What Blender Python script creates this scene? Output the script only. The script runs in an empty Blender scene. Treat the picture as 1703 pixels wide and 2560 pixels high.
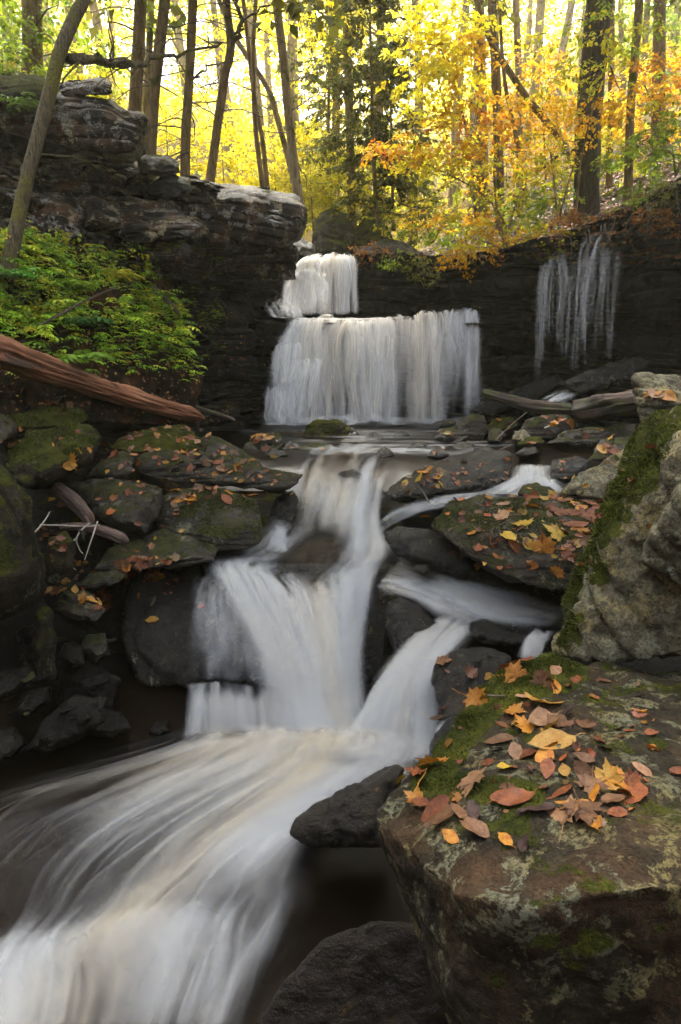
import bpy, bmesh, math, random
import numpy as np
from mathutils import Vector, Matrix

scene = bpy.context.scene
COL = scene.collection
rad = math.radians

# ------------------------------------------------------------------ camera
CZ = 3.4                      # eye height above the lower pool
PITCH = rad(16.35)
FPX, W0, H0 = 1500.0, 1703.0, 2560.0
cam_data = bpy.data.cameras.new('camera')
cam = bpy.data.objects.new('camera', cam_data)
COL.objects.link(cam)
cam.location = (0, 0, CZ)
cam.rotation_euler = (math.pi / 2 - PITCH, 0, 0)
cam_data.sensor_fit = 'VERTICAL'
cam_data.sensor_height = 36.0
cam_data.sensor_width = 36.0
cam_data.lens = FPX / H0 * 36.0
cam_data.clip_start = 0.05
cam_data.clip_end = 500
scene.camera = cam

# ------------------------------------------------------------------ sky, sun, exposure
SUN_EL, SUN_AZ = rad(64), rad(-8)      # sun stands behind the wood, a little left of the falls
world = bpy.data.worlds.new('World')
scene.world = world
world.use_nodes = True
wn, wl = world.node_tree.nodes, world.node_tree.links
wn.clear()
sky = wn.new('ShaderNodeTexSky')
sky.sky_type = 'NISHITA'
sky.sun_disc = False
sky.sun_elevation = SUN_EL
sky.sun_rotation = SUN_AZ
sky.air_density = 1.0
sky.dust_density = 4.0
sky.ozone_density = 1.0
hs = wn.new('ShaderNodeHueSaturation')
hs.inputs['Saturation'].default_value = 0.5     # thin high cloud whitens the sky
bg = wn.new('ShaderNodeBackground')
bg.inputs['Strength'].default_value = 0.15
wo = wn.new('ShaderNodeOutputWorld')
wl.new(sky.outputs[0], hs.inputs['Color'])
wl.new(hs.outputs[0], bg.inputs['Color'])
wl.new(bg.outputs[0], wo.inputs['Surface'])

sun_data = bpy.data.lights.new('sun', 'SUN')
sun_data.energy = 3.4
sun_data.angle = rad(14)
sun_data.color = (1.0, 0.95, 0.84)
sun = bpy.data.objects.new('sun', sun_data)
COL.objects.link(sun)
to_sun = Vector((math.sin(SUN_AZ) * math.cos(SUN_EL), math.cos(SUN_AZ) * math.cos(SUN_EL), math.sin(SUN_EL)))
sun.rotation_euler = (-to_sun).to_track_quat('-Z', 'Y').to_euler()
sun.location = (0, 20, 40)

scene.view_settings.view_transform = 'Standard'
scene.view_settings.look = 'None'
scene.view_settings.exposure = 2.95
scene.view_settings.gamma = 1.0
scene.view_settings.use_curve_mapping = False
cy = scene.cycles
cy.max_bounces = 6
cy.diffuse_bounces = 3
cy.glossy_bounces = 2
cy.transmission_bounces = 4
cy.transparent_max_bounces = 64
cy.volume_bounces = 0
cy.caustics_reflective = False
cy.caustics_refractive = False
cy.use_denoising = True
cy.use_adaptive_sampling = True
cy.adaptive_threshold = 0.03
cy.use_light_tree = False

# ------------------------------------------------------------------ pixel <-> place
CT, ST = math.cos(PITCH), math.sin(PITCH)

def ray(px, py):
    xc, yc = (px - W0 / 2) / FPX, (H0 / 2 - py) / FPX
    return np.array([xc, CT + yc * ST, -ST + yc * CT])

def P(px, py, d):
    """the place seen at photo pixel (px, py), d metres ahead of the camera"""
    r = ray(px, py)
    return r * (d / r[1]) + np.array([0, 0, CZ])

def PZ(px, py, z):
    r = ray(px, py)
    return r * ((z - CZ) / r[2]) + np.array([0, 0, CZ])

def proj(V):
    v = np.asarray(V) - [0, 0, CZ]
    zc = v[:, 1] * CT - v[:, 2] * ST
    return W0 / 2 + FPX * v[:, 0] / zc, H0 / 2 - FPX * (v[:, 1] * ST + v[:, 2] * CT) / zc

def band(V, line, w):
    """1 on a surface along a line given in the photo, fading to 0 at w pixels"""
    x, y = proj(V)
    best = np.full(len(x), 1e9)
    for (x0, y0), (x1, y1) in zip(line[:-1], line[1:]):
        t = np.clip(((x - x0) * (x1 - x0) + (y - y0) * (y1 - y0)) / ((x1 - x0) ** 2 + (y1 - y0) ** 2), 0, 1)
        best = np.minimum(best, np.hypot(x - x0 - t * (x1 - x0), y - y0 - t * (y1 - y0)))
    return np.clip(1.4 - 1.4 * best / w, 0, 1)

def mpp(d):
    return d / FPX            # metres per photo pixel, about

# ------------------------------------------------------------------ noise
def _hash(ix, iy, iz, seed):
    h = (ix * 374761393 + iy * 668265263 + iz * 2147483647 + seed * 1274126177) & 0xffffffff
    h = ((h ^ (h >> 13)) * 1274126177) & 0xffffffff
    h = ((h ^ (h >> 16)) * 2246822519) & 0xffffffff
    return h ^ (h >> 15)

_G = np.array([[1,1,0],[-1,1,0],[1,-1,0],[-1,-1,0],[1,0,1],[-1,0,1],[1,0,-1],[-1,0,-1],[0,1,1],[0,-1,1],[0,1,-1],[0,-1,-1]], float)

def pnoise(p, seed=0):
    p = np.asarray(p, float)
    i = np.floor(p).astype(np.int64)
    f = p - i
    u = f * f * f * (f * (f * 6 - 15) + 10)
    out = 0
    for dx in (0, 1):
        for dy in (0, 1):
            for dz in (0, 1):
                g = _G[_hash(i[:, 0] + dx, i[:, 1] + dy, i[:, 2] + dz, seed) % 12]
                d = f - np.array([dx, dy, dz])
                w = (u[:, 0] if dx else 1 - u[:, 0]) * (u[:, 1] if dy else 1 - u[:, 1]) * (u[:, 2] if dz else 1 - u[:, 2])
                out = out + w * (g * d).sum(1)
    return out

def fbm(p, octv=4, seed=0, gain=0.5, lac=2.03):
    a, s, o = 1.0, 1.0, 0
    for k in range(octv):
        o = o + a * pnoise(np.asarray(p) * s + 17.3 * k, seed + k)
        a *= gain
        s *= lac
    return o

def smooth(a, b, x):
    t = np.clip((x - a) / (b - a), 0, 1)
    return t * t * (3 - 2 * t)

# ------------------------------------------------------------------ mesh helpers
def origin(o):
    p = np.array(o.location)
    while o.parent is not None:
        o = o.parent
        p = p + np.array(o.location)
    return p

def mesh_obj(name, V, faces, mats, parent=None, cols=None, attrs=None, uv=None, smoothed=True, mat_idx=None, loc=None):
    """faces: list of int arrays (n,3) or (n,4). One mesh object, linked."""
    V = np.asarray(V, np.float64)
    if loc is None:
        loc = np.zeros(3)
        if parent is None:
            loc = np.array([V[:, 0].mean(), V[:, 1].mean(), V[:, 2].min()])
    base = loc
    if parent is not None:
        base = origin(parent)
    me = bpy.data.meshes.new(name)
    if not isinstance(faces, (list, tuple)):
        faces = [faces]
    faces = [np.asarray(f, np.int32) for f in faces if len(f)]
    nl = sum(f.size for f in faces)
    npol = sum(len(f) for f in faces)
    me.vertices.add(len(V))
    me.vertices.foreach_set('co', (V - base).astype(np.float32).ravel())
    me.loops.add(nl)
    lv = np.concatenate([f.ravel() for f in faces])
    me.loops.foreach_set('vertex_index', lv)
    me.polygons.add(npol)
    tot = np.concatenate([np.full(len(f), f.shape[1], np.int32) for f in faces])
    st = np.concatenate([[0], np.cumsum(tot)[:-1]]).astype(np.int32)
    me.polygons.foreach_set('loop_start', st)
    if smoothed:
        me.polygons.foreach_set('use_smooth', np.ones(npol, bool))
    if mat_idx is not None:
        me.polygons.foreach_set('material_index', np.asarray(mat_idx, np.int32))
    if cols is not None:
        a = me.color_attributes.new('Col', 'FLOAT_COLOR', 'POINT')
        c4 = np.ones((len(V), 4), np.float32)
        c4[:, :3] = cols
        a.data.foreach_set('color', c4.ravel())
    if attrs:
        for k, v in attrs.items():
            a = me.attributes.new(k, 'FLOAT', 'POINT')
            a.data.foreach_set('value', np.asarray(v, np.float32))
    if uv is not None:
        l = me.uv_layers.new(name='flow')
        l.data.foreach_set('uv', np.asarray(uv, np.float32)[lv].ravel())
    for m in (mats if isinstance(mats, (list, tuple)) else [mats]):
        me.materials.append(m)
    me.update(calc_edges=True)
    o = bpy.data.objects.new(name, me)
    COL.objects.link(o)
    if parent is not None:
        o.parent = parent
    else:
        o.location = loc
    return o

def tag(o, label=None, cat=None, group=None, kind=None):
    if label: o['label'] = label
    if cat: o['category'] = cat
    if group: o['group'] = group
    if kind: o['kind'] = kind
    return o

def thing(name, loc, label, cat, group=None):
    o = bpy.data.objects.new(name, None)
    o.location = loc
    o.empty_display_size = 0.2
    COL.objects.link(o)
    o.matrix_world = Matrix.Translation(Vector(loc))
    return tag(o, label, cat, group)

class MB:
    def __init__(s):
        s.V, s.F, s.C, s.n = [], {}, [], 0
    def add(s, V, F, col=None):
        V = np.asarray(V, float)
        F = np.asarray(F)
        s.V.append(V)
        s.F.setdefault(F.shape[1], []).append(F + s.n)
        if col is not None:
            s.C.append(np.broadcast_to(np.asarray(col, float), (len(V), 3)))
        s.n += len(V)
    def build(s, name, mats, parent=None, **k):
        V = np.concatenate(s.V)
        F = [np.concatenate(v) for v in s.F.values()]
        return mesh_obj(name, V, F, mats, parent, cols=np.concatenate(s.C) if s.C else None, **k)

def grid_faces(nr, nc):
    a = np.arange(nr * nc).reshape(nr, nc)
    return np.stack([a[:-1, :-1], a[:-1, 1:], a[1:, 1:], a[1:, :-1]], -1).reshape(-1, 4)

def vnormals(V, F):
    F = np.asarray(F)
    a = V[F[:, 1]] - V[F[:, 0]]
    b = V[F[:, 2]] - V[F[:, 0]]
    n = np.cross(a, b)
    N = np.zeros_like(V)
    for k in range(F.shape[1]):
        for c in range(3):
            N[:, c] += np.bincount(F[:, k], n[:, c], len(V))
    return N / (np.linalg.norm(N, axis=1, keepdims=True) + 1e-12)

_ico = {}
def ico(sub):
    if sub not in _ico:
        bm = bmesh.new()
        bmesh.ops.create_icosphere(bm, subdivisions=sub, radius=1)
        V = np.array([v.co[:] for v in bm.verts])
        F = np.array([[v.index for v in f.verts] for f in bm.faces])
        bm.free()
        _ico[sub] = (V / np.linalg.norm(V, axis=1, keepdims=True), F)
    return _ico[sub]

def hull_planes(q):
    bm = bmesh.new()
    for p in q:
        bm.verts.new(p)
    r = bmesh.ops.convex_hull(bm, input=bm.verts[:])
    bmesh.ops.recalc_face_normals(bm, faces=bm.faces[:])
    n = np.array([f.normal[:] for f in bm.faces])
    c = np.array([f.calc_center_median()[:] for f in bm.faces])
    bm.free()
    d = (n * c).sum(1)
    s = np.sign(d); s[s == 0] = 1
    return n * s[:, None], np.abs(d)

def hull_rock(pts, sub=5, k=40, amp=0.05, freq=1.6, strata=0.0, lay=0.08, bed=(0.05, 0.1, 1.0), seed=0, fine=0.012):
    """a boulder: rounded convex body round pts, worn by noise and split along its bedding"""
    pts = np.asarray(pts, float)
    c = (pts.max(0) + pts.min(0)) / 2
    c = 0.5 * c + 0.5 * pts.mean(0)
    q = pts - c
    w, R = np.linalg.eigh(q.T @ q / len(q))
    s = np.sqrt(np.maximum(w, 1e-6)) * 1.7
    n, d = hull_planes((q @ R) / s)
    U, F = ico(sub)
    dot = np.maximum(U @ n.T, 1e-3)
    r = (dot / d[None, :])
    r = ((r ** k).sum(1)) ** (-1.0 / k)
    V = ((U * r[:, None]) * s) @ R.T + c
    if np.linalg.det(R) < 0:
        F = F[:, ::-1]
    size = (pts.max(0) - pts.min(0))
    L = float(np.median(size))
    N = vnormals(V, F)
    disp = amp * L * fbm(V * freq / L + seed * 3.1, 4, seed)
    rid = 1 - np.abs(pnoise(V * freq * 1.3 / L + 9.1 + seed, seed + 40)) * 2.2
    disp -= amp * 0.7 * L * np.clip(rid - 0.72, 0, 1) * 2.5      # cracks
    if strata:
        b = np.asarray(bed, float); b /= np.linalg.norm(b)
        h = V @ b + 0.25 * lay * fbm(V * 1.2 / lay * 0.12, 3, seed + 5)
        t = h / lay + 0.9 * pnoise(np.stack([h / lay * 0.37, h * 0 + seed, h * 0], 1), seed + 8)
        idx = np.floor(t); fr = t - idx
        off = (_hash(idx.astype(np.int64), idx.astype(np.int64) * 0 + seed, idx.astype(np.int64) * 0, 7) % 1000) / 1000 - 0.5
        off = off + 0.9 * pnoise(np.stack([V[:, 0] * 1.4, V[:, 1] * 1.4, idx * 3.7], 1), seed + 12)
        edge = np.minimum(fr, 1 - fr)
        side = 1 - np.abs(N @ b) ** 2
        disp += strata * side * (off - 0.55 * np.exp(-(edge / 0.12) ** 2))
    disp += fine * 1.5 * fbm(V * 6.0 + seed, 5, seed + 20, 0.58)
    V = V + N * disp[:, None]
    return V, F

def outline_pts(outline, d0, d1, thick, bulge=0.0, inner=0.55, back=0.8):
    """points of a boulder from its outline in the photo: bottom edge d0 m away, top edge d1, thick m deep behind, swelling bulge m toward the viewer"""
    o = [(p[0], p[1], p[2] if len(p) > 2 else None) for p in outline]
    if not o:
        return []
    ys = [p[1] for p in o]
    y0, y1 = min(ys), max(ys)
    cx, cyy = sum(p[0] for p in o) / len(o), (y0 + y1) / 2
    out = []
    for px, py, d in o:
        f = (py - y0) / max(1e-6, (y1 - y0))
        dd = d if d is not None else d1 + (d0 - d1) * f
        out.append(P(px, py, dd))
        if thick:
            out.append(P(cx + (px - cx) * back, cyy + (py - cyy) * back, dd + thick))
        if bulge:
            out.append(P(cx + (px - cx) * inner, cyy + (py - cyy) * inner, (d0 + d1) / 2 + (dd - (d0 + d1) / 2) * inner - bulge))
    return out

# ------------------------------------------------------------------ materials
def new_mat(name):
    m = bpy.data.materials.new(name)
    m.use_nodes = True
    nt = m.node_tree
    nt.nodes.clear()
    return m, nt.nodes, nt.links

def N_(nodes, t, **kw):
    n = nodes.new(t)
    for k, v in kw.items():
        if k.startswith('i_'):
            n.inputs[k[2:]].default_value = v
        else:
            setattr(n, k, v)
    return n

def noise(nodes, links, vec, scale, detail=5.0, rough=0.55, dist=0.0):
    n = nodes.new('ShaderNodeTexNoise')
    n.inputs['Scale'].default_value = scale
    n.inputs['Detail'].default_value = detail
    n.inputs['Roughness'].default_value = rough
    n.inputs['Distortion'].default_value = dist
    if vec is not None:
        links.new(vec, n.inputs['Vector'])
    return n.outputs['Fac']

def ramp(nodes, links, fac, stops, interp='LINEAR'):
    r = nodes.new('ShaderNodeValToRGB')
    r.color_ramp.interpolation = interp
    while len(r.color_ramp.elements) < len(stops):
        r.color_ramp.elements.new(0.5)
    for e, (p, c) in zip(r.color_ramp.elements, stops):
        e.position = p
        e.color = (*c, 1) if not np.isscalar(c) else (c, c, c, 1)
    links.new(fac, r.inputs[0])
    return r.outputs[0]

def mixc(nodes, links, fac, a, b, mode='MIX'):
    m = nodes.new('ShaderNodeMix')
    m.data_type = 'RGBA'
    m.blend_type = mode
    for s, v in ((m.inputs['Factor'], fac), (m.inputs['A'], a), (m.inputs['B'], b)):
        pass
    ins = [i for i in m.inputs if i.name == 'Factor' and i.type == 'VALUE'][0], \
          [i for i in m.inputs if i.name == 'A' and i.type == 'RGBA'][0], [i for i in m.inputs if i.name == 'B' and i.type == 'RGBA'][0]
    for s, v in zip(ins, (fac, a, b)):
        if hasattr(v, 'links'):
            links.new(v, s)
        elif isinstance(v, (int, float)):
            s.default_value = v if s.type == 'VALUE' else (v, v, v, 1)
        else:
            s.default_value = (*v, 1)
    return [o for o in m.outputs if o.type == 'RGBA'][0]

def math_(nodes, links, op, a, b=None, clamp=False):
    m = nodes.new('ShaderNodeMath')
    m.operation = op
    m.use_clamp = clamp
    for k, v in enumerate((a, b)):
        if v is None: continue
        if hasattr(v, 'links'):
            links.new(v, m.inputs[k])
        else:
            m.inputs[k].default_value = v
    return m.outputs[0]

def mapping(nodes, links, vec, scale, loc=(0, 0, 0), rot=(0, 0, 0)):
    m = nodes.new('ShaderNodeMapping')
    m.inputs['Scale'].default_value = scale
    m.inputs['Location'].default_value = loc
    m.inputs['Rotation'].default_value = rot
    links.new(vec, m.inputs['Vector'])
    return m.outputs[0]

def rock_mat(name, c1, c2, moss=0.0, lichen=0.0, lcol=(0.33, 0.35, 0.27), rough=0.75, wet=0.0, strata=0.35, off=(0, 0, 0), rust=0.0, bump=1.0, fs=1.0, mosscol=((0.022, 0.03, 0.004), (0.10, 0.105, 0.012))):
    c1, c2, lcol = (tuple(x * f for x in c) for c, f in ((c1, 0.13), (c2, 0.215), (lcol, 0.29)))
    mosscol = tuple(tuple(x * 0.72 for x in c) for c in mosscol)
    m, n, l = new_mat(name)
    geo = n.new('ShaderNodeNewGeometry')
    pos = mapping(n, l, geo.outputs['Position'], (1, 1, 1), off)
    big = noise(n, l, pos, 1.7 * fs, 6, 0.6, 0.4)
    med = noise(n, l, pos, 9 * fs, 8, 0.65)
    finen = noise(n, l, pos, 45 * fs, 6, 0.7)
    col = ramp(n, l, big, [(0.3, c1), (0.7, c2)])
    col = mixc(n, l, ramp(n, l, med, [(0.38, 0.0), (0.7, 0.75)]), col, tuple(min(1, x * 1.9) for x in c2))
    # bedding lines
    st = mapping(n, l, pos, (1.3, 1.3, 17 * fs), rot=(rad(4), rad(-5), 0))
    sn = noise(n, l, st, 1.0, 6, 0.6, 0.3)
    col = mixc(n, l, strata, col, ramp(n, l, sn, [(0.35, 0.25), (0.62, 1.0)]), 'MULTIPLY')
    if rust:
        rn = noise(n, l, mapping(n, l, pos, (1, 1, 1), (5, 2, 8)), 2.3, 5, 0.6)
        col = mixc(n, l, math_(n, l, 'MULTIPLY', ramp(n, l, rn, [(0.5, 0.0), (0.68, 1.0)]), rust), col, (0.13, 0.055, 0.022))
    col = mixc(n, l, 0.8, col, ramp(n, l, finen, [(0.32, 0.15), (0.66, 1.6)]), 'MULTIPLY')
    h = math_(n, l, 'ADD', math_(n, l, 'MULTIPLY', med, 0.9), math_(n, l, 'MULTIPLY', finen, 0.55))
    h = math_(n, l, 'ADD', h, math_(n, l, 'MULTIPLY', sn, 0.7 * strata))
    rg = math_(n, l, 'ADD', rough - 0.12, math_(n, l, 'MULTIPLY', med, 0.25))
    if lichen:
        ln = noise(n, l, mapping(n, l, pos, (1, 1, 1), (3.3, 7.1, 1.7)), 4.2 * fs, 9, 0.72, 0.25)
        t = 0.66 - 0.22 * lichen
        lf = ramp(n, l, ln, [(t, 0.0), (t + 0.02, 1.0)])
        sp = noise(n, l, pos, 30 * fs, 8, 0.75)
        lf = math_(n, l, 'MULTIPLY', lf, ramp(n, l, sp, [(0.42, 0.0), (0.53, 1.0)]))
        lc = mixc(n, l, ramp(n, l, noise(n, l, pos, 2.9, 4), [(0.42, 0.0), (0.58, 1.0)]), lcol, (lcol[0] * 1.15, lcol[1] * 0.95, lcol[2] * 0.62))
        lc = mixc(n, l, 0.5, lc, ramp(n, l, finen, [(0.3, 0.45), (0.7, 1.2)]), 'MULTIPLY')
        col = mixc(n, l, lf, col, lc)
        rg = math_(n, l, 'ADD', rg, math_(n, l, 'MULTIPLY', lf, 0.3), True)
        h = math_(n, l, 'ADD', h, math_(n, l, 'MULTIPLY', lf, 0.12))
    if moss:
        sx = n.new('ShaderNodeSeparateXYZ')
        l.new(geo.outputs['Normal'], sx.inputs[0])
        mn = noise(n, l, mapping(n, l, pos, (1, 1, 1), (11, 4, 9)), 2.6 * fs, 7, 0.66, 0.2)
        f = math_(n, l, 'ADD', math_(n, l, 'MULTIPLY', sx.outputs['Z'], 0.42), mn)
        mk = N_(n, 'ShaderNodeAttribute', attribute_name='mossmask').outputs['Fac']
        f = math_(n, l, 'ADD', f, math_(n, l, 'MULTIPLY', mk, 0.75))
        t = 1.12 - 0.5 * moss
        mf = ramp(n, l, f, [(min(0.97, t), 0.0), (min(1.0, t + 0.07), 1.0)])
        mfine = noise(n, l, pos, 90, 4, 0.8)
        mcol = ramp(n, l, noise(n, l, pos, 6, 6, 0.7), [(0.36, mosscol[0]), (0.66, mosscol[1])])
        mcol = mixc(n, l, 0.85, mcol, ramp(n, l, mfine, [(0.34, 0.2), (0.66, 1.55)]), 'MULTIPLY')
        col = mixc(n, l, mf, col, mcol)
        rg = math_(n, l, 'ADD', rg, math_(n, l, 'MULTIPLY', mf, 0.6), True)
        h = math_(n, l, 'ADD', h, math_(n, l, 'MULTIPLY', mf, math_(n, l, 'MULTIPLY', mfine, 1.1)))
    b = N_(n, 'ShaderNodeBump')
    b.inputs['Strength'].default_value = 1.0 * bump
    b.inputs['Distance'].default_value = 0.035 / fs
    l.new(h, b.inputs['Height'])
    p = n.new('ShaderNodeBsdfPrincipled')
    l.new(col, p.inputs['Base Color'])
    l.new(rg, p.inputs['Roughness'])
    p.inputs['Specular IOR Level'].default_value = 0.10 + 0.45 * wet
    l.new(b.outputs[0], p.inputs['Normal'])
    o = n.new('ShaderNodeOutputMaterial')
    l.new(p.outputs[0], o.inputs['Surface'])
    return m

def leaf_mat(name, transl=0.5, rough=0.6, spec=0.2):
    m, n, l = new_mat(name)
    a = N_(n, 'ShaderNodeAttribute', attribute_name='Col')
    d = n.new('ShaderNodeBsdfPrincipled')
    d.inputs['Roughness'].default_value = rough
    d.inputs['Specular IOR Level'].default_value = spec
    l.new(a.outputs['Color'], d.inputs['Base Color'])
    t = n.new('ShaderNodeBsdfTranslucent')
    l.new(a.outputs['Color'], t.inputs['Color'])
    mx = n.new('ShaderNodeMixShader')
    mx.inputs[0].default_value = transl
    l.new(d.outputs[0], mx.inputs[1])
    l.new(t.outputs[0], mx.inputs[2])
    o = n.new('ShaderNodeOutputMaterial')
    l.new(mx.outputs[0], o.inputs['Surface'])
    return m

def bark_mat(name, c1, c2, moss=0.0, mcol=(0.09, 0.10, 0.015), stretch=6.0, fs=1.0):
    m, n, l = new_mat(name)
    geo = n.new('ShaderNodeNewGeometry')
    pos = mapping(n, l, geo.outputs['Position'], (stretch * fs, stretch * fs, 1.0 * fs))
    a = noise(n, l, pos, 3.5, 7, 0.65, 0.5)
    b = noise(n, l, geo.outputs['Position'], 2.2, 5)
    col = ramp(n, l, a, [(0.35, c1), (0.68, c2)])
    if moss:
        mf = ramp(n, l, b, [(0.62 - 0.25 * moss, 0.0), (0.72 - 0.25 * moss, 1.0)])
        col = mixc(n, l, mf, col, mixc(n, l, ramp(n, l, noise(n, l, geo.outputs['Position'], 40, 4), [(0.3, 0.0), (0.7, 1.0)]), tuple(x * 0.3 for x in mcol), mcol))
    bp = N_(n, 'ShaderNodeBump')
    bp.inputs['Strength'].default_value = 0.9
    bp.inputs['Distance'].default_value = 0.04
    l.new(a, bp.inputs['Height'])
    p = n.new('ShaderNodeBsdfPrincipled')
    p.inputs['Roughness'].default_value = 0.9
    p.inputs['Specular IOR Level'].default_value = 0.2
    l.new(col, p.inputs['Base Color'])
    l.new(bp.outputs[0], p.inputs['Normal'])
    o = n.new('ShaderNodeOutputMaterial')
    l.new(p.outputs[0], o.inputs['Surface'])
    return m

M = {}
M['wet'] = rock_mat('wet_black_rock', (0.010, 0.009, 0.008), (0.05, 0.043, 0.034), lichen=0.25, lcol=(0.45, 0.42, 0.30), rough=0.24, wet=0.32, strata=0.3)
M['cliff'] = rock_mat('cliff_rock', (0.020, 0.014, 0.011), (0.060, 0.044, 0.035), lichen=0.58, lcol=(0.9, 0.9, 0.86), moss=0.36, rough=0.45, wet=0.08, strata=0.85, rust=0.5)  # near-white lichen patches also stand in for wet highlights on the ledges
M['wall'] = rock_mat('wet_ledge_rock', (0.008, 0.0075, 0.007), (0.022, 0.019, 0.017), lichen=0.06, moss=0.3, rough=0.4, wet=0.0, strata=0.7)
M['black'] = rock_mat('black_wet_stone', (0.006, 0.005, 0.0045), (0.024, 0.020, 0.015), lichen=0.16, lcol=(0.12, 0.11, 0.07), rough=0.32, wet=0.12, strata=0.3)  # blacker than the wet rock: crevice shade put into the colour
M['mossy'] = rock_mat('mossy_rock', (0.030, 0.023, 0.014), (0.085, 0.066, 0.042), moss=0.85, lichen=0.4, rough=0.75, strata=0.4)
M['darkmoss'] = rock_mat('dark_mossy_rock', (0.018, 0.013, 0.008), (0.085, 0.062, 0.038), moss=0.6, lichen=0.38, rough=0.5, wet=0.4, strata=0.4, mosscol=((0.016, 0.020, 0.003), (0.075, 0.078, 0.010)))
M['fore'] = rock_mat('lichen_rock', (0.034, 0.026, 0.016), (0.095, 0.076, 0.046), moss=0.36, lichen=0.58, lcol=(0.38, 0.38, 0.25), rough=0.75, strata=0.3, rust=0.2, fs=1.6)
M['grey'] = rock_mat('grey_lichen_rock', (0.18, 0.155, 0.10), (0.44, 0.39, 0.26), moss=0.36, lichen=0.75, lcol=(0.66, 0.64, 0.44), rough=0.8, strata=0.4, fs=1.3)
M['brown'] = rock_mat('wet_brown_rock', (0.012, 0.008, 0.005), (0.038, 0.022, 0.011), lichen=0.22, lcol=(0.16, 0.10, 0.03), rough=0.4, wet=0.5, strata=0.15, fs=1.2)
M['floor'] = rock_mat('golden_forest_floor', (0.22, 0.14, 0.04), (0.5, 0.34, 0.07), rough=0.9, strata=0.0, rust=0.3)
M['soil'] = rock_mat('leafy_soil', (0.020, 0.013, 0.008), (0.055, 0.034, 0.018), moss=0.45, rough=0.9, strata=0.1, rust=0.5)
M['leaf'] = leaf_mat('leaf', 0.58)
M['needle'] = leaf_mat('needles', 0.35, 0.7)
M['fern'] = leaf_mat('fern_leaf', 0.4)
M['litter'] = leaf_mat('dead_leaf', 0.15, 0.5, 0.3)
M['bark'] = bark_mat('dark_bark', (0.08, 0.054, 0.026), (0.30, 0.20, 0.10), moss=0.25)  # lightened: golden bounce light on the trunks put into the colour
M['bark2'] = bark_mat('grey_bark', (0.15, 0.115, 0.065), (0.40, 0.30, 0.18), moss=0.2)  # grey bark, lightened the same way for bounce light in the wood
M['barkdark'] = bark_mat('furrowed_bark', (0.014, 0.010, 0.007), (0.075, 0.052, 0.034), moss=0.2)
M['barkmoss'] = bark_mat('mossy_bark', (0.022, 0.017, 0.010), (0.17, 0.135, 0.08), moss=0.5, mcol=(0.16, 0.145, 0.03), fs=2.2)
M['twig'] = bark_mat('twig_bark', (0.05, 0.038, 0.028), (0.12, 0.095, 0.07))
M['paletwig'] = bark_mat('pale_dead_twig', (0.22, 0.19, 0.16), (0.42, 0.38, 0.33))

# ------------------------------------------------------------------ surfaces from control grids
def cr(C, n):
    """Catmull-Rom through the rows of C (k, ...) -> n samples"""
    C = np.asarray(C, float)
    k = len(C)
    if k == 2:
        t = np.linspace(0, 1, n).reshape((-1,) + (1,) * (C.ndim - 1))
        return C[0] * (1 - t) + C[1] * t
    E = np.concatenate([[2 * C[0] - C[1]], C, [2 * C[-1] - C[-2]]])
    u = np.linspace(0, k - 1, n)
    i = np.minimum(u.astype(int), k - 2)
    t = (u - i).reshape((-1,) + (1,) * (C.ndim - 1))
    p0, p1, p2, p3 = E[i], E[i + 1], E[i + 2], E[i + 3]
    return 0.5 * (2 * p1 + (p2 - p0) * t + (2 * p0 - 5 * p1 + 4 * p2 - p3) * t ** 2 + (3 * p1 - p0 - 3 * p2 + p3) * t ** 3)

def patch(ctrl, nr, nc):
    C = np.asarray(ctrl, float)
    A = cr(C, nr)
    return np.swapaxes(cr(np.swapaxes(A, 0, 1), nc), 0, 1)     # (nr, nc, ch)

def pxgrid(rows):
    return [[P(*q) for q in r] for r in rows]

def _layers(V, h, lay, seed, wob, fr_notch):
    t = h / lay + 1.6 * pnoise(np.stack([h / lay * 0.29, h * 0, h * 0 + 0.5], 1), seed + 2)
    idx = np.floor(t)
    fr = t - idx
    ii = idx.astype(np.int64)
    off = ((_hash(ii, ii * 0 + seed, ii * 0, 3) % 1000) / 1000 - 0.5) * 0.8
    off = off + wob * fbm(np.stack([V[:, 0] * 0.9 + idx * 13.1, V[:, 1] * 0.9, idx * 5.3], 1), 3, seed + 4)
    q = (V[:, 0] * 0.8 + V[:, 1] * 0.5) * (0.35 / lay) ** 0.5 * 2.0 + 1.2 * pnoise(np.stack([idx * 1.7, V[:, 2] * 0, V[:, 0] * 0.6], 1), seed + 6)
    blk = np.floor(q + (ii % 7) * 0.37).astype(np.int64)
    off = off + 0.75 * ((_hash(blk, ii, ii * 0, 11 + seed) % 1000) / 1000 - 0.5)
    e = np.minimum(fr, 1 - fr)
    return off - fr_notch * np.exp(-(e / 0.10) ** 2)

def strata_disp(V, N, depth, lay, seed, wob=0.9, tilt=(0.03, 0.02)):
    h = V[:, 2] + tilt[0] * V[:, 0] + tilt[1] * V[:, 1] + 0.14 * fbm(V * [0.35, 0.35, 0.9], 3, seed)
    big = _layers(V, h, lay * 2.6, seed + 50, wob, 0.25)
    small = _layers(V, h, lay * 0.75, seed, wob * 0.7, 0.35)
    msk = smooth(-0.25, 0.35, fbm(V * [0.6, 0.6, 1.1], 3, seed + 30))
    d = depth * (0.85 * big + (0.12 + 0.5 * msk) * small) + 0.06 * fbm(V * 1.8, 4, seed + 9) + 0.02 * fbm(V * 9, 3, seed + 19)
    return V + N * d[:, None]

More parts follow.
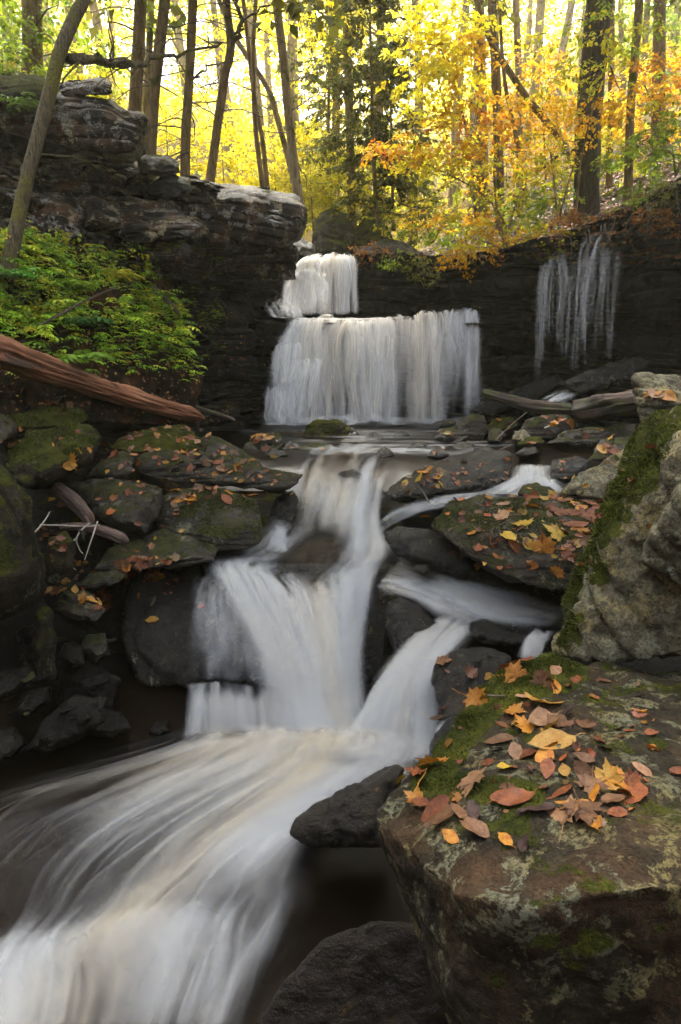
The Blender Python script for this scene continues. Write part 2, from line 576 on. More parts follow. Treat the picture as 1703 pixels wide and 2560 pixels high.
def strata_wall(name, ctrl, nr, nc, depth, lay, seed, mat, parent=None, wob=0.9, hor=True):
    G = patch(ctrl, nr, nc)
    V = G.reshape(-1, 3)
    F = grid_faces(nr, nc)
    N = vnormals(V, F)
    cen = V.mean(0)
    if (N.mean(0) * (np.array([0, 0, CZ]) - cen)).sum() < 0:
        F = F[:, ::-1]; N = -N
    if hor:
        N = N * [1, 1, 0.15]
        N /= np.linalg.norm(N, axis=1, keepdims=True) + 1e-9
    V = strata_disp(V, N, depth, lay, seed, wob)
    return mesh_obj(name, V, F, mat, parent, smoothed=False)

# ------------------------------------------------------------------ ground (one sheet to the far hillside)
def cliff_y(x):
    return np.interp(x, [-30, -7, -5, -3, -1.2, 0.4, 2.2, 4.07, 5.4, 6.3, 9, 30],
                     [10.2, 10.6, 12.4, 14.8, 16.8, 17.3, 16.6, 15.7, 14.8, 14.2, 12.8, 12])

def ground_z(x, y):
    top = 5.0 + np.clip(x - 3.6, 0, 40) * 0.42 + np.clip(-x - 0.9, 0, 4) * 0.52 + np.clip(-x - 5, 0, 40) * 0.2
    dy = np.clip(y - cliff_y(x), 0, 200)
    top = top + np.clip(dy, 0, 7) * 0.10 + np.clip(dy - 7, 0, 12) * 0.2 + np.clip(dy - 19, 0, 200) * 0.32
    top = top - 0.6 * np.exp(-((x + 0.3) / 0.9) ** 2) * np.clip(1 - dy / 20, 0, 1)
    cx = np.interp(y, [0, 2, 4, 6, 8, 10, 14], [-1.6, -1.3, -0.4, -0.2, 0.1, 0.2, 0.1])
    bed = np.interp(y, [0, 5.2, 6.2, 7.0, 8, 10, 40], [-0.6, -0.5, 0.2, 0.7, 0.95, 1.1, 1.1])
    ax = np.abs(x - cx)
    hw = np.interp(y, [0, 4, 6, 10, 14], [1.7, 1.5, 1.3, 2.0, 2.6])
    low = bed + np.clip(ax - hw, 0, 40) * np.where(x < cx, 0.28, 0.12)
    low = low + np.clip(-x - 5.6, 0, 14) * 0.85 + np.clip(x - 6.2, 0, 14) * 0.85      # gorge sides go on out of view, shaped to block low sky light
    low = low + np.clip(-2.5 - y, 0, 6) * 1.2 + np.clip(-8.5 - y, 0, 60) * 0.15  # unseen bank behind the viewpoint, steepened to keep low sky light off the foreground
    f = smooth(-0.25, 0.25, y - cliff_y(x))
    z = low * (1 - f) + top * f
    return z

xs = np.concatenate([np.linspace(-70, -14, 30), np.linspace(-13.8, 14, 230), np.linspace(14.3, 70, 30)])
ys = np.concatenate([np.linspace(-46, -3.2, 50), np.linspace(-3, 22, 230), np.linspace(22.3, 45, 70), np.linspace(46, 130, 40)])
X, Y = np.meshgrid(xs, ys)
Z = ground_z(X, Y)
pp = np.stack([X.ravel(), Y.ravel(), Z.ravel() * 0.2], 1)
Z = Z.ravel() + 0.10 * fbm(pp * 0.8, 4, 3) + 0.03 * fbm(pp * 4, 3, 5)
gV = np.stack([X.ravel(), Y.ravel(), Z], 1)
gF = grid_faces(len(ys), len(xs))
gc = gV[gF].mean(1)
ground = tag(mesh_obj('ground', gV, gF, [M['soil'], M['wall'], M['floor']], loc=np.zeros(3), mat_idx=np.where((gc[:, 1] < cliff_y(gc[:, 0]) + 0.15) & (gc[:, 1] > -3) & (np.abs(gc[:, 0]) < 7), 1, np.where(gc[:, 1] > 30, 2, 0))), 'dark leaf strewn forest floor and stream bed', 'ground', kind='structure')

# ------------------------------------------------------------------ cliffs
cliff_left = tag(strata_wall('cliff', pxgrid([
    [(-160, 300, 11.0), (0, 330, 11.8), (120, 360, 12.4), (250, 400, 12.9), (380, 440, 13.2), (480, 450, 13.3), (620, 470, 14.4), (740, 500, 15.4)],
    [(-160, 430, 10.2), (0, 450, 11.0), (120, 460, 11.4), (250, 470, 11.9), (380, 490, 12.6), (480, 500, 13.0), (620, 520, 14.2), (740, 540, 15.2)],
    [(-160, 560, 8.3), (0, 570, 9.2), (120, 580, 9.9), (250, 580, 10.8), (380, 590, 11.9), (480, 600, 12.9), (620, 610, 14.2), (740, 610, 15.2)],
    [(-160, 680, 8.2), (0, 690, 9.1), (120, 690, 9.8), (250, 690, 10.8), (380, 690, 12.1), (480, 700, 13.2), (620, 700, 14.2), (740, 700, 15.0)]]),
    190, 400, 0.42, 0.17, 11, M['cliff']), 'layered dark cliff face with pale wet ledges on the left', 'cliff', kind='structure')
CLR = cliff_left

ledge_left = tag(strata_wall('ledge', pxgrid([
    [(230, 640, 12.6), (340, 640, 13.2), (450, 650, 13.8), (560, 655, 14.5), (690, 650, 15.9), (760, 650, 16.6)],
    [(230, 740, 11.6), (340, 740, 12.4), (450, 750, 13.2), (560, 755, 14.0), (660, 760, 15.4), (760, 760, 16.0)],
    [(190, 850, 10.7), (310, 850, 11.4), (430, 850, 12.3), (550, 850, 13.2), (650, 850, 14.7), (760, 850, 15.4)],
    [(150, 950, 10.1), (290, 955, 10.8), (420, 960, 11.5), (540, 960, 12.5), (640, 950, 14.3), (760, 950, 15.0)],
    [(130, 1070, 9.6), (270, 1080, 10.2), (400, 1080, 10.9), (540, 1075, 11.8), (640, 1075, 13.9), (760, 1070, 14.8)]]),
    250, 330, 0.50, 0.16, 23, M['wall'], wob=1.0), 'dark wet ledges stepping down beside the falls', 'ledge', kind='structure')

cliff_low = tag(strata_wall('waterfall_ledge', pxgrid([
    [(640, 790, 14.9), (720, 795, 14.5), (900, 800, 14.5), (1080, 790, 14.5), (1190, 790, 14.6), (1260, 790, 15.4)],
    [(640, 920, 14.7), (720, 920, 14.4), (900, 920, 14.6), (1080, 920, 14.6), (1190, 920, 14.7), (1260, 920, 15.4)],
    [(640, 1085, 14.4), (720, 1085, 14.3), (900, 1085, 14.5), (1080, 1085, 14.6), (1190, 1085, 14.7), (1260, 1085, 15.2)]]),
    110, 200, 0.22, 0.16, 31, M['wall']), 'black rock ledge behind the lower fall', 'ledge', kind='structure')

G = []
for d, amp in ((14.42, 0), (15.0, 0), (16.6, 0)):
    G.append([P(px, 788, 14.5)[:1].tolist()[0:1] and np.array([P(px, 788, 14.5)[0], d + 0.12 * math.sin(px * .02), 3.68 + 0.03 * (d - 14.4)]) for px in range(600, 1300, 60)])
gp = patch(G, 40, 160).reshape(-1, 3)
gp[:, 2] += 0.05 * fbm(gp * 2.5, 4, 77)
tag(mesh_obj('rock_shelf', gp, grid_faces(40, 160), M['wall']), 'wet rock shelf between the two falls', 'rock shelf', kind='structure')

cliff_up = tag(strata_wall('upper_cliff', pxgrid([
    [(640, 590, 16.6), (780, 645, 16.2), (900, 632, 16.0), (1000, 632, 15.7), (1150, 640, 15.4), (1250, 640, 15.1)],
    [(640, 700, 16.4), (780, 710, 16.1), (900, 700, 15.9), (1000, 700, 15.6), (1150, 710, 15.4), (1250, 710, 15.2)],
    [(640, 800, 16.2), (780, 800, 16.0), (900, 800, 15.7), (1000, 800, 15.6), (1150, 800, 15.4), (1250, 800, 15.2)]]),
    90, 240, 0.4, 0.15, 37, M['wall']), 'dark ledges beside the upper fall', 'ledge', kind='structure')

cliff_right = tag(strata_wall('gorge_wall', pxgrid([
    [(1120, 640, 15.3), (1240, 628, 14.6), (1340, 610, 14.0), (1420, 575, 13.5), (1530, 540, 13.1), (1620, 490, 12.6), (1720, 440, 12.2), (1860, 400, 11.4)],
    [(1120, 740, 15.4), (1240, 740, 14.8), (1340, 730, 14.2), (1420, 720, 13.9), (1530, 710, 13.4), (1620, 690, 12.9), (1720, 660, 12.3), (1860, 640, 11.4)],
    [(1120, 880, 15.5), (1240, 880, 15.0), (1340, 880, 14.6), (1420, 870, 14.2), (1530, 860, 13.8), (1620, 850, 13.3), (1720, 830, 12.6), (1860, 820, 11.6)],
    [(1120, 980, 15.2), (1240, 985, 14.6), (1340, 980, 14.0), (1420, 960, 13.5), (1530, 950, 13.0), (1620, 940, 12.4), (1720, 930, 11.8), (1860, 920, 11.0)],
    [(1120, 1080, 14.6), (1240, 1080, 13.8), (1340, 1080, 13.0), (1420, 1080, 12.4), (1530, 1080, 11.8), (1620, 1080, 11.2), (1720, 1080, 10.6), (1860, 1080, 10.0)]]),
    260, 460, 0.55, 0.17, 41, M['wall'], wob=1.1), 'black overhanging gorge wall below the wooded bank', 'cliff', kind='structure')

# ------------------------------------------------------------------ boulders and slabs
ROCKS, GEO = {}, {}
def rock(key, name, label, outline, d0, d1, thick, mat, bulge=0.0, sub=5, cat='boulder', group=None, parent=None, extra=None, inner=0.55, back=0.8, moss=None, **kw):
    pts = outline_pts(outline, d0, d1, thick, bulge, inner, back)
    if extra:
        pts += [P(*e) for e in extra]
    kw.setdefault('seed', len(ROCKS) + 1)
    V, F = hull_rock(pts, sub, **kw)
    o = mesh_obj(name, V, F, M[mat] if isinstance(mat, str) else mat, parent, attrs={'mossmask': moss(V)} if moss else None)
    GEO[key] = (V, F)
    if parent is None:
        tag(o, label, cat, group)
    elif label:
        o['label'] = label
    ROCKS[key] = o
    return o

# blocks of the left outcrop: parts of the cliff
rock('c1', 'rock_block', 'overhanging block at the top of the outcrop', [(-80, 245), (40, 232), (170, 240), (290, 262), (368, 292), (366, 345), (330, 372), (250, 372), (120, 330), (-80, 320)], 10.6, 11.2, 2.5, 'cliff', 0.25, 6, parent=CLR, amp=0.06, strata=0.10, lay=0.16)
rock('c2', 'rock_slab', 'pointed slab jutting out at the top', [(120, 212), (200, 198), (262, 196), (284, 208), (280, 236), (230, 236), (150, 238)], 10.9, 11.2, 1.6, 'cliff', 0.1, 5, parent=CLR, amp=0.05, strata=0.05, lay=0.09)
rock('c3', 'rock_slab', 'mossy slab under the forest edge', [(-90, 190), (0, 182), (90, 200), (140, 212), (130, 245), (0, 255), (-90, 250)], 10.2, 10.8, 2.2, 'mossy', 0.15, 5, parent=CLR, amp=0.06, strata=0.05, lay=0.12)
rock('c4', 'rock_block', 'block with a pale lichen face', [(262, 366), (310, 340), (362, 330), (366, 385), (335, 412), (285, 405), (258, 392)], 11.0, 11.5, 1.8, 'grey', 0.15, 5, parent=CLR, amp=0.06, strata=0.04)
rock('c5', 'rock_block', 'mossy round block on the ledge', [(340, 400), (370, 382), (420, 380), (452, 405), (455, 432), (410, 440), (350, 432)], 11.9, 12.3, 1.4, 'darkmoss', 0.15, 5, parent=CLR, amp=0.06)
rock('c6', 'rock_block', 'dark block wedged under the overhang', [(380, 450), (420, 436), (475, 440), (488, 470), (465, 500), (400, 495), (372, 480)], 11.9, 12.2, 1.5, 'wet', 0.2, 5, parent=CLR, amp=0.07, strata=0.05)
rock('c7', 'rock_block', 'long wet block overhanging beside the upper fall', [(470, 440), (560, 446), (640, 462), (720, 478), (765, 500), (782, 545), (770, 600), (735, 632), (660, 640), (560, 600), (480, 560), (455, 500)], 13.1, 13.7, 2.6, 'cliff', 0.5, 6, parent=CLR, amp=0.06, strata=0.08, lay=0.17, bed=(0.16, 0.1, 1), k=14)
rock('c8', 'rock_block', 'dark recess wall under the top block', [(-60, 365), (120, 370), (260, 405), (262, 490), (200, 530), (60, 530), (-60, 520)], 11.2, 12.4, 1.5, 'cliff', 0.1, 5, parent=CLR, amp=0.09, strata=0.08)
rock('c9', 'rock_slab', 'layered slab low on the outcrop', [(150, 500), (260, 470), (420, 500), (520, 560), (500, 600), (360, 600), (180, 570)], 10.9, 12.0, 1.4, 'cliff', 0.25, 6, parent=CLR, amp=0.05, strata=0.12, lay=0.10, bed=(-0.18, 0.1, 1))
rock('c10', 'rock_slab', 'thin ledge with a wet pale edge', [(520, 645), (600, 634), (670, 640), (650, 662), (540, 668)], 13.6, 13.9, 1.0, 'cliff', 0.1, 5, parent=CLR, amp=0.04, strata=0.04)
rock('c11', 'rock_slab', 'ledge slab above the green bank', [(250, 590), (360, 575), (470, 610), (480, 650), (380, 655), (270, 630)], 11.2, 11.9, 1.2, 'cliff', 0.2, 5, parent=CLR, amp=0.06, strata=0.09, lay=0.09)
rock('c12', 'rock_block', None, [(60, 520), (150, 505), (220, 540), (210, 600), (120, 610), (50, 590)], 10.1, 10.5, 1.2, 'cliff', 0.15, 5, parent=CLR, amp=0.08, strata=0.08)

# boulders behind the upper fall and on the banks
rock('b1', 'boulder', 'pale boulder beside the head of the upper fall', [(776, 665), (786, 560), (800, 530), (834, 514), (870, 530), (884, 575), (892, 660)], 16.9, 17.8, 1.5, 'mossy', 0.2, 6)
rock('b2', 'boulder', 'low boulder right of the pale one above the upper fall', [(862, 660), (876, 580), (905, 552), (945, 548), (972, 566), (985, 600), (990, 660)], 17.1, 18.0, 1.2, 'mossy', 0.2, 6)
rock('b3', 'boulder', 'dark rock at the left lip of the upper fall', [(690, 680), (700, 600), (740, 588), (790, 612), (800, 660), (760, 690)], 16.5, 17.0, 1.2, 'darkmoss', 0.1)
rock('b4', 'boulder', 'leaf strewn rock right of the upper fall lip', [(884, 690), (890, 618), (940, 600), (1010, 606), (1060, 630), (1050, 680), (960, 700)], 16.2, 16.9, 1.2, 'darkmoss', 0.1)

# base of the falls, left and centre
rock('m1', 'boulder', 'mossy boulder at the foot of the main fall', [(752, 1098), (766, 1060), (790, 1044), (850, 1046), (882, 1072), (880, 1102), (820, 1112)], 12.0, 12.3, 0.8, 'mossy', 0.15, strata=0.03)
rock('m2', 'flat_rock', 'low dark rock left of the boulder at the fall foot', [(640, 1096), (690, 1078), (756, 1078), (770, 1096), (720, 1110), (650, 1108)], 12.0, 12.3, 0.6, 'darkmoss', 0.1, cat='rock')
rock('m3', 'flat_rock', 'thin dark slab breaking the pool in front of the fall', [(858, 1068), (930, 1052), (992, 1060), (985, 1068), (900, 1074)], 13.3, 13.8, 0.5, 'wet', 0.05, cat='rock')
rock('m4', 'flat_rock', 'long wet slab crossing the stream below the fall', [(655, 1150), (700, 1120), (780, 1108), (830, 1112), (850, 1128), (820, 1146), (760, 1156), (690, 1170)], 10.2, 10.9, 0.9, 'darkmoss', 0.1, cat='rock', strata=0.03)
rock('m5', 'boulder', 'small dark stone beside the leaf covered slab', [(598, 1122), (640, 1090), (700, 1086), (716, 1106), (690, 1136), (620, 1142)], 10.5, 10.9, 0.6, 'darkmoss', 0.1, cat='stone')
rock('m7', 'stone', 'small dark rock parting the top of the rapids', [(838, 1206), (850, 1182), (880, 1174), (906, 1184), (912, 1206), (880, 1216)], 8.5, 8.7, 0.3, 'wet', 0.05, cat='stone')
rock('m8', 'stone', 'low dark rock left of the rapids beside the rounded boulder', [(668, 1300), (690, 1240), (730, 1226), (748, 1250), (735, 1300), (700, 1330)], 7.0, 7.5, 0.4, 'wet', 0.05, cat='stone')
for i_, (x_, y_, w_, d_) in enumerate([(690, 1134, 34, 10.0), (728, 1118, 26, 10.6), (935, 1100, 30, 11.6), (1004, 1092, 26, 12.0), (1046, 1122, 36, 10.5), (1096, 1136, 30, 9.9), (1160, 1118, 34, 10.6), (962, 1134, 26, 10.0), (880, 1090, 22, 12.0), (1210, 1128, 30, 10.2)]):
    rock('pp%d' % i_, 'stone', ['dark stone at the left lip of the upper pool', 'small dark stone behind the left lip of the upper pool', 'dark stone breaking the middle of the pool', 'flat stone far out in the pool toward the fall', 'broad dark stone at the right lip of the pool', 'low stone against the tilted layered boulder', 'wet stone between pool and tilted boulder', 'dark stone in the throat of the rapids', 'tiny stone near the mossy boulder in the pool', 'small stone in the right arm of the pool'][i_],
         [(x_ - w_, y_ + 6), (x_ - w_ * .6, y_ - 10), (x_, y_ - 14 - 4 * (i_ % 3)), (x_ + w_ * .7, y_ - 8), (x_ + w_, y_ + 5), (x_, y_ + 12)], d_, d_ + .25, 0.4, 'wet', 0.04, 4, cat='stone', seed=300 + i_)
rock('h1', 'boulder', 'smooth brown rock under the thin flow at the head of the cascade', [(676, 1430), (716, 1362), (796, 1342), (872, 1362), (906, 1424), (800, 1452)], 6.42, 6.95, 0.5, 'brown', 0.05, k=16, amp=0.02)
rock('m6', 'stone', 'tiny round stone against the mossy fall boulder', [(846, 1112), (862, 1094), (892, 1096), (904, 1112), (880, 1124)], 11.4, 11.6, 0.4, 'darkmoss', 0.05, 4, cat='stone')

# left bank
rock('l1', 'boulder', 'huge shaded boulder cut by the left edge', [(-140, 1130), (0, 1122), (44, 1160), (90, 1241), (97, 1280), (84, 1340), (90, 1390), (112, 1455), (104, 1498), (55, 1535), (-10, 1580), (-140, 1600)], 4.3, 4.9, 1.6, 'mossy', 0.3, 6, k=16, amp=0.07, seed=5)
rock('l2', 'boulder', 'mossy ridged boulder with a groove along its back', [(12, 1130), (68, 1062), (132, 1055), (214, 1058), (254, 1092), (222, 1145), (140, 1196), (70, 1216), (20, 1200)], 5.6, 7.0, 1.0, 'mossy', 0.25, 6, amp=0.08, strata=0.03, bed=(0.7, -0.6, 0.6), lay=0.16)
rock('l3', 'boulder', 'mossy boulder lying under the big log', [(-60, 1010), (40, 1000), (140, 1004), (200, 1020), (232, 1048), (180, 1064), (60, 1070), (-60, 1080)], 6.9, 8.2, 1.2, 'mossy', 0.1, 6, amp=0.07, strata=0.03)
rock('l3b', 'boulder', 'small mossy boulder at the left edge below the log', [(-50, 1030), (10, 1030), (42, 1060), (40, 1100), (0, 1130), (-60, 1120)], 6.0, 6.4, 0.8, 'darkmoss', 0.15)
rock('l4', 'rock_slab', 'lichen spotted slab below the log end', [(255, 1118), (330, 1086), (400, 1070), (470, 1066), (506, 1100), (500, 1128), (420, 1132), (330, 1132)], 7.6, 8.6, 0.9, 'mossy', 0.1, 6, cat='rock slab', strata=0.03)
rock('l5', 'rock_slab', 'mossy slab dipping from the lichen slab toward the pool', [(490, 1096), (520, 1090), (600, 1122), (655, 1150), (640, 1164), (540, 1150), (480, 1130)], 8.0, 8.6, 0.7, 'darkmoss', 0.1, cat='rock slab')
rock('l6', 'rock_slab', 'long dark slab strewn with leaves pointing at the stream', [(330, 1130), (380, 1120), (480, 1134), (660, 1158), (764, 1184), (752, 1212), (700, 1228), (560, 1216), (420, 1204), (340, 1186)], 7.0, 7.6, 1.0, 'darkmoss', 0.12, 6, cat='rock slab', strata=0.05, lay=0.1, bed=(-0.1, 0.15, 1))
rock('l7', 'rock_slab', 'wedge of dark rock left of the long leafy slab', [(205, 1196), (250, 1156), (306, 1126), (340, 1132), (338, 1180), (300, 1200), (240, 1206)], 6.8, 7.2, 0.8, 'darkmoss', 0.1, cat='rock')
rock('l8', 'boulder', 'dim mossy boulder tucked under the long leafy slab', [(156, 1206), (250, 1196), (340, 1196), (410, 1222), (400, 1290), (370, 1340), (290, 1330), (200, 1270)], 6.0, 6.6, 0.8, 'darkmoss', 0.2, 6)
rock('l9', 'boulder', 'rounded mossy boulder with leaves on its top beside the stream', [(376, 1290), (400, 1240), (480, 1218), (580, 1226), (654, 1244), (674, 1280), (672, 1352), (620, 1385), (520, 1380), (400, 1340)], 6.0, 6.8, 0.8, 'darkmoss', 0.2, 6, k=26, strata=0.02)
rock('l10', 'rock_slab', 'layered slab in front of the rounded leafy boulder', [(228, 1424), (268, 1375), (350, 1350), (420, 1324), (510, 1322), (552, 1374), (546, 1402), (440, 1412), (300, 1426)], 5.6, 6.3, 0.7, 'darkmoss', 0.1, 6, cat='rock slab', strata=0.05, lay=0.06, bed=(-0.15, 0.1, 1))
rock('l11', 'rock_slab', 'small wedge of stone under the layered slab', [(196, 1468), (220, 1430), (300, 1414), (320, 1430), (300, 1458), (240, 1472)], 5.3, 5.7, 0.5, 'darkmoss', 0.05, cat='rock')
rock('l12', 'boulder', 'big wet black boulder with the cascade pouring over its right side', [(262, 1545), (284, 1468), (340, 1418), (440, 1402), (540, 1408), (630, 1440), (690, 1530), (700, 1640), (670, 1700), (580, 1720), (480, 1766), (370, 1770), (298, 1706), (270, 1620)], 4.95, 6.1, 0.9, 'wet', 0.2, 6, k=12, amp=0.05, seed=8)
rock('l13', 'stone', 'lichen flecked stone holding a drift of orange leaves', [(122, 1524), (158, 1474), (220, 1478), (266, 1524), (244, 1558), (170, 1550)], 4.9, 5.3, 0.4, 'darkmoss', 0.08, cat='stone')
rock('l14', 'stone', 'upright mossy stone beside the huge left boulder', [(106, 1450), (124, 1344), (164, 1328), (186, 1352), (182, 1430), (146, 1470)], 5.0, 5.2, 0.4, 'mossy', 0.08, cat='stone')
rock('l15', 'stone', 'narrow upright stone with pale lichen near its foot', [(86, 1560), (96, 1512), (122, 1516), (146, 1596), (134, 1706), (94, 1698), (80, 1630)], 4.5, 4.7, 0.3, 'mossy', 0.08, cat='stone')
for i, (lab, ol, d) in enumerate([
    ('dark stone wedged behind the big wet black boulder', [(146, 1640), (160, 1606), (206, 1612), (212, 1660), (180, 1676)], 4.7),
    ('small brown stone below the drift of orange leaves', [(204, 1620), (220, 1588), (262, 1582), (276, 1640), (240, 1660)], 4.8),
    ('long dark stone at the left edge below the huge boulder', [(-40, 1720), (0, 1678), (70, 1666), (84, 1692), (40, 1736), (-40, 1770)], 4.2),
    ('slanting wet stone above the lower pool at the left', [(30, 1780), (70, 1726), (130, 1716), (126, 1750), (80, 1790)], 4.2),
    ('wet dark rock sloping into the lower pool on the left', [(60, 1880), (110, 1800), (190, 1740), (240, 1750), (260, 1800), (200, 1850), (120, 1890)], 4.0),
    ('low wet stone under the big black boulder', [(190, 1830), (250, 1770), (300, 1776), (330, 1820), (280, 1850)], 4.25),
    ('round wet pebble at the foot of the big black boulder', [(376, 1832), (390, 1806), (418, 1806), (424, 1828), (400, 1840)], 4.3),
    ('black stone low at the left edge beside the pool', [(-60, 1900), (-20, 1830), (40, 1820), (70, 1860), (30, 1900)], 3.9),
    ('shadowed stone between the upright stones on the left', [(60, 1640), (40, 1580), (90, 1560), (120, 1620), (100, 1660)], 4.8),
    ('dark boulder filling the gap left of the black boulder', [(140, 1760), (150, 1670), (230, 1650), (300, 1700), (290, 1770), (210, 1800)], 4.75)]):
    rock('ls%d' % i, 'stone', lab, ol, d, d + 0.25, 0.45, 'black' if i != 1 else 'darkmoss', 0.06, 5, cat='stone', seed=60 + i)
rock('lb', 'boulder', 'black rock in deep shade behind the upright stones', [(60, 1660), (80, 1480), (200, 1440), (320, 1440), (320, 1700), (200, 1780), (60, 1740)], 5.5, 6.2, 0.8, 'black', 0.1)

# right bank
rock('r1', 'boulder', 'big foreground boulder with lichen and scattered autumn leaves', [], 2, 2, 0, 'fore', extra=[
    (908, 2041, 1.95), (960, 2144, 1.72), (1004, 2240, 1.58), (1060, 2400, 1.42), (1112, 2530, 1.34), (1210, 2700, 1.28), (1800, 2700, 1.2),
    (1000, 1990, 2.05), (1077, 1907, 2.22), (1109, 1843, 2.36), (1186, 1730, 2.68), (1260, 1672, 2.92), (1391, 1642, 3.1), (1703, 1660, 3.1), (1950, 1690, 3.0),
    (1120, 2240, 1.36), (1330, 2260, 1.25), (1703, 2200, 1.25), (1950, 2200, 1.3), (1000, 2075, 1.80), (960, 2050, 1.9),
    (1250, 2900, 1.6), (1800, 3000, 1.6), (1150, 2420, 2.3), (1300, 2200, 3.2), (1900, 2100, 3.2)], k=70, sub=7, amp=0.028, freq=2.4, fine=0.016, seed=3, moss=lambda V: np.maximum(band(V, [(1085, 1905), (1120, 1840), (1195, 1745), (1270, 1690), (1400, 1665)], 75), np.maximum(0.8 * band(V, [(1060, 1960), (1160, 1960), (1330, 1990)], 40), 0.5 * band(V, [(1250, 2400), (1450, 2380), (1800, 2340)], 150))))
r2parts = thing('boulder', P(1600, 1650, 3.4), 'tall grey boulder with a band of bright moss at the right edge', 'boulder')
bpy.context.view_layer.update()
rock('r2', 'boulder_body', None, [], 3, 3, 0, 'grey', parent=r2parts, extra=[
    (1383, 1628, 3.35), (1421, 1652, 3.2), (1560, 1656, 3.05), (1703, 1657, 2.95), (1950, 1660, 2.8),
    (1399, 1506, 3.6), (1440, 1470, 3.35), (1492, 1326, 3.85), (1540, 1390, 3.2), (1552, 1179, 4.1), (1640, 1180, 3.3), (1703, 1120, 3.2), (1950, 1020, 3.0),
    (1584, 1060, 4.1), (1620, 1040, 3.8), (1703, 1010, 3.6), (1950, 960, 3.6), (1450, 1600, 4.3), (1650, 1500, 4.9), (1950, 1500, 4.9), (1750, 1050, 4.8)], k=70, sub=7, amp=0.034, freq=2.2, strata=0.035, lay=0.2, bed=(0.55, -0.5, 0.75), fine=0.02, seed=14, moss=lambda V: band(V, [(1640, 1040), (1590, 1120), (1530, 1240), (1480, 1340), (1425, 1450), (1395, 1560)], 105) * np.clip(0.75 + 1.1 * fbm(V * 4.0, 3, 6), 0, 1))
rock('r2t', 'top_block', None, [(1584, 1085), (1586, 940), (1640, 936), (1720, 940), (1900, 950), (1900, 1100), (1700, 1090)], 3.9, 4.1, 1.2, 'grey', 0.1, 6, parent=r2parts, amp=0.04, strata=0.03)
rock('r2f', 'boulder_face', None, [], 3, 3, 0, 'grey', parent=r2parts, extra=[
    (1600, 1400, 3.0), (1640, 1330, 2.95), (1703, 1230, 2.9), (1900, 1150, 2.8), (1690, 1480, 2.85), (1900, 1560, 2.6), (1620, 1420, 3.4), (1900, 1300, 3.6), (1703, 1250, 3.5), (1640, 1360, 3.5)], k=30, sub=6, amp=0.06, strata=0.03, bed=(0.55, -0.5, 0.75), lay=0.12, seed=19)
rock('r3', 'boulder', 'mossy slab shaped boulder covered with orange and yellow leaves', [], 5, 5, 0, 'darkmoss', extra=[
    (1052, 1300, 6.0), (1111, 1356, 5.6), (1198, 1410, 5.3), (1285, 1458, 5.1), (1372, 1488, 5.0), (1450, 1490, 5.0), (1560, 1470, 5.1),
    (1110, 1262, 6.6), (1231, 1238, 7.0), (1394, 1233, 7.0), (1530, 1245, 6.9), (1240, 1330, 5.5), (1400, 1380, 5.25), (1560, 1380, 5.3), (1150, 1310, 5.8),
    (1200, 1420, 6.2), (1500, 1420, 6.6), (1560, 1300, 7.0)], k=22, sub=6, amp=0.04, strata=0.03, seed=21)
rock('r4', 'boulder', 'dark layered boulder tilted beside the upper stream', [(953, 1230), (1030, 1182), (1122, 1138), (1220, 1126), (1282, 1130), (1286, 1186), (1232, 1230), (1155, 1248), (1040, 1262), (970, 1256)], 7.6, 8.6, 0.9, 'wet', 0.2, 6, strata=0.03, lay=0.09, bed=(0.35, -0.2, 0.9), amp=0.05)
rock('r5', 'boulder', 'grey lichen boulder leaning beyond the mossy slab boulder', [(1400, 1236), (1446, 1186), (1510, 1150), (1572, 1120), (1640, 1130), (1640, 1230), (1520, 1250)], 6.9, 7.6, 0.7, 'grey', 0.1, 6, amp=0.04)
rock('r6', 'boulder', 'mossy rock with one yellow leaf below the right log', [(1464, 1150), (1500, 1100), (1590, 1090), (1660, 1100), (1640, 1150), (1540, 1160)], 8.4, 9.0, 0.6, 'darkmoss', 0.1)
rock('r7', 'stone', 'little mossy stone in the small right hand cascade', [(1294, 1236), (1310, 1212), (1340, 1206), (1378, 1222), (1394, 1238), (1340, 1246)], 7.2, 7.5, 0.35, 'darkmoss', 0.05, cat='stone')
rock('r8', 'boulder', 'round wet rock splitting the main cascade', [(958, 1530), (972, 1500), (1010, 1492), (1060, 1516), (1108, 1562), (1108, 1612), (1060, 1650), (990, 1640), (964, 1590)], 5.1, 5.5, 0.5, 'wet', 0.12, 6)
rock('r9', 'boulder', 'black wet rock right of the cascade behind the foreground boulder', [(1074, 1700), (1090, 1655), (1140, 1622), (1220, 1612), (1280, 1640), (1270, 1740), (1180, 1790), (1100, 1780)], 4.0, 4.5, 0.6, 'wet', 0.12, 6)
rock('r10', 'boulder', 'long wet ledge rock right of the split cascade', [(1150, 1560), (1200, 1545), (1310, 1550), (1400, 1545), (1420, 1590), (1330, 1620), (1220, 1610), (1160, 1590)], 5.0, 5.4, 0.5, 'wet', 0.08, cat='rock', strata=0.03)
rock('r11', 'boulder', 'shiny black rock under the left end of the mossy slab boulder', [(955, 1330), (1000, 1310), (1070, 1320), (1140, 1370), (1220, 1420), (1200, 1450), (1080, 1430), (990, 1390)], 5.8, 6.2, 0.5, 'wet', 0.1)
rock('r11b', 'stone', 'small black stone where the flow turns right', [(1032, 1424), (1046, 1410), (1074, 1412), (1080, 1428), (1060, 1438)], 5.7, 5.8, 0.2, 'wet', 0.03, 4, cat='stone')
rock('r11c', 'boulder', 'black rock in shade below the mossy slab boulder', [(1060, 1400), (1200, 1420), (1380, 1480), (1480, 1490), (1460, 1530), (1300, 1500), (1150, 1450)], 5.6, 6.0, 0.6, 'wet', 0.05, cat='rock')
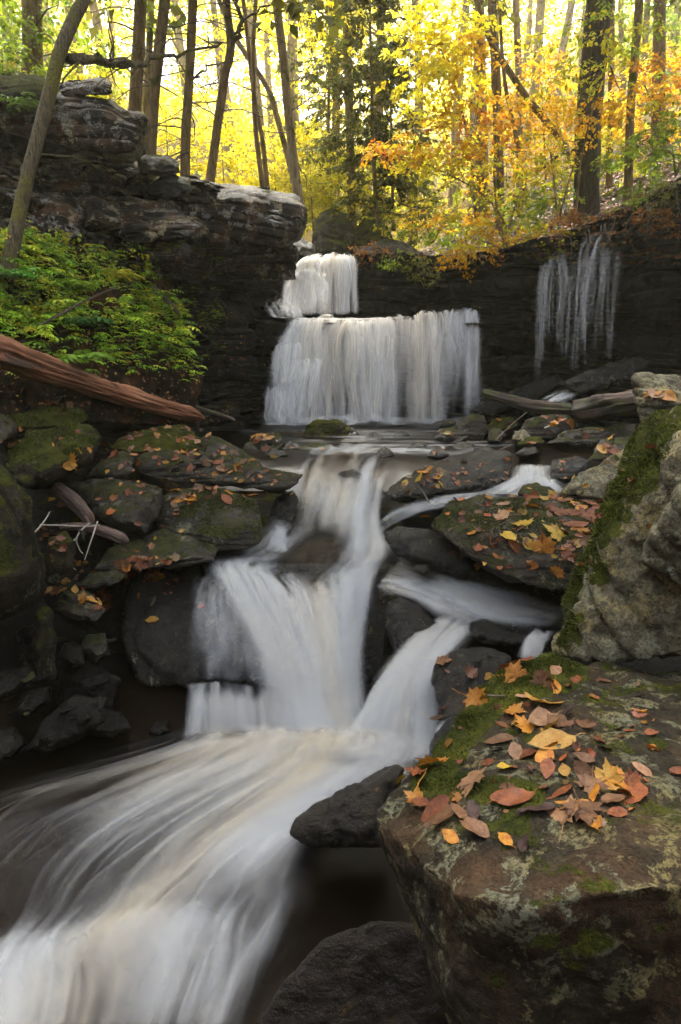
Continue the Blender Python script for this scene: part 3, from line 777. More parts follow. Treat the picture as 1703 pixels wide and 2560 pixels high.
rock('r12', 'boulder', 'dark wet rock at the lower left of the foreground boulder', [(712, 2092), (736, 2042), (853, 1977), (990, 1902), (1020, 1914), (1000, 2010), (955, 2116), (860, 2130), (764, 2124)], 2.75, 3.1, 0.5, 'brown', 0.08, 6, amp=0.04, seed=31)
rock('r13', 'boulder', 'broad wet brown rock in the bottom of the picture', [], 2, 2, 0, 'brown', extra=[
    (600, 2560, 2.05), (560, 2720, 1.95), (700, 2420, 2.15), (800, 2320, 2.22), (930, 2270, 2.25), (1060, 2290, 2.2), (1250, 2400, 2.1), (1300, 2720, 1.9), (640, 2800, 2.3), (1250, 2800, 2.4), (1100, 2500, 2.7), (760, 2560, 2.7)], k=14, sub=6, amp=0.014, seed=33)
rock('r14', 'stone', 'dark stone under the mossy left flank of the foreground boulder', [(1072, 1920), (1080, 1850), (1130, 1790), (1180, 1790), (1170, 1900), (1100, 1960)], 2.9, 3.2, 0.4, 'wet', 0.05, cat='stone')
rock('r15', 'stone', 'wet brown stone between the cascade and the foreground boulder', [(1086, 1800), (1120, 1740), (1180, 1730), (1200, 1770), (1150, 1810)], 3.6, 3.9, 0.35, 'brown', 0.05, cat='stone')

for i, (lab, ol, d, mat) in enumerate([
    ('dark peaked boulder at the right end of the fall pool', [(1136, 1100), (1140, 1062), (1180, 1030), (1212, 1042), (1226, 1080), (1200, 1104)], 11.6, 'darkmoss'),
    ('low dark rock left of the peaked boulder by the pool', [(1082, 1098), (1100, 1072), (1140, 1064), (1158, 1096), (1120, 1106)], 11.2, 'darkmoss'),
    ('lichen topped rock right of the peaked boulder by the pool', [(1208, 1076), (1240, 1044), (1284, 1042), (1292, 1066), (1240, 1086)], 11.8, 'mossy'),
    ('broad mossy rock under the broken right log', [(1284, 1090), (1310, 1046), (1380, 1030), (1430, 1040), (1440, 1072), (1380, 1100), (1310, 1104)], 11.0, 'darkmoss'),
    ('pale bare stone among the dark rocks by the pool', [(1278, 1098), (1288, 1080), (1312, 1076), (1326, 1090), (1310, 1106)], 10.3, 'grey'),
    ('mossy stone beside the pale bare stone', [(1290, 1112), (1320, 1092), (1354, 1090), (1362, 1108), (1330, 1118)], 10.1, 'mossy'),
    ('thin black ledge at the pool edge under the fall', [(1082, 1058), (1110, 1050), (1140, 1056), (1130, 1066), (1090, 1068)], 12.6, 'wet'),
    ('dark slab beneath the right hand logs', [(1360, 1110), (1400, 1080), (1500, 1070), (1590, 1060), (1600, 1100), (1480, 1116)], 10.4, 'darkmoss'),
    ('stone behind the pale bare stone by the pool', [(1218, 1104), (1222, 1076), (1250, 1070), (1268, 1090), (1250, 1106)], 10.9, 'darkmoss'),
    ('wet black rock beside the small right hand cascade', [(1370, 1200), (1376, 1150), (1440, 1136), (1476, 1150), (1460, 1196), (1410, 1214)], 8.0, 'wet'),
    ('low stone at the bend of the upper stream', [(1290, 1136), (1310, 1120), (1340, 1116), (1352, 1132), (1320, 1140)], 9.4, 'wet'),
    ('slanting dark slab below the side fall', [(1170, 1030), (1260, 990), (1340, 950), (1400, 930), (1420, 950), (1340, 1000), (1230, 1040)], 13.2, 'wet'),
    ('long slanting slab at the foot of the gorge wall', [(1390, 960), (1480, 920), (1600, 890), (1640, 900), (1580, 950), (1450, 990)], 12.0, 'wet')]):
    rock('rs%d' % i, 'boulder' if i in (0, 3) else 'stone', lab, ol, d, d + 0.35, 0.7, mat, 0.08, 5, cat='boulder' if i in (0, 3) else 'stone', seed=80 + i, strata=0.02)

rock('r16', 'boulder', 'mossy boulder right of the foreground boulder, beyond the edge of the view', [(1960, 2000), (2050, 1800), (2300, 1760), (2600, 1900), (2600, 2500), (2000, 2600)], 2.2, 3.2, 1.2, 'fore', 0.1)
rock('r17', 'boulder', 'dark boulder behind the foreground boulder, beyond the right edge of the view', [(1900, 1500), (1960, 1350), (2300, 1300), (2500, 1500), (2400, 1760), (1960, 1720)], 3.6, 4.4, 1.2, 'darkmoss', 0.1)

# moss as short blades where it grows thick
MOSSC = np.array([(0.020, 0.028, 0.004), (0.05, 0.06, 0.008), (0.085, 0.095, 0.011), (0.035, 0.042, 0.006)]) * 0.9
def moss_blades(key, n, ln, mask, parent=None, bright=1.0):
    V, F = GEO[key]
    r_ = np.random.default_rng(len(key) * 31 + n)
    fc = V[F[:, :3]]
    cen = fc.mean(1)
    nn = np.cross(fc[:, 1] - fc[:, 0], fc[:, 2] - fc[:, 0])
    ar = np.linalg.norm(nn, axis=1)
    nn /= ar[:, None] + 1e-12
    w = ar * mask(cen, nn)
    i = r_.choice(len(F), n, p=w / w.sum())
    b = r_.dirichlet((1, 1, 1), n)
    p = (fc[i] * b[..., None]).sum(1)
    d = nn[i] + r_.normal(0, 0.55, (n, 3))
    d /= np.linalg.norm(d, axis=1, keepdims=True)
    L = ln * r_.uniform(0.5, 1.3, n)
    sd = np.cross(d, r_.normal(0, 1, (n, 3)))
    sd /= np.linalg.norm(sd, axis=1, keepdims=True) + 1e-9
    T = np.stack([p - sd * (L * .28)[:, None] - nn[i] * .003, p + sd * (L * .28)[:, None] - nn[i] * .003, p + d * L[:, None]], 1).reshape(-1, 3)
    cc = MOSSC[r_.integers(0, 4, n)] * r_.uniform(.7, 1.3, (n, 1)) * bright
    o = mesh_obj('moss', T, np.arange(3 * n).reshape(-1, 3), M['fern'], parent or ROCKS[key], cols=np.repeat(cc, 3, axis=0), smoothed=False)
    o['kind'] = 'stuff'
    o['label'] = 'thick green moss'
nz = lambda c, s, sc: np.clip(0.5 + 1.8 * pnoise(c * sc, s), 0, 1)
B1 = lambda c: np.maximum(band(c, [(1085, 1905), (1120, 1840), (1195, 1745), (1270, 1690), (1400, 1665)], 66), 0.5 * band(c, [(1060, 1960), (1160, 1960), (1330, 1990)], 34))
moss_blades('r1', 16000, 0.013, lambda c, n: (B1(c) * nz(c, 5, 6.0) * (n[:, 2] > 0.2)) ** 1.5 + 1e-9)
moss_blades('r2', 20000, 0.022, lambda c, n: (band(c, [(1640, 1050), (1590, 1130), (1530, 1250), (1480, 1350), (1425, 1460), (1400, 1560)], 85) * nz(c, 6, 4.0)) ** 1.8 + 1e-9, r2parts, 1.25)
moss_blades('r3', 12000, 0.020, lambda c, n: nz(c, 7, 2.5) * np.clip(n[:, 2] + 0.2, 0, 1) + 1e-9, bright=0.8)
moss_blades('l2', 7000, 0.025, lambda c, n: nz(c, 8, 3) ** 2 * np.clip(n[:, 2], 0, 1) + 1e-9)
moss_blades('l3', 6000, 0.025, lambda c, n: nz(c, 9, 3) ** 2 * np.clip(n[:, 2], 0, 1) + 1e-9)
moss_blades('l1', 8000, 0.020, lambda c, n: nz(c, 10, 3) ** 2 * np.clip(n[:, 2], 0, 1) + 1e-9)
moss_blades('l9', 7000, 0.022, lambda c, n: nz(c, 11, 3) * np.clip(n[:, 2], 0, 1) + 1e-9, bright=0.7)

# ------------------------------------------------------------------ forest
rng = np.random.default_rng(7)
bpy.context.view_layer.update()
PAL = {
    'yellow': [(0.82, 0.70, 0.025), (0.80, 0.62, 0.02), (0.66, 0.66, 0.03), (0.84, 0.74, 0.05)],
    'gold': [(0.72, 0.38, 0.012), (0.66, 0.30, 0.010), (0.62, 0.42, 0.018), (0.74, 0.48, 0.02)],
    'orange': [(0.66, 0.20, 0.010), (0.72, 0.29, 0.012), (0.60, 0.34, 0.012), (0.50, 0.12, 0.010)],
    'ygreen': [(0.42, 0.44, 0.02), (0.54, 0.48, 0.02), (0.30, 0.36, 0.018), (0.66, 0.50, 0.02)],
    'green': [(0.16, 0.26, 0.014), (0.24, 0.34, 0.02), (0.11, 0.19, 0.014), (0.36, 0.40, 0.02)],
    'olive': [(0.10, 0.115, 0.018), (0.15, 0.15, 0.02), (0.07, 0.09, 0.016), (0.20, 0.18, 0.025)],
    'rust': [(0.28, 0.09, 0.02), (0.36, 0.14, 0.02), (0.20, 0.08, 0.03), (0.42, 0.20, 0.03)],
}

def leaf_quads(C, D, Nn, s, w=0.62, fold=0.12):
    """C centre, D along, Nn normal (n,3); s (n,) length"""
    S = np.cross(D, Nn)
    S /= np.linalg.norm(S, axis=1, keepdims=True) + 1e-9
    a = C - D * s[:, None] * 0.5
    b = C + S * (s * w * 0.5)[:, None] + Nn * (s * fold)[:, None]
    c = C + D * s[:, None] * 0.5 - Nn * (s * 0.15)[:, None]
    d = C - S * (s * w * 0.5)[:, None] + Nn * (s * fold)[:, None]
    V = np.stack([a, b, c, d], 1).reshape(-1, 3)
    F = np.arange(len(C) * 4).reshape(-1, 4)
    return V, F

def unit(v):
    return v / (np.linalg.norm(v, axis=-1, keepdims=True) + 1e-9)

def pick_cols(n, pal, jit=0.18):
    A = np.array(PAL[pal] if isinstance(pal, str) else pal)
    c = A[rng.integers(0, len(A), n)]
    return np.clip(c * (1 + jit * rng.standard_normal((n, 1))) * (1 + 0.5 * jit * rng.standard_normal((n, 3))), 0.002, 0.95)

def spray_clump(mb, c, r, n, size, pal, per=11, flat=0.35, shell=0.45, twigs=None):
    m = max(1, int(n // per))
    u = unit(rng.standard_normal((m, 3)))
    pos = np.asarray(c) + u * (rng.random((m, 1)) ** shell) * np.asarray(r)
    az = rng.random(m) * 2 * np.pi
    D = np.stack([np.cos(az) + u[:, 0] * 0.9, np.sin(az) + u[:, 1] * 0.9, rng.normal(-0.12, 0.22, m)], 1)
    D = unit(D)
    up = unit(np.stack([rng.normal(0, flat, m), rng.normal(0, flat, m), np.ones(m)], 1))
    S = unit(np.cross(D, up))
    L = size * per * 0.30
    if twigs is not None:
        for k in range(0, m):
            e = pos[k] + D[k] * L
            twigs.append((pos[k] - D[k] * L * 0.4, pos[k] + [0, 0, 0.02], e))
    t = rng.random((m, per))
    side = np.where(rng.random((m, per)) < 0.5, -1.0, 1.0) * rng.uniform(0.2, 0.95, (m, per))
    C = pos[:, None] + D[:, None] * (t * L)[..., None] + S[:, None] * (side * size * 0.75)[..., None]
    C = C + up[:, None] * (rng.normal(0, size * 0.35, (m, per)))[..., None] - np.array([0, 0, 1.0]) * (t ** 2 * L * 0.18)[..., None]
    LD = unit(D[:, None] * 0.7 + S[:, None] * side[..., None] * 0.9 + rng.normal(0, 0.3, (m, per, 3)) - np.array([0, 0, 0.25]))
    LN = unit(up[:, None] + rng.normal(0, 0.42, (m, per, 3)))
    LN = unit(LN - LD * (LN * LD).sum(-1, keepdims=True))
    sz = size * rng.uniform(0.6, 1.25, (m, per))
    V, F = leaf_quads(C.reshape(-1, 3), LD.reshape(-1, 3), LN.reshape(-1, 3), sz.ravel())
    A = np.array(PAL[pal] if isinstance(pal, str) else pal)
    tc = A[rng.integers(0, len(A), m)][:, None]
    lc = A[rng.integers(0, len(A), (m, per))]
    col = (0.55 * tc + 0.45 * lc) * (1 + 0.16 * rng.standard_normal((m, per, 1)))
    mb.add(V, F, np.repeat(np.clip(col.reshape(-1, 3), 0.002, 0.95), 4, axis=0))

def tube(mb, pts, radii, sides=6, rough=0.0, seed=0, cap=True):
    pts = np.asarray(pts, float)
    n = len(pts)
    T = unit(np.gradient(pts, axis=0))
    ref = np.array([0.0, 1.0, 0.0]) if abs(T[:, 1]).mean() < 0.8 else np.array([1.0, 0, 0])
    A = unit(np.cross(T, ref))
    B = np.cross(T, A)
    th = np.linspace(0, 2 * np.pi, sides, endpoint=False)
    R = np.asarray(radii, float)[:, None] * np.ones((n, sides))
    if rough:
        ln = np.concatenate([[0], np.cumsum(np.linalg.norm(np.diff(pts, axis=0), axis=1))])
        g = np.stack(np.broadcast_arrays(np.cos(th)[None] * 2.2, np.sin(th)[None] * 2.2, ln[:, None] * 1.1), -1).reshape(-1, 3)
        R = R * (1 + rough * fbm(g, 4, seed)).reshape(n, sides) if False else R * (1 + rough * fbm(g, 4, seed).reshape(n, sides))
    V = pts[:, None] + R[..., None] * (np.cos(th)[None, :, None] * A[:, None] + np.sin(th)[None, :, None] * B[:, None])
    a = np.arange(n * sides).reshape(n, sides)
    b = np.roll(a, -1, 1)
    F = np.stack([a[:-1], b[:-1], b[1:], a[1:]], -1).reshape(-1, 4)
    mb.add(V.reshape(-1, 3), F)

def branch(mb, p, d, L, r, droop, wig, sides=4, n=6):
    """a bent tapering branch; returns its points"""
    pts = [np.array(p, float)]
    v = unit(np.array(d, float))
    for k in range(n):
        v = unit(v + rng.normal(0, wig, 3) + np.array([0, 0, -droop / n]))
        pts.append(pts[-1] + v * L / n)
    pts = np.array(pts)
    tube(mb, pts, np.linspace(r, r * 0.25, n + 1), sides)
    return pts

TREES = []
def tree(label, path, wpx, d, name='tree', bark='bark', group='trees at the edge of the wood', nb=16, blen=1.6, bmode='dead', leafpal=None, clumps=(), limb_px=(), extra=5.0, mossy=False, sub=True, leafsize=0.1, crown_n=0, d1=None, needles=0, taper=0.62, sides=12, shade_canopy=None):
    d1 = d if d1 is None else d1
    n0 = len(path)
    pts = np.array([P(px, py, d + (d1 - d) * k / max(1, n0 - 1)) for k, (px, py) in enumerate(path)])
    up = unit(pts[-1] - pts[-2])
    base = pts[0] - unit(pts[1] - pts[0]) * 0.5
    ctrl = [base] + list(pts)
    if extra:
        ctrl += [pts[-1] + up * extra * 0.5 + [0, 0, 0.2], pts[-1] + up * extra + [0, 0, 0.6]]
    if shade_canopy:
        a = np.array(ctrl[-1])
        ctrl += [a + (np.array([a[0], a[1], shade_canopy[0]]) - a) * f for f in (0.34, 0.67, 1.0)]
    pth = cr(np.array(ctrl), 40)
    r0 = wpx * 0.5 * np.linalg.norm(pts[0] - [0, 0, CZ]) / FPX / 1.12
    ln = np.linspace(0, 1, 40)
    rr = r0 * (1 - (1 - taper) * ln) * (1 + 0.55 * np.exp(-ln * 26))
    t = thing(name, (pts[0][0], pts[0][1], pts[0][2]), label, 'tree', group)
    mb = MB()
    tube(mb, pth, rr, sides, 0.10, len(TREES))
    mb.build('trunk', M[bark], t)
    bm_, lv = MB(), MB()
    tips = []
    ne = len(pth)
    for k in range(nb):
        i = int(ne * (0.18 + 0.8 * (k + rng.random()) / nb))
        i = min(i, ne - 2)
        az = rng.random() * 2 * np.pi
        f = 1.0 - 0.45 * i / ne
        L = blen * rng.uniform(0.5, 1.25) * f
        if bmode == 'dead':
            dv = (math.cos(az), math.sin(az), rng.uniform(-0.15, 0.3)); dr = 0.5
        elif bmode == 'hem':
            dv = (math.cos(az), math.sin(az), rng.uniform(-0.05, 0.2)); dr = 0.55
        else:
            dv = (math.cos(az), math.sin(az), rng.uniform(0.3, 0.9)); dr = 0.1
        q = branch(bm_, pth[i], dv, L, max(0.006, rr[i] * rng.uniform(0.10, 0.2)), dr, 0.16)
        tips.append(q)
        if sub:
            for j in range(3 if bmode != 'hem' else 5):
                s = q[rng.integers(1, len(q))]
                sv = unit(np.array(dv) + rng.normal(0, 0.75, 3) * [1, 1, 0.4])
                q2 = branch(bm_, s, sv, L * rng.uniform(0.25, 0.5), max(0.004, rr[i] * 0.05), dr, 0.2, 3, 4)
                tips.append(q2)
    for lp in limb_px:
        w = lp[0]
        q = cr(np.array([P(*c) for c in lp[1:]]), 18)
        q = q + 0.03 * np.random.default_rng(3).standard_normal(q.shape)
        tube(bm_, q, np.linspace(w, w * 0.3, 18), 6, 0.15, 5)
        for j in range(8):
            s = q[rng.integers(3, 18)]
            q2 = branch(bm_, s, rng.normal(0, 1, 3) * [1, 1, 0.5], rng.uniform(0.4, 1.1), w * 0.25, 0.2, 0.2, 3, 5)
            tips.append(q2)
    if bm_.n:
        bm_.build('branches', M['twig'] if bark != 'barkmoss' else M[bark], t)['kind'] = 'stuff'
    if needles:
        for q in tips:
            m = int(needles * (len(q) / 5))
            tt = rng.random(m) * (len(q) - 1)
            i = tt.astype(int)
            fr = (tt - i)[:, None]
            c = q[i] * (1 - fr) + q[np.minimum(i + 1, len(q) - 1)] * fr
            dd = unit(q[-1] - q[0])
            sd = unit(np.cross(np.tile(dd, (m, 1)), [0, 0, 1.0])) * rng.choice([-1, 1], m)[:, None]
            D = unit(sd + dd * 0.6 + rng.normal(0, 0.25, (m, 3)) - [0, 0, 0.25])
            s = leafsize * rng.uniform(0.7, 1.5, m)
            Nn = unit(rng.normal(0, 0.35, (m, 3)) + [0, 0, 1])
            Nn = unit(Nn - D * (Nn * D).sum(-1, keepdims=True))
            V, F = leaf_quads(c + D * s[:, None] * 0.45, D, Nn, s, 0.22, 0.02)
            lv.add(V, F, np.repeat(pick_cols(m, leafpal or 'olive'), 4, axis=0))
    if crown_n and leafpal:
        for q in tips:
            spray_clump(lv, q[-1], (0.5, 0.5, 0.3), crown_n, leafsize, leafpal)
    for (px, py, dd, rx, rz, n, s, pal) in clumps:
        m_ = mpp(dd) * 1.1
        spray_clump(lv, P(px, py, dd), (rx * m_, rx * m_ * 0.9, rz * m_), n, s, pal)
    if shade_canopy:
        top, rad_, ncl = shade_canopy
        a = pth[-1] + np.array([0.25 * (0 - pth[-1][0]), -3.0, 0]) if d > 9.2 else pth[-1]   # unseen crowns, added and pushed over the stream to shade the gorge
        for k in range(ncl):
            az, rr_ = rng.random() * 6.283, rad_ * rng.random() ** 0.55
            z = top - 0.3 - rng.random() * 4.5 - 0.25 * rr_
            spray_clump(lv, (a[0] + rr_ * math.cos(az), a[1] + rr_ * math.sin(az), z), (0.9, 0.9, 0.35), 40, 0.30, leafpal or 'olive', per=10)
    if lv.n:
        o = lv.build('crown', M['needle' if needles or shade_canopy else 'leaf'], t, smoothed=False)
        o['kind'] = 'stuff'
    TREES.append(t)
    return t

# --- trees that can be told apart, left to right
tree('stout straight trunk standing on the top of the left outcrop', [(82, 215), (81, 100), (79, 0)], 44, 14.0, bark='bark', nb=8, blen=1.5, clumps=[(40, 60, 13.6, 120, 90, 500, 0.12, 'green'), (150, 90, 15, 120, 90, 600, 0.12, 'green'), (30, 200, 13, 90, 40, 300, 0.1, 'ygreen'), (130, -60, 14, 170, 70, 400, 0.12, 'green')], shade_canopy=(18.0, 4.6, 56))
tree('slender mossy tree leaning right in front of the left outcrop', [(38, 590), (72, 430), (118, 258), (148, 137), (190, 36), (214, -10)], 31, 8.6, shade_canopy=(15.0, 4.5, 56), bark='barkmoss', nb=4, blen=0.8, d1=9.4, extra=2.5, taper=0.7,
     limb_px=[(0.075, (150, 140, 9.2), (200, 143, 9.25), (240, 150, 9.3), (262, 160, 9.35), (320, 156, 9.45), (345, 170, 9.5)), (0.05, (240, 150, 9.3), (330, 160, 9.8), (440, 140, 10.4), (560, 108, 11.0))])
tree('dark trunk, left of the close pair on the outcrop', [(337, 285), (345, 140), (352, 0)], 30, 14.5, nb=26, blen=1.7, clumps=[(300, -40, 14.5, 120, 60, 400, 0.1, 'green')], shade_canopy=(18.0, 4.6, 56))
tree('dark trunk, right of the close pair on the outcrop', [(376, 385), (384, 250), (397, 137), (412, 0)], 28, 14.0, nb=24, blen=1.6, shade_canopy=(18.0, 4.6, 56))
tree('thin trunk behind the close pair on the outcrop', [(360, 300), (372, 140), (378, 0)], 18, 16.0, nb=14, blen=1.4, bark='bark2')
tree('upright dark trunk with many dead twigs, beside the mossy block', [(463, 440), (465, 330), (472, 220), (483, 0)], 24, 14.2, nb=34, blen=1.8, limb_px=[(0.035, (465, 370, 14.2), (445, 400, 14.0), (440, 425, 13.9)), (0.03, (472, 200, 14.2), (520, 170, 14.3), (600, 150, 14.6))], shade_canopy=(18.0, 4.6, 56))
tree('curving dark trunk that forks near the top, left of centre', [(527, 440), (548, 285), (562, 190), (577, 118), (566, 0)], 22, 14.8, nb=30, blen=1.7, limb_px=[(0.06, (577, 118, 14.8), (600, 60, 14.8), (592, 0, 14.8), (600, -60, 14.8)), (0.03, (577, 110, 14.8), (620, 40, 15), (700, 12, 15.3), (760, 4, 15.5))], shade_canopy=(18.0, 4.6, 56))
tree('thin trunk leaning far left across its neighbour', [(722, 400), (695, 300), (669, 220), (592, 100), (560, 30)], 15, 17.0, nb=10, blen=1.2, bark='bark2')
tree('pair stem trunk, the straighter one left of the nose rock', [(655, 455), (640, 330), (634, 220), (634, 100), (640, 0)], 13, 16.5, nb=14, blen=1.3)
tree('pair stem trunk, the more bowed one behind the nose rock', [(668, 462), (656, 350), (638, 260), (628, 180)], 13, 16.8, nb=8, blen=1.1, extra=2)
tree('tall sunlit trunk rising behind the long wet block', [(745, 490), (732, 380), (722, 290), (707, 137), (691, 0)], 24, 16.0, nb=16, blen=1.7, bark='bark2', clumps=[(760, 60, 17, 120, 70, 500, 0.1, 'yellow')], shade_canopy=(18.0, 4.6, 56))
tree('tall hazy trunk behind the pale boulder', [(880, 552), (877, 400), (872, 250), (864, 0)], 24, 21.0, nb=22, blen=2.2, bmode='hem', needles=24, leafpal='olive', leafsize=0.2)
tree('slender hemlock right of the tall hazy trunk', [(942, 536), (934, 400), (930, 250), (926, 90)], 12, 19.0, nb=46, blen=2.1, bmode='hem', needles=34, leafpal='olive', leafsize=0.17, extra=1.5, taper=0.3)
tree('young hemlock with drooping boughs, right of the slender one', [(983, 532), (980, 420), (978, 320), (976, 200)], 9, 20.0, nb=40, blen=1.8, bmode='hem', needles=34, leafpal='olive', leafsize=0.16, extra=0.6, taper=0.25)
tree('hemlock with dark boughs left of the hazy trunk', [(820, 540), (818, 420), (822, 250), (826, 80)], 12, 24.0, nb=46, blen=2.3, bmode='hem', needles=36, leafpal='olive', leafsize=0.2, extra=2, taper=0.3)
tree('thick dark trunk, left of the pair in the yellow leaves', [(1206, 520), (1204, 354), (1200, 160), (1196, 0)], 34, 21.5, nb=14, blen=2.0)
tree('dark trunk, right of the pair in the yellow leaves', [(1250, 540), (1247, 397), (1239, 163), (1230, 0)], 25, 19.5, nb=14, blen=1.8, shade_canopy=(18.0, 4.6, 56))
tree('grey trunk with a mat of bare twigs above the orange maple', [(1300, 500), (1300, 330), (1296, 160), (1290, 0)], 20, 22.0, nb=30, blen=1.8, bark='bark2')
tree('dead trunk leaning left behind the big hemlock trunk', [(1420, 380), (1394, 337), (1323, 250), (1263, 163), (1230, 110)], 17, 19.0, nb=6, blen=1.0, extra=1, name='leaning_tree')
tree('thin sapling trunk bent left amid the orange leaves', [(1312, 470), (1290, 340), (1270, 250), (1262, 200)], 11, 18.0, nb=8, blen=1.0, extra=1)
tree('biggest trunk on the right bank with rough furrowed bark', [(1466, 535), (1468, 400), (1474, 272), (1486, 130), (1500, -10)], 58, 16.0, bark='barkdark', nb=9, blen=1.6, sides=18, taper=0.8, shade_canopy=(18.0, 4.6, 56))
tree('leaning dark trunk right of the biggest one', [(1571, 455), (1574, 360), (1577, 272), (1594, 60), (1600, -10)], 20, 15.5, nb=16, blen=1.5, limb_px=[(0.04, (1574, 390, 15.5), (1595, 370, 15.5), (1625, 340, 15.5))], shade_canopy=(18.0, 4.6, 56))
tree('far straight trunk near the right edge', [(1645, 330), (1647, 160), (1650, 0)], 28, 18.0, nb=12, blen=1.6, shade_canopy=(18.0, 4.6, 56))
tree('slim trunk between the biggest one and its leaning neighbour', [(1524, 420), (1528, 250), (1530, 0)], 16, 19.5, nb=12, blen=1.5)

tree('hemlock rooted on the right bank beyond the edge of the view', [(1960, 420), (1962, 200), (1964, 0)], 40, 11.0, nb=6, shade_canopy=(17.0, 5.0, 60))  # out of view, added for the shade its crown casts on the foreground
tree('hemlock rooted on the left bank beyond the edge of the view', [(-330, 420), (-332, 200), (-334, 0)], 40, 9.0, nb=6, shade_canopy=(17.0, 5.0, 60))  # its partner on the left, also added only for its shade

# --- understory: maples, saplings and shrubs on the plateau edge
def shrub(label, base, stems, clumps, name='maple_sapling', group='young maples along the plateau edge', stem_r=0.03):
    b = P(*base)
    t = thing(name, b, label, 'sapling', group)
    mb, lv, tw = MB(), MB(), []
    for st in stems:
        q = cr(np.array([b] + [P(*s) for s in st]), 14)
        sm = MB()
        tube(sm, q, np.linspace(stem_r, stem_r * 0.3, 14), 6, 0.1, 1)
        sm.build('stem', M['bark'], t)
        for j in range(5):
            branch(mb, q[rng.integers(4, 14)], rng.normal(0, 1, 3) * [1, 1, 0.4], rng.uniform(0.4, 1.0), stem_r * 0.35, 0.1, 0.2, 3, 5)
    for (px, py, dd, rx, rz, n, s, pal) in clumps:
        m_ = mpp(dd) * 1.1
        spray_clump(lv, P(px, py, dd), (rx * m_, rx * m_ * 0.8, rz * m_), n, s, pal, twigs=tw)
    for (a, m_, e) in tw[::2]:
        tube(mb, [a, m_, e], [0.006, 0.005, 0.003], 3)
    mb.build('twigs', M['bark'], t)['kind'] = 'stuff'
    o = lv.build('crown', M['leaf'], t, smoothed=False)
    o['kind'] = 'stuff'
    return t

shrub('orange leaved maple sapling spreading above the right bank', (1268, 640, 15.0),
      [[(1245, 540, 15.1), (1235, 440, 15.2), (1238, 360, 15.3)], [(1262, 560, 15.0), (1222, 500, 15.0), (1150, 450, 14.9), (1040, 400, 14.6)], [(1275, 560, 15.2), (1300, 480, 15.4)]],
      [(1010, 385, 14.6, 70, 18, 280, 0.11, 'gold'), (960, 380, 14.5, 30, 14, 90, 0.11, 'orange'), (1100, 355, 14.8, 100, 30, 420, 0.11, 'gold'), (1110, 400, 14.9, 120, 36, 520, 0.11, 'yellow'), (1210, 320, 15.2, 110, 50, 400, 0.11, 'orange'), (1230, 420, 15.2, 120, 60, 520, 0.105, 'gold'), (1180, 480, 15.2, 120, 50, 480, 0.1, 'ygreen'),
       (1120, 545, 15.4, 110, 22, 450, 0.1, 'gold'), (1240, 560, 15.2, 120, 44, 420, 0.1, 'ygreen'), (1290, 240, 15.8, 90, 60, 220, 0.11, 'gold'), (1170, 280, 15.4, 90, 40, 350, 0.11, 'gold')])
shrub('yellow maple hanging over the right gorge wall', (1282, 650, 14.6), [[(1250, 560, 14.7), (1230, 500, 14.8)], [(1250, 620, 14.4), (1200, 600, 14.2)]],
      [(1160, 645, 14.3, 60, 30, 320, 0.1, 'gold'), (1210, 610, 14.4, 70, 30, 320, 0.1, 'gold'), (1130, 620, 14.3, 40, 12, 100, 0.1, 'yellow'), (1300, 590, 14.8, 90, 40, 400, 0.09, 'ygreen')])
shrub('green gold maple beside the biggest trunk', (1395, 560, 15.0), [[(1385, 450, 15.2), (1375, 380, 15.3)], [(1420, 460, 15.2), (1440, 400, 15.3)]],
      [(1360, 400, 15.6, 80, 60, 600, 0.1, 'ygreen'), (1330, 470, 15.4, 80, 40, 450, 0.1, 'ygreen'), (1410, 330, 15.5, 70, 40, 350, 0.1, 'gold'), (1380, 500, 15.2, 60, 30, 250, 0.1, 'green'), (1310, 530, 15.6, 80, 40, 400, 0.1, 'green')])
shrub('broad yellow maple branch high above the centre right', (1190, 560, 17.5), [[(1180, 400, 17.2), (1140, 220, 16.6), (1100, 120, 16)]],
      [(1100, 110, 15.6, 90, 40, 420, 0.15, 'yellow'), (1060, 200, 15.8, 80, 45, 380, 0.15, 'yellow'), (1130, 40, 15.8, 90, 40, 380, 0.15, 'yellow'), (1150, 190, 15.9, 70, 40, 300, 0.15, 'yellow'), (1080, 280, 15.8, 50, 30, 160, 0.15, 'yellow'), (1020, 60, 15.8, 40, 25, 120, 0.15, 'yellow'), (1160, 120, 15.8, 60, 50, 260, 0.14, 'gold')], stem_r=0.05)
shrub('gold leaved maple in front of the biggest trunk', (1440, 540, 14.6), [[(1450, 420, 14.4), (1480, 280, 14.2), (1520, 150, 14)]],
      [(1480, 280, 14.2, 90, 40, 300, 0.1, 'gold'), (1540, 150, 14.2, 110, 50, 300, 0.1, 'ygreen'), (1460, 110, 14.4, 100, 50, 300, 0.1, 'ygreen'), (1600, 240, 14.2, 90, 50, 300, 0.1, 'gold'), (1660, 180, 14.0, 80, 50, 250, 0.1, 'orange'), (1420, 200, 14.6, 90, 50, 260, 0.1, 'ygreen'), (1560, 60, 14.5, 130, 50, 260, 0.1, 'green')])
shrub('bright green bush on the bank at the right edge', (1690, 440, 13.6), [[(1680, 360, 13.6)], [(1720, 360, 13.8)]],
      [(1660, 370, 13.8, 80, 45, 600, 0.1, 'green'), (1700, 300, 14.0, 80, 60, 600, 0.1, 'green'), (1600, 400, 15.0, 90, 30, 400, 0.1, 'green')], name='bush', group=None)
shrub('olive bush on the rim left of the orange maple', (1080, 610, 16.2), [[(1060, 540, 16.2)], [(1120, 540, 16.2)]],
      [(1060, 560, 16.4, 80, 40, 500, 0.09, 'olive'), (1000, 560, 17, 60, 30, 300, 0.09, 'ygreen'), (1110, 590, 16.0, 90, 26, 450, 0.09, 'green')], name='bush', group=None)
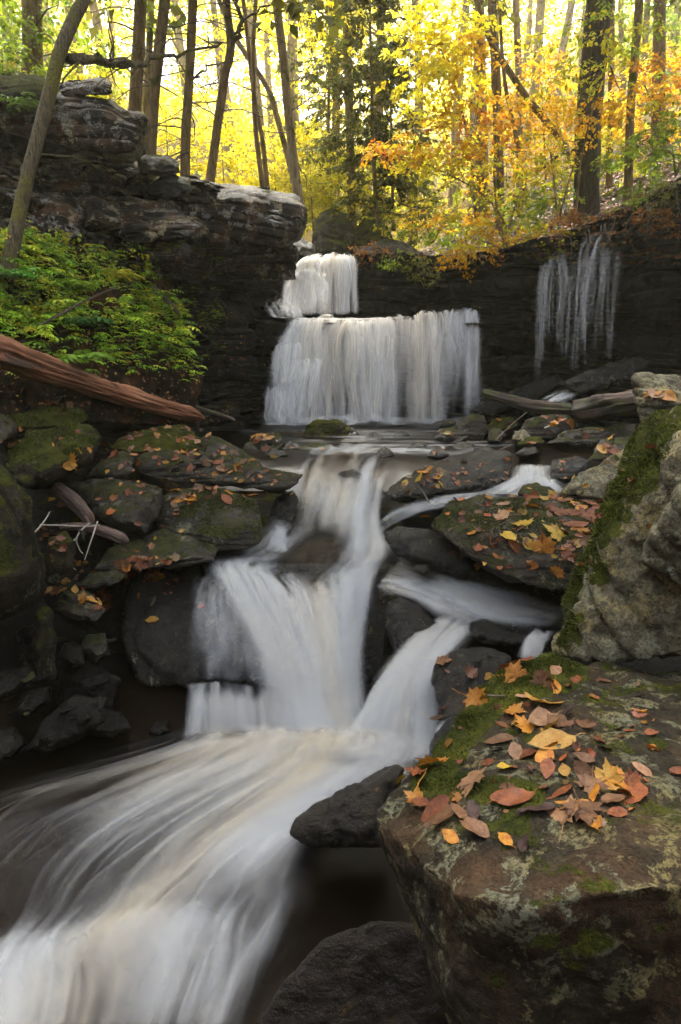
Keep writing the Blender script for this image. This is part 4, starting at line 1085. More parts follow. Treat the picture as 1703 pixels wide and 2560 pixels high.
for i, (lab, px, py, d, pal, s) in enumerate([
    ('pale green sapling on the outcrop top at the left edge', 10, 160, 12.5, 'green', 1.0),
    ('yellow green sapling behind the mossy leaning tree', 200, 210, 14.5, 'ygreen', 1.0),
    ('pale yellow sapling between the close pair and the twiggy trunk', 420, 330, 19, 'yellow', 0.9),
    ('bright yellow sapling behind the curving dark trunk', 560, 390, 19, 'yellow', 1.0),
    ('lemon sapling left of the tall sunlit trunk', 690, 420, 20, 'yellow', 1.1),
    ('bright yellow sapling above the long wet block', 780, 440, 20, 'yellow', 1.0),
    ('yellow green sapling below the hazy trunk', 850, 480, 21, 'ygreen', 0.9),
    ('thin yellow sapling right of the young hemlock', 1040, 480, 20, 'ygreen', 1.1),
    ('leafy gold sapling behind the leaning dead trunk', 1360, 260, 19, 'gold', 1.2),
    ('green sapling behind the slim right hand trunk', 1520, 380, 19, 'ygreen', 1.2),
    ('yellow sapling near the far straight trunk', 1640, 240, 18, 'gold', 1.1)]):
    cl = [(px + dx * s, py + dy * s, d + 0.3 * k, 70 * s, 38 * s, int(330 * s), 0.10 if d < 17 else 0.13, pal) for k, (dx, dy) in enumerate([(0, 0), (-60, 40), (55, 45), (-30, -60), (40, -70), (0, 90)])]
    shrub(lab, (px + 5, min(py + 190, 600), d), [[(px, py + 80, d), (px - 5, py - 40, d)]], cl, group='small saplings under the tall trees')

# --- far trees, each with its own trunk and crown
far = []
for i in range(46):
    px = -120 + (i % 23) * 88 + rng.uniform(-30, 30)
    d = (27 + rng.uniform(-2, 4)) if i < 23 else (36 + rng.uniform(-3, 5))
    g = P(px, 500, d)
    gz = float(ground_z(np.array([g[0]]), np.array([d]))[0])
    pal = 'green' if px < 140 else ('ygreen' if px < 300 else ('yellow' if px < 1150 else ('ygreen' if px < 1380 else 'green')))
    if 150 < px < 1150 and rng.random() < 0.25: pal = 'ygreen'
    far.append((px, d, g[0], gz, pal))
names = {'green': 'green', 'ygreen': 'yellow green', 'yellow': 'glowing yellow', 'gold': 'golden'}
FAR = []
for (px, d, x, gz, pal) in far:
    zone = 'far left' if px < 330 else ('left of the falls' if px < 700 else ('straight above the falls' if px < 1050 else ('right of the falls' if px < 1400 else 'far right')))
    row = 'nearer row' if d < 33 else 'distant row'
    lab = 'hazy %s tree, %s, %s' % (names[pal], row, zone)
    t = thing('tree', (x, d, gz), lab, 'tree', 'hazy trees deeper in the wood')
    FAR.append((t, px, lab))
    mb, lv = MB(), MB()
    h = rng.uniform(15, 20)
    lean = rng.normal(0, 0.5, 2)
    q = np.array([[x + lean[0] * k / 8, d + lean[1] * k / 8, gz - 0.4 + (h + 0.4) * k / 8] for k in range(9)])
    q[1:-1, :2] += rng.normal(0, 0.08, (7, 2))
    tk = MB()
    tube(tk, cr(q, 22), np.linspace(rng.uniform(0.12, 0.24), 0.05, 22), 8, 0.1, 3)
    for k in range(12):
        i = rng.integers(2, 8)
        az = rng.random() * 6.28
        branch(mb, q[i], (math.cos(az), math.sin(az), 0.5), rng.uniform(1.2, 2.6), 0.04, 0.1, 0.15, 4, 5)
    tk.build('trunk', M['bark2' if rng.random() < 0.6 else 'bark'], t)
    mb.build('branches', M['bark2'], t)['kind'] = 'stuff'
    big = d > 33
    for k in range(30):
        z = gz + 1.0 + (h - 1.0) * rng.random() ** 0.9
        rr_ = 1.9 * (1 - 0.25 * abs(2 * (z - gz) / h - 1))
        a = rng.random() * 6.28
        rr2 = rr_ * rng.random() ** 0.5
        spray_clump(lv, (x + rr2 * math.cos(a), d + rr2 * math.sin(a), z), (0.95, 0.95, 0.5), 84 if big else 92, 0.17 if big else 0.135, pal)
    o = lv.build('crown', M['leaf'], t, smoothed=False)
    o['kind'] = 'stuff'

# --- the wood on the hillside beyond, one mass
lv = MB()
for i in range(1100):
    d = rng.uniform(44, 78)
    px = rng.uniform(-250, 1950)
    x = P(px, 400, d)[0]
    gz = float(ground_z(np.array([x]), np.array([d]))[0])
    z = gz + rng.uniform(0.5, 24)
    pal = 'green' if px < 100 else ('ygreen' if px < 260 else ('yellow' if px < 1250 else ('ygreen' if px > 1450 else 'gold')))
    if rng.random() < 0.2: pal = 'ygreen'
    spray_clump(lv, (x, d, z), (2.2, 2.2, 1.2), 150, 0.31, pal)
tag(lv.build('far_wood', M['leaf'], None, smoothed=False), 'mass of yellow autumn forest filling the far hillside', 'forest', kind='stuff')

for i, (lab, px, py, d, pal, sx, sz, n) in enumerate([
    ('low rusty bush on the rim right of the upper fall', 930, 625, 16.0, 'rust', 45, 16, 160),
    ('thin green bush trailing over the rim beyond the upper fall', 1010, 640, 15.6, 'green', 60, 22, 240),
    ('straggly olive bush hanging below the yellow maple', 1080, 665, 15.2, 'olive', 60, 26, 240),
    ('small gold bush on the rim at the side fall', 1345, 590, 14.1, 'gold', 40, 18, 150),
    ('rusty brambles above the head of the side fall', 1450, 545, 13.6, 'rust', 60, 20, 260),
    ('green brambles on the slope right of the side fall', 1610, 480, 12.9, 'green', 60, 26, 300),
    ('olive brambles sprawling down the slope at the right edge', 1690, 470, 12.3, 'olive', 60, 34, 300),
    ('dead brown ferns drooping over the wall near the right edge', 1660, 540, 12.3, 'rust', 50, 34, 200),
    ('ygreen', 1400, 600, 13.7, 'ygreen', 40, 18, 160)]):
    if lab == 'ygreen': lab = 'yellow green bush left of the side fall head'
    shrub(lab, (px, py + 20, d + 0.3), [[(px - 20, py, d), (px - 40, py + 10, d - 0.2)], [(px + 10, py - 10, d), (px + 35, py + 5, d - 0.2)]], [(px, py, d, sx, sz, n, 0.08, pal), (px - 20, py + 22, d - .1, sx * .6, sz, n // 2, 0.07, pal)], name='bush', group=None, stem_r=0.012)
for k in range(16):
    px = rng.uniform(1420, 1720)
    y0 = np.interp(px, [1340, 1420, 1560, 1720], [615, 580, 535, 450]) + 10
    d = np.interp(px, [1340, 1530, 1720], [13.6, 12.7, 11.8])
    mb = MB()
    L = rng.uniform(40, 150)
    q = cr(np.array([P(px, y0, d + .2), P(px + rng.normal(0, 8), y0 + L * .3, d - .05), P(px + rng.normal(0, 14), y0 + L * .7, d - .05), P(px + rng.normal(0, 18), y0 + L, d)]), 14)
    tube(mb, q, np.linspace(0.012, 0.004, 14), 5, 0.1, k)
    tag(mb.build('hanging_root', M['twig']), 'thin bare root hanging down the dark wall at the upper right', 'root', 'bare roots hanging from the right bank')

# ------------------------------------------------------------------ left bank with undergrowth
BANK = pxgrid([
    [(-120, 590, 8.3), (40, 592, 9.1), (160, 612, 9.9), (280, 650, 10.8), (380, 700, 11.6), (450, 735, 12.2)],
    [(-120, 690, 8.0), (40, 690, 8.7), (160, 700, 9.4), (280, 725, 10.2), (380, 760, 11.0), (460, 790, 11.7)],
    [(-120, 800, 7.6), (40, 800, 8.2), (160, 805, 8.8), (280, 820, 9.5), (380, 845, 10.4), (470, 865, 11.2)],
    [(-120, 900, 7.2), (40, 905, 7.8), (160, 910, 8.4), (280, 915, 9.1), (390, 930, 10.0), (490, 945, 11.0)],
    [(-120, 1030, 6.8), (40, 1040, 7.3), (160, 1045, 7.9), (280, 1050, 8.6), (400, 1060, 9.6), (500, 1065, 10.5)]])
G = patch(BANK, 90, 120)
bV = G.reshape(-1, 3)
bF = grid_faces(90, 120)
bN = vnormals(bV, bF)
if bN[:, 2].mean() < 0:
    bF = bF[:, ::-1]; bN = -bN
bV = bV + bN * (0.16 * fbm(bV * 1.5, 4, 61) + 0.04 * fbm(bV * 7, 3, 62))[:, None]
tag(mesh_obj('bank', bV, bF, M['soil']), 'steep earthy bank under the left outcrop', 'bank', kind='structure')
bG = bV.reshape(90, 120, 3)

def frond(mb, p, d, L, col, pairs=8, wid=0.34):
    """one arching compound leaf: leaflets in pairs along a stalk"""
    d = unit(np.array(d, float))
    side = unit(np.cross(d, [0, 0, 1.0]))
    t = (np.arange(pairs) + 0.6) / pairs
    ax = p + d * (t * L)[:, None] + np.array([0, 0, 1.0]) * (L * (0.55 * t - 0.75 * t ** 2))[:, None]
    tang = unit(d[None] + np.array([0, 0, 1.0]) * (0.55 - 1.5 * t)[:, None])
    s = L * wid * np.sin(np.pi * (0.12 + 0.86 * t)) * 0.85 + 0.01
    C, DD, SS = [], [], []
    for sg in (-1, 1):
        dd = unit(side * sg + tang * 0.45 + rng.normal(0, 0.12, (pairs, 3)) - [0, 0, 0.18])
        C.append(ax + dd * s[:, None] * 0.5); DD.append(dd); SS.append(s)
    C, DD, SS = np.concatenate(C), np.concatenate(DD), np.concatenate(SS)
    Nn = unit(np.array([0, 0, 1.0]) + rng.normal(0, 0.25, C.shape))
    Nn = unit(Nn - DD * (Nn * DD).sum(-1, keepdims=True))
    V, F = leaf_quads(C, DD, Nn, SS, 0.42, 0.05)
    cc = np.clip(np.asarray(col) * (1 + 0.15 * rng.standard_normal((len(C), 1))), .002, .9)
    mb.add(V, F, np.repeat(cc, 4, axis=0))

lv = MB()
UG = np.array([(0.10, 0.20, 0.014), (0.16, 0.28, 0.018), (0.24, 0.35, 0.02), (0.07, 0.13, 0.012), (0.34, 0.38, 0.025), (0.20, 0.30, 0.02)])
for i in range(3400):
    r, c = rng.random() ** 1.05 * 0.78, rng.random()
    if c > 0.78 and r < 0.12 + 0.5 * (c - 0.78): continue
    if r > 0.55 and rng.random() < 0.55: continue
    if pnoise(np.array([[r * 9, c * 9, 0.5]]), 3)[0] < -0.22: continue
    p = bG[int(r * 89), int(c * 119)] + rng.normal(0, 0.06, 3)
    az = rng.random() * 6.28
    col = UG[rng.integers(0, 6)] * rng.uniform(1.1, 2.1)
    if rng.random() < 0.06: col = np.array((0.5, 0.36, 0.02))
    # plants lean out toward the open gorge
    frond(lv, p + [0, 0, rng.uniform(0, 0.10) + 0.25 * max(0.0, pnoise(np.array([[r * 6, c * 7, 9.5]]), 5)[0])], (math.cos(az) + 0.5, math.sin(az) - 0.5, 0), rng.uniform(0.11, 0.21) * (1 + 1.1 * (rng.random() < 0.18)), col, 6)
tag(lv.build('undergrowth', M['fern'], None, smoothed=False), 'bright green ferns and leafy plants covering the left bank', 'undergrowth', kind='stuff')

lv = MB()
for i in range(170):
    c = rng.random(); r = rng.uniform(0.0, 0.55)
    if c > 0.8 and r < 0.2: continue
    p = bG[int(r * 89), int(c * 119)] + [0, -0.05, 0.10]
    spray_clump(lv, p, (0.22, 0.22, 0.14), 26, 0.075, 'green' if rng.random() < 0.8 else 'ygreen', per=8)
tag(lv.build('undergrowth', M['fern'], None, smoothed=False), 'low broad leaved herbs mixed among the ferns on the left bank', 'undergrowth', kind='stuff')

# two leafy plants standing out of the mass, and ferns on the outcrop top
for lab, px, py, d, n, col in [
    ('dark green fern clump at the lower edge of the left bank', 215, 810, 8.9, 26, (0.04, 0.12, 0.02)),
    ('tall fern at the left edge of the bank', 10, 690, 8.3, 22, (0.08, 0.22, 0.025)),
    ('yellow leaved plant at the top of the green bank', 300, 690, 10.4, 22, (0.45, 0.42, 0.03)),
    ('fern tuft hanging under the mossy top slab', 62, 262, 10.0, 12, (0.10, 0.17, 0.02)),
    ('fern at the right end of the green bank', 400, 745, 11.3, 16, (0.14, 0.24, 0.02)),
    ('bright fern in the middle of the green bank', 190, 720, 9.3, 24, (0.22, 0.36, 0.02)),
    ('small fern growing behind the big log', 200, 900, 8.1, 16, (0.14, 0.25, 0.02))]:
    p = P(px, py, d)
    t = thing('fern', p, lab, 'fern')
    mb = MB()
    for k in range(n):
        az = rng.random() * 6.28
        frond(mb, p + rng.normal(0, 0.03, 3), (math.cos(az), math.sin(az), rng.uniform(0, .3)), rng.uniform(0.28, 0.5), np.array(col) * rng.uniform(.7, 1.25), 9)
    mb.build('frond', M['fern'], t, smoothed=False)['kind'] = 'stuff'

# ------------------------------------------------------------------ logs and drift wood
def wood_mat(name, wood1, wood2, bark1, bark2, bark=0.5, moss=0.0, peel=None):
    m, n, l = new_mat(name)
    uv = N_(n, 'ShaderNodeUVMap', uv_map='flow').outputs[0]
    g = noise(n, l, mapping(n, l, uv, (9, 0.7, 1)), 2.2, 8, 0.65, 0.6)
    pat = noise(n, l, mapping(n, l, uv, (2.0, 0.8, 1), (3, 1, 0)), 1.4, 6, 0.6, 0.3)
    w = ramp(n, l, g, [(0.32, tuple(x * .35 for x in wood1)), (0.5, wood1), (0.7, wood2)])
    b = ramp(n, l, g, [(0.35, bark1), (0.68, bark2)])
    f = ramp(n, l, pat, [(0.64 - 0.3 * bark, 1.0), (0.70 - 0.3 * bark, 0.0)])
    if peel:
        sv = n.new('ShaderNodeSeparateXYZ')
        l.new(uv, sv.inputs[0])
        mr = N_(n, 'ShaderNodeMapRange')
        mr.inputs['From Min'].default_value = peel[0]
        mr.inputs['From Max'].default_value = peel[1]
        mr.inputs['To Min'].default_value = 1.0
        mr.inputs['To Max'].default_value = 0.12
        l.new(sv.outputs['Y'], mr.inputs['Value'])
        f = math_(n, l, 'MULTIPLY', f, mr.outputs[0])
    col = mixc(n, l, f, w, b)
    if moss:
        geo = n.new('ShaderNodeNewGeometry')
        mf = ramp(n, l, noise(n, l, geo.outputs['Position'], 3.5, 6, 0.65), [(0.62 - .2 * moss, 0.0), (0.68 - .2 * moss, 1.0)])
        col = mixc(n, l, mf, col, (0.04, 0.045, 0.007))
    h = math_(n, l, 'ADD', g, math_(n, l, 'MULTIPLY', f, -0.6))
    bp = N_(n, 'ShaderNodeBump')
    bp.inputs['Strength'].default_value = 1.0
    bp.inputs['Distance'].default_value = 0.03
    l.new(h, bp.inputs['Height'])
    p = n.new('ShaderNodeBsdfPrincipled')
    p.inputs['Roughness'].default_value = 0.7
    l.new(col, p.inputs['Base Color'])
    l.new(bp.outputs[0], p.inputs['Normal'])
    o = n.new('ShaderNodeOutputMaterial')
    l.new(p.outputs[0], o.inputs['Surface'])
    return m

M['logred'] = wood_mat('red_brown_log_wood', (0.20, 0.072, 0.030), (0.40, 0.18, 0.085), (0.022, 0.010, 0.007), (0.11, 0.05, 0.028), 0.75, peel=(0.8, 2.6))
M['logdark'] = wood_mat('dark_rotten_wood', (0.045, 0.022, 0.013), (0.10, 0.052, 0.030), (0.010, 0.007, 0.005), (0.035, 0.022, 0.015), 0.5, 0.5)
M['drift'] = wood_mat('brown_drift_wood', (0.09, 0.038, 0.020), (0.19, 0.09, 0.05), (0.03, 0.015, 0.01), (0.08, 0.045, 0.03), 0.25)

def log(name, path, r0, r1, mat, label=None, parent=None, n=110, sides=36, rough=0.16, cat='log', seed=1, tip=0.25, flat=1.0):
    q = cr(np.array([P(*p) for p in path]), n)
    T = unit(np.gradient(q, axis=0))
    A = unit(np.cross(T, [0, 0, 1.0]))
    B = np.cross(T, A)
    th = np.linspace(0, 2 * np.pi, sides)          # seam doubled for the UV
    ln = np.concatenate([[0], np.cumsum(np.linalg.norm(np.diff(q, axis=0), axis=1))])
    R = np.linspace(r0, r1, n)[:, None] * np.ones((n, sides))
    thc = th.copy(); thc[-1] = 0
    g = np.stack(np.broadcast_arrays(np.cos(thc)[None] * 2.6, np.sin(thc)[None] * 2.6, ln[:, None] * 1.3), -1).reshape(-1, 3)
    g2 = np.stack(np.broadcast_arrays(np.cos(thc)[None] * 9, np.sin(thc)[None] * 9, ln[:, None] * 0.9), -1).reshape(-1, 3)
    R = R * (1 + rough * fbm(g, 4, seed) + rough * 0.7 * fbm(g2, 3, seed + 3)).reshape(n, sides)
    # ragged broken end
    jag = 0.5 + 0.5 * fbm(np.stack([np.cos(thc) * 3, np.sin(thc) * 3, thc * 0 + seed], 1), 3, seed + 9)
    t = np.linspace(0, 1, n)[:, None]
    R = R * np.where(t > 1 - tip * 0.5, np.clip((1 - t) / (tip * 0.5) * (0.7 + jag[None]), 0.06, 1) ** 0.5, 1)
    R = R * np.where(t < 0.03, np.clip(t / 0.03, 0.1, 1) ** 0.4, 1)
    V = q[:, None] + R[..., None] * (np.cos(th)[None, :, None] * A[:, None] + flat * np.sin(th)[None, :, None] * B[:, None])
    uv = np.stack(np.broadcast_arrays(th[None] / 6.283, ln[:, None] * 1.0), -1).reshape(-1, 2)
    o = mesh_obj(name, V.reshape(-1, 3), grid_faces(n, sides)[:, ::-1], M[mat], parent, uv=uv)
    if parent is None: tag(o, label, cat)
    elif label: o['label'] = label
    return o

log('fallen_log', [(-130, 838, 6.3), (0, 884, 6.95), (120, 925, 7.6), (260, 974, 8.5), (400, 1016, 9.5), (510, 1046, 10.4)], 0.18, 0.115, 'logred', 'big red brown fallen log slanting down the left bank', rough=0.32, tip=0.2, seed=4, n=170, sides=56)
log('fallen_log', [(440, 1000, 10.8), (500, 1022, 10.9), (560, 1040, 11.0), (590, 1052, 11.0)], 0.045, 0.03, 'logdark', 'thin dark log behind the end of the big log', n=50, sides=16)
log('fallen_log', [(1205, 980, 12.5), (1260, 996, 12.3), (1340, 1016, 12.0), (1450, 1026, 11.7)], 0.075, 0.13, 'logdark', 'dark weathered log lying below the side fall', n=70, sides=24, rough=0.3, seed=6)
log('fallen_log', [(1435, 1030, 11.3), (1500, 1018, 11.0), (1570, 1008, 10.6), (1620, 1000, 10.4)], 0.20, 0.21, 'logdark', 'thick rotten log with split ends at the right', n=60, sides=30, rough=0.34, seed=8)
log('fallen_branch', [(378, 716, 11.2), (405, 742, 11.2), (430, 766, 11.1), (448, 786, 11.0)], 0.05, 0.04, 'drift', 'short broken branch stub on the right end of the green bank', n=40, sides=14, cat='branch')
log('fallen_branch', [(90, 820, 8.2), (180, 770, 8.6), (250, 735, 9.2), (300, 715, 9.6)], 0.018, 0.010, 'drift', 'thin dead branch lying across the green bank', n=40, sides=8, cat='branch')
log('driftwood', [(98, 1186, 6.1), (140, 1222, 6.0), (190, 1262, 5.9), (234, 1310, 5.8)], 0.06, 0.05, 'drift', 'split brown plank of driftwood leaning among the left boulders', n=60, sides=18, rough=0.4, flat=1.5, cat='driftwood')
log('driftwood', [(150, 1318, 5.7), (210, 1318, 5.7), (270, 1334, 5.65), (322, 1356, 5.6)], 0.035, 0.055, 'drift', 'grey brown driftwood root lying above the layered slab', n=60, sides=18, rough=0.4, cat='driftwood')
log('driftwood', [(214, 1290, 5.75), (232, 1320, 5.7), (262, 1340, 5.65)], 0.02, 0.02, 'drift', 'short driftwood stick crossing the root', n=30, sides=10, cat='driftwood')
for k, (lab, pp_) in enumerate([
    ('pale forked twig hooked over the upright mossy stone', [(224, 1308, 5.5), (200, 1330, 5.45), (192, 1350, 5.42), (200, 1375, 5.4), (208, 1384, 5.4)]),
    ('pale bent twig hanging beside the upright mossy stone', [(192, 1345, 5.42), (176, 1362, 5.38), (170, 1390, 5.35), (176, 1412, 5.3), (190, 1425, 5.3)]),
    ('pale twig leaning on the driftwood root', [(244, 1304, 5.6), (232, 1340, 5.5), (222, 1370, 5.45), (212, 1400, 5.4)]),
    ('thin pale twig between the huge boulder and the driftwood', [(88, 1330, 5.3), (104, 1312, 5.4), (118, 1292, 5.5), (124, 1280, 5.6)]),
    ('long pale twig lying along the driftwood root', [(100, 1312, 5.5), (160, 1314, 5.55), (220, 1316, 5.6), (250, 1312, 5.6)]),
    ('dark stick lying across the rear moss of the foreground boulder', [(1215, 1748, 2.55), (1290, 1750, 2.6), (1380, 1752, 2.62), (1450, 1754, 2.6), (1490, 1764, 2.55)]),
    ('stick leaning from the pool against the right hand rocks', [(1238, 1102, 10.0), (1260, 1080, 10.2), (1290, 1052, 10.5), (1318, 1030, 10.8)]),
    ('bare twig standing up at the left end of the tilted boulder', [(1072, 1256, 7.2), (1058, 1230, 7.3), (1044, 1212, 7.4), (1036, 1204, 7.4)]),
    ('thin bare twig bridging the mossy rocks near the right log', [(1362, 1070, 10.2), (1390, 1058, 10.3), (1416, 1046, 10.4)]),
    ('leaf tangled stick across the upper stream', [(1228, 1136, 8.9), (1250, 1124, 9.0), (1280, 1112, 9.2)])]):
    mb = MB()
    q = cr(np.array([P(*c) for c in pp_]), 20)
    if k == 5: q = q + [0, 0, 0.02]
    th_ = 0.009 if k < 5 else (0.006 if k == 5 else 0.014)
    tube(mb, q, np.linspace(th_, th_ * 0.5, 20), 6, 0.1, k)
    o = tag(mb.build('twig', M['paletwig' if k in (0, 1, 2, 3, 4, 8) else 'twig']), lab, 'twig')

# ------------------------------------------------------------------ rubble filling the gaps
bpy.context.view_layer.update()
dg = bpy.context.evaluated_depsgraph_get()
def cast(px, py):
    r = unit(ray(px, py))
    hit, loc, nor, _, ob, _ = scene.ray_cast(dg, Vector((0, 0, CZ)), Vector(r))
    return (np.array(loc), np.array(nor), ob) if hit else (None, None, None)

lv = MB()
for k in range(420):
    loc, nor, ob = cast(rng.uniform(300, 560), rng.uniform(610, 900))
    if loc is None or nor[2] < 0.15 or not ob.name.startswith(('ledge', 'bank', 'rock_', 'cliff')): continue
    az = rng.random() * 6.28
    for j in range(3):
        frond(lv, loc + rng.normal(0, 0.04, 3) + [0, 0, .02], (math.cos(az + 2 * j), math.sin(az + 2 * j) - .4, 0), rng.uniform(0.07, 0.18), UG[rng.integers(0, 6)] * rng.uniform(0.7, 1.5), 5)
if lv.n:
    tag(lv.build('undergrowth', M['fern'], None, smoothed=False), 'sparse little plants on the ledges between bank and falls', 'undergrowth', kind='stuff')
protos = []
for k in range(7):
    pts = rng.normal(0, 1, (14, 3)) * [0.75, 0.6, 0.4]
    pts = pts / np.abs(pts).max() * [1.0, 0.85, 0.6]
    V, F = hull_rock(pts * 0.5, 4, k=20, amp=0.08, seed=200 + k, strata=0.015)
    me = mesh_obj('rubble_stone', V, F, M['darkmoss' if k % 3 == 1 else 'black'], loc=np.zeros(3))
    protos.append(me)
spots = []
for (x0, x1, y0, y1, n, s0, s1, lab) in [
    (100, 480, 1190, 1480, 34, 26, 60, 'dark rubble stone filling a gap between the left bank boulders'),
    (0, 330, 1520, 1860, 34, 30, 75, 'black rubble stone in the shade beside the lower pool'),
    (230, 700, 1060, 1180, 26, 20, 50, 'wet rubble stone among the slabs beside the upper pool'),
    (1100, 1620, 1045, 1240, 40, 20, 56, 'dark rubble stone among the rocks right of the upper pool'),
    (0, 300, 960, 1100, 14, 24, 60, 'mossy rubble stone under the big fallen log'),
    (1080, 1420, 1400, 1640, 14, 26, 60, 'black rubble stone below the mossy slab boulder'),
    (1400, 1703, 1560, 1660, 10, 50, 110, 'black rubble stone added to darken the hollow under the tall grey boulder')]:  # dark stones stand in for the shade of the hollow
    for k in range(n):
        px, py = rng.uniform(x0, x1), rng.uniform(y0, y1)
        loc, nor, ob = cast(px, py)
        if loc is None or ob.name.startswith(('boulder', 'fallen', 'drift', 'top_')) : continue
        spots.append((loc, rng.uniform(s0, s1) * np.linalg.norm(loc - [0, 0, CZ]) / FPX, lab))
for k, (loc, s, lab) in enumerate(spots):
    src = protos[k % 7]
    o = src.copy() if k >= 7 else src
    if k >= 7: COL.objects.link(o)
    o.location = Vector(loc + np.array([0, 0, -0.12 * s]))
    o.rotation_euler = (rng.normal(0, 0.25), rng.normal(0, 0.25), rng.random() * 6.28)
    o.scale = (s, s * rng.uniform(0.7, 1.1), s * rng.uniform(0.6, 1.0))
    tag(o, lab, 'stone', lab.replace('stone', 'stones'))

# ------------------------------------------------------------------ fallen leaves
def dead_mat(name, c1, c2, transl=0.2):
    m, n, l = new_mat(name)
    tc = n.new('ShaderNodeTexCoord')
    oi = n.new('ShaderNodeObjectInfo')
    ad = n.new('ShaderNodeVectorMath')
    l.new(tc.outputs['Object'], ad.inputs[0])
    cb = n.new('ShaderNodeCombineXYZ')
    l.new(math_(n, l, 'MULTIPLY', oi.outputs['Random'], 30.0), cb.inputs[0])
    l.new(cb.outputs[0], ad.inputs[1])
    a = noise(n, l, ad.outputs[0], 3.2, 6, 0.6, 0.3)
    b = noise(n, l, ad.outputs[0], 14, 5, 0.7)
    c1, c2 = tuple(x * .52 for x in c1), tuple(x * .52 for x in c2)
    col = ramp(n, l, a, [(0.36, c1), (0.62, c2)])
    col = mixc(n, l, 0.6, col, ramp(n, l, b, [(0.3, 0.45), (0.62, 1.15)]), 'MULTIPLY')
    hv = n.new('ShaderNodeHueSaturation')
    l.new(math_(n, l, 'ADD', 0.75, math_(n, l, 'MULTIPLY', oi.outputs['Random'], 0.5)), hv.inputs['Value'])
    l.new(col, hv.inputs['Color'])
    p = n.new('ShaderNodeBsdfPrincipled')
    p.inputs['Roughness'].default_value = 0.55
    p.inputs['Specular IOR Level'].default_value = 0.3
    l.new(hv.outputs[0], p.inputs['Base Color'])
    bp = N_(n, 'ShaderNodeBump')
    bp.inputs['Strength'].default_value = 0.5
    bp.inputs['Distance'].default_value = 0.02
    l.new(a, bp.inputs['Height'])
    l.new(bp.outputs[0], p.inputs['Normal'])
    t = n.new('ShaderNodeBsdfTranslucent')
    l.new(hv.outputs[0], t.inputs['Color'])
    mx = n.new('ShaderNodeMixShader')
    mx.inputs[0].default_value = transl
    l.new(p.outputs[0], mx.inputs[1])
    l.new(t.outputs[0], mx.inputs[2])
    o = n.new('ShaderNodeOutputMaterial')
    l.new(mx.outputs[0], o.inputs['Surface'])
    return m

LM = {
    'yellow': dead_mat('yellow_leaf', (0.46, 0.28, 0.02), (0.60, 0.40, 0.04)),
    'orange': dead_mat('orange_leaf', (0.42, 0.13, 0.012), (0.58, 0.26, 0.02)),
    'gold': dead_mat('gold_leaf', (0.48, 0.21, 0.02), (0.56, 0.33, 0.07)),
    'tan': dead_mat('tan_leaf', (0.28, 0.13, 0.06), (0.42, 0.23, 0.12)),
    'rust': dead_mat('rust_leaf', (0.16, 0.040, 0.012), (0.30, 0.085, 0.022)),
    'brown': dead_mat('brown_leaf', (0.12, 0.050, 0.020), (0.24, 0.11, 0.045)),
    'purple': dead_mat('purple_brown_leaf', (0.035, 0.016, 0.014), (0.085, 0.040, 0.034)),
    'red': dead_mat('red_leaf', (0.40, 0.02, 0.02), (0.55, 0.08, 0.06)),
}
MAPLE = [(0, -.42), (.10, -.36), (.30, -.44), (.27, -.28), (.50, -.20), (.38, -.08), (.60, .16), (.42, .12), (.36, .22), (.22, .14), (.26, .36), (.13, .33), (0, .62)]
MAPLE = MAPLE + [(-x, y) for x, y in MAPLE[-2:0:-1]]
OVATE = [(0, -.5), (.14, -.43), (.25, -.28), (.31, -.08), (.29, .12), (.20, .32), (.09, .46), (0, .56)]
OVATE = OVATE + [(-x, y) for x, y in OVATE[-2:0:-1]]

def leaf_mesh(kind, k):
    out = np.array(MAPLE if kind == 'maple' else OVATE)
    r_ = np.random.default_rng(900 + k * 7 + len(out))
    out = out + r_.normal(0, 0.018, out.shape)
    n = len(out)
    inn = out * 0.52
    V2 = np.concatenate([out, inn, [[0, 0.02]]])
    cx_, cy_ = r_.uniform(-0.1, 0.55), r_.uniform(-0.25, 0.35)
    z = cx_ * V2[:, 0] ** 2 + cy_ * V2[:, 1] ** 2 + 0.05 * np.abs(V2[:, 0]) + r_.uniform(-0.3, 0.3) * V2[:, 0] * V2[:, 1]
    z[:n] += r_.normal(0, 0.03, n)
    V = np.c_[V2, z]
    i = np.arange(n); j = (i + 1) % n
    Q = np.stack([i, j, j + n, i + n], 1)
    T = np.stack([i + n, j + n, np.full(n, 2 * n)], 1)
    # stalk
    sl = 0.55 if kind == 'maple' else 0.25
    a = V[0]
    st = np.array([[a[0] + 0.012, a[1], a[2]], [a[0] - 0.012, a[1], a[2]], [a[0] - 0.012 + 0.04, a[1] - sl * .5, a[2] + .03], [a[0] + 0.012 + 0.04, a[1] - sl * .5, a[2] + .03], [a[0] + 0.02 - 0.01, a[1] - sl, a[2] + .01], [a[0] + 0.02 + 0.01, a[1] - sl, a[2] + .01]])
    b0 = len(V)
    V = np.concatenate([V, st])
    Q = np.concatenate([Q, [[b0, b0 + 1, b0 + 2, b0 + 3], [b0 + 3, b0 + 2, b0 + 4, b0 + 5]]])
    V[:, 2] -= V[:n * 2, 2].min() - 0.01
    o = mesh_obj('proto', V, [Q, T], [LM['tan']], loc=np.zeros(3))
    me = o.data
    bpy.data.objects.remove(o)
    return me

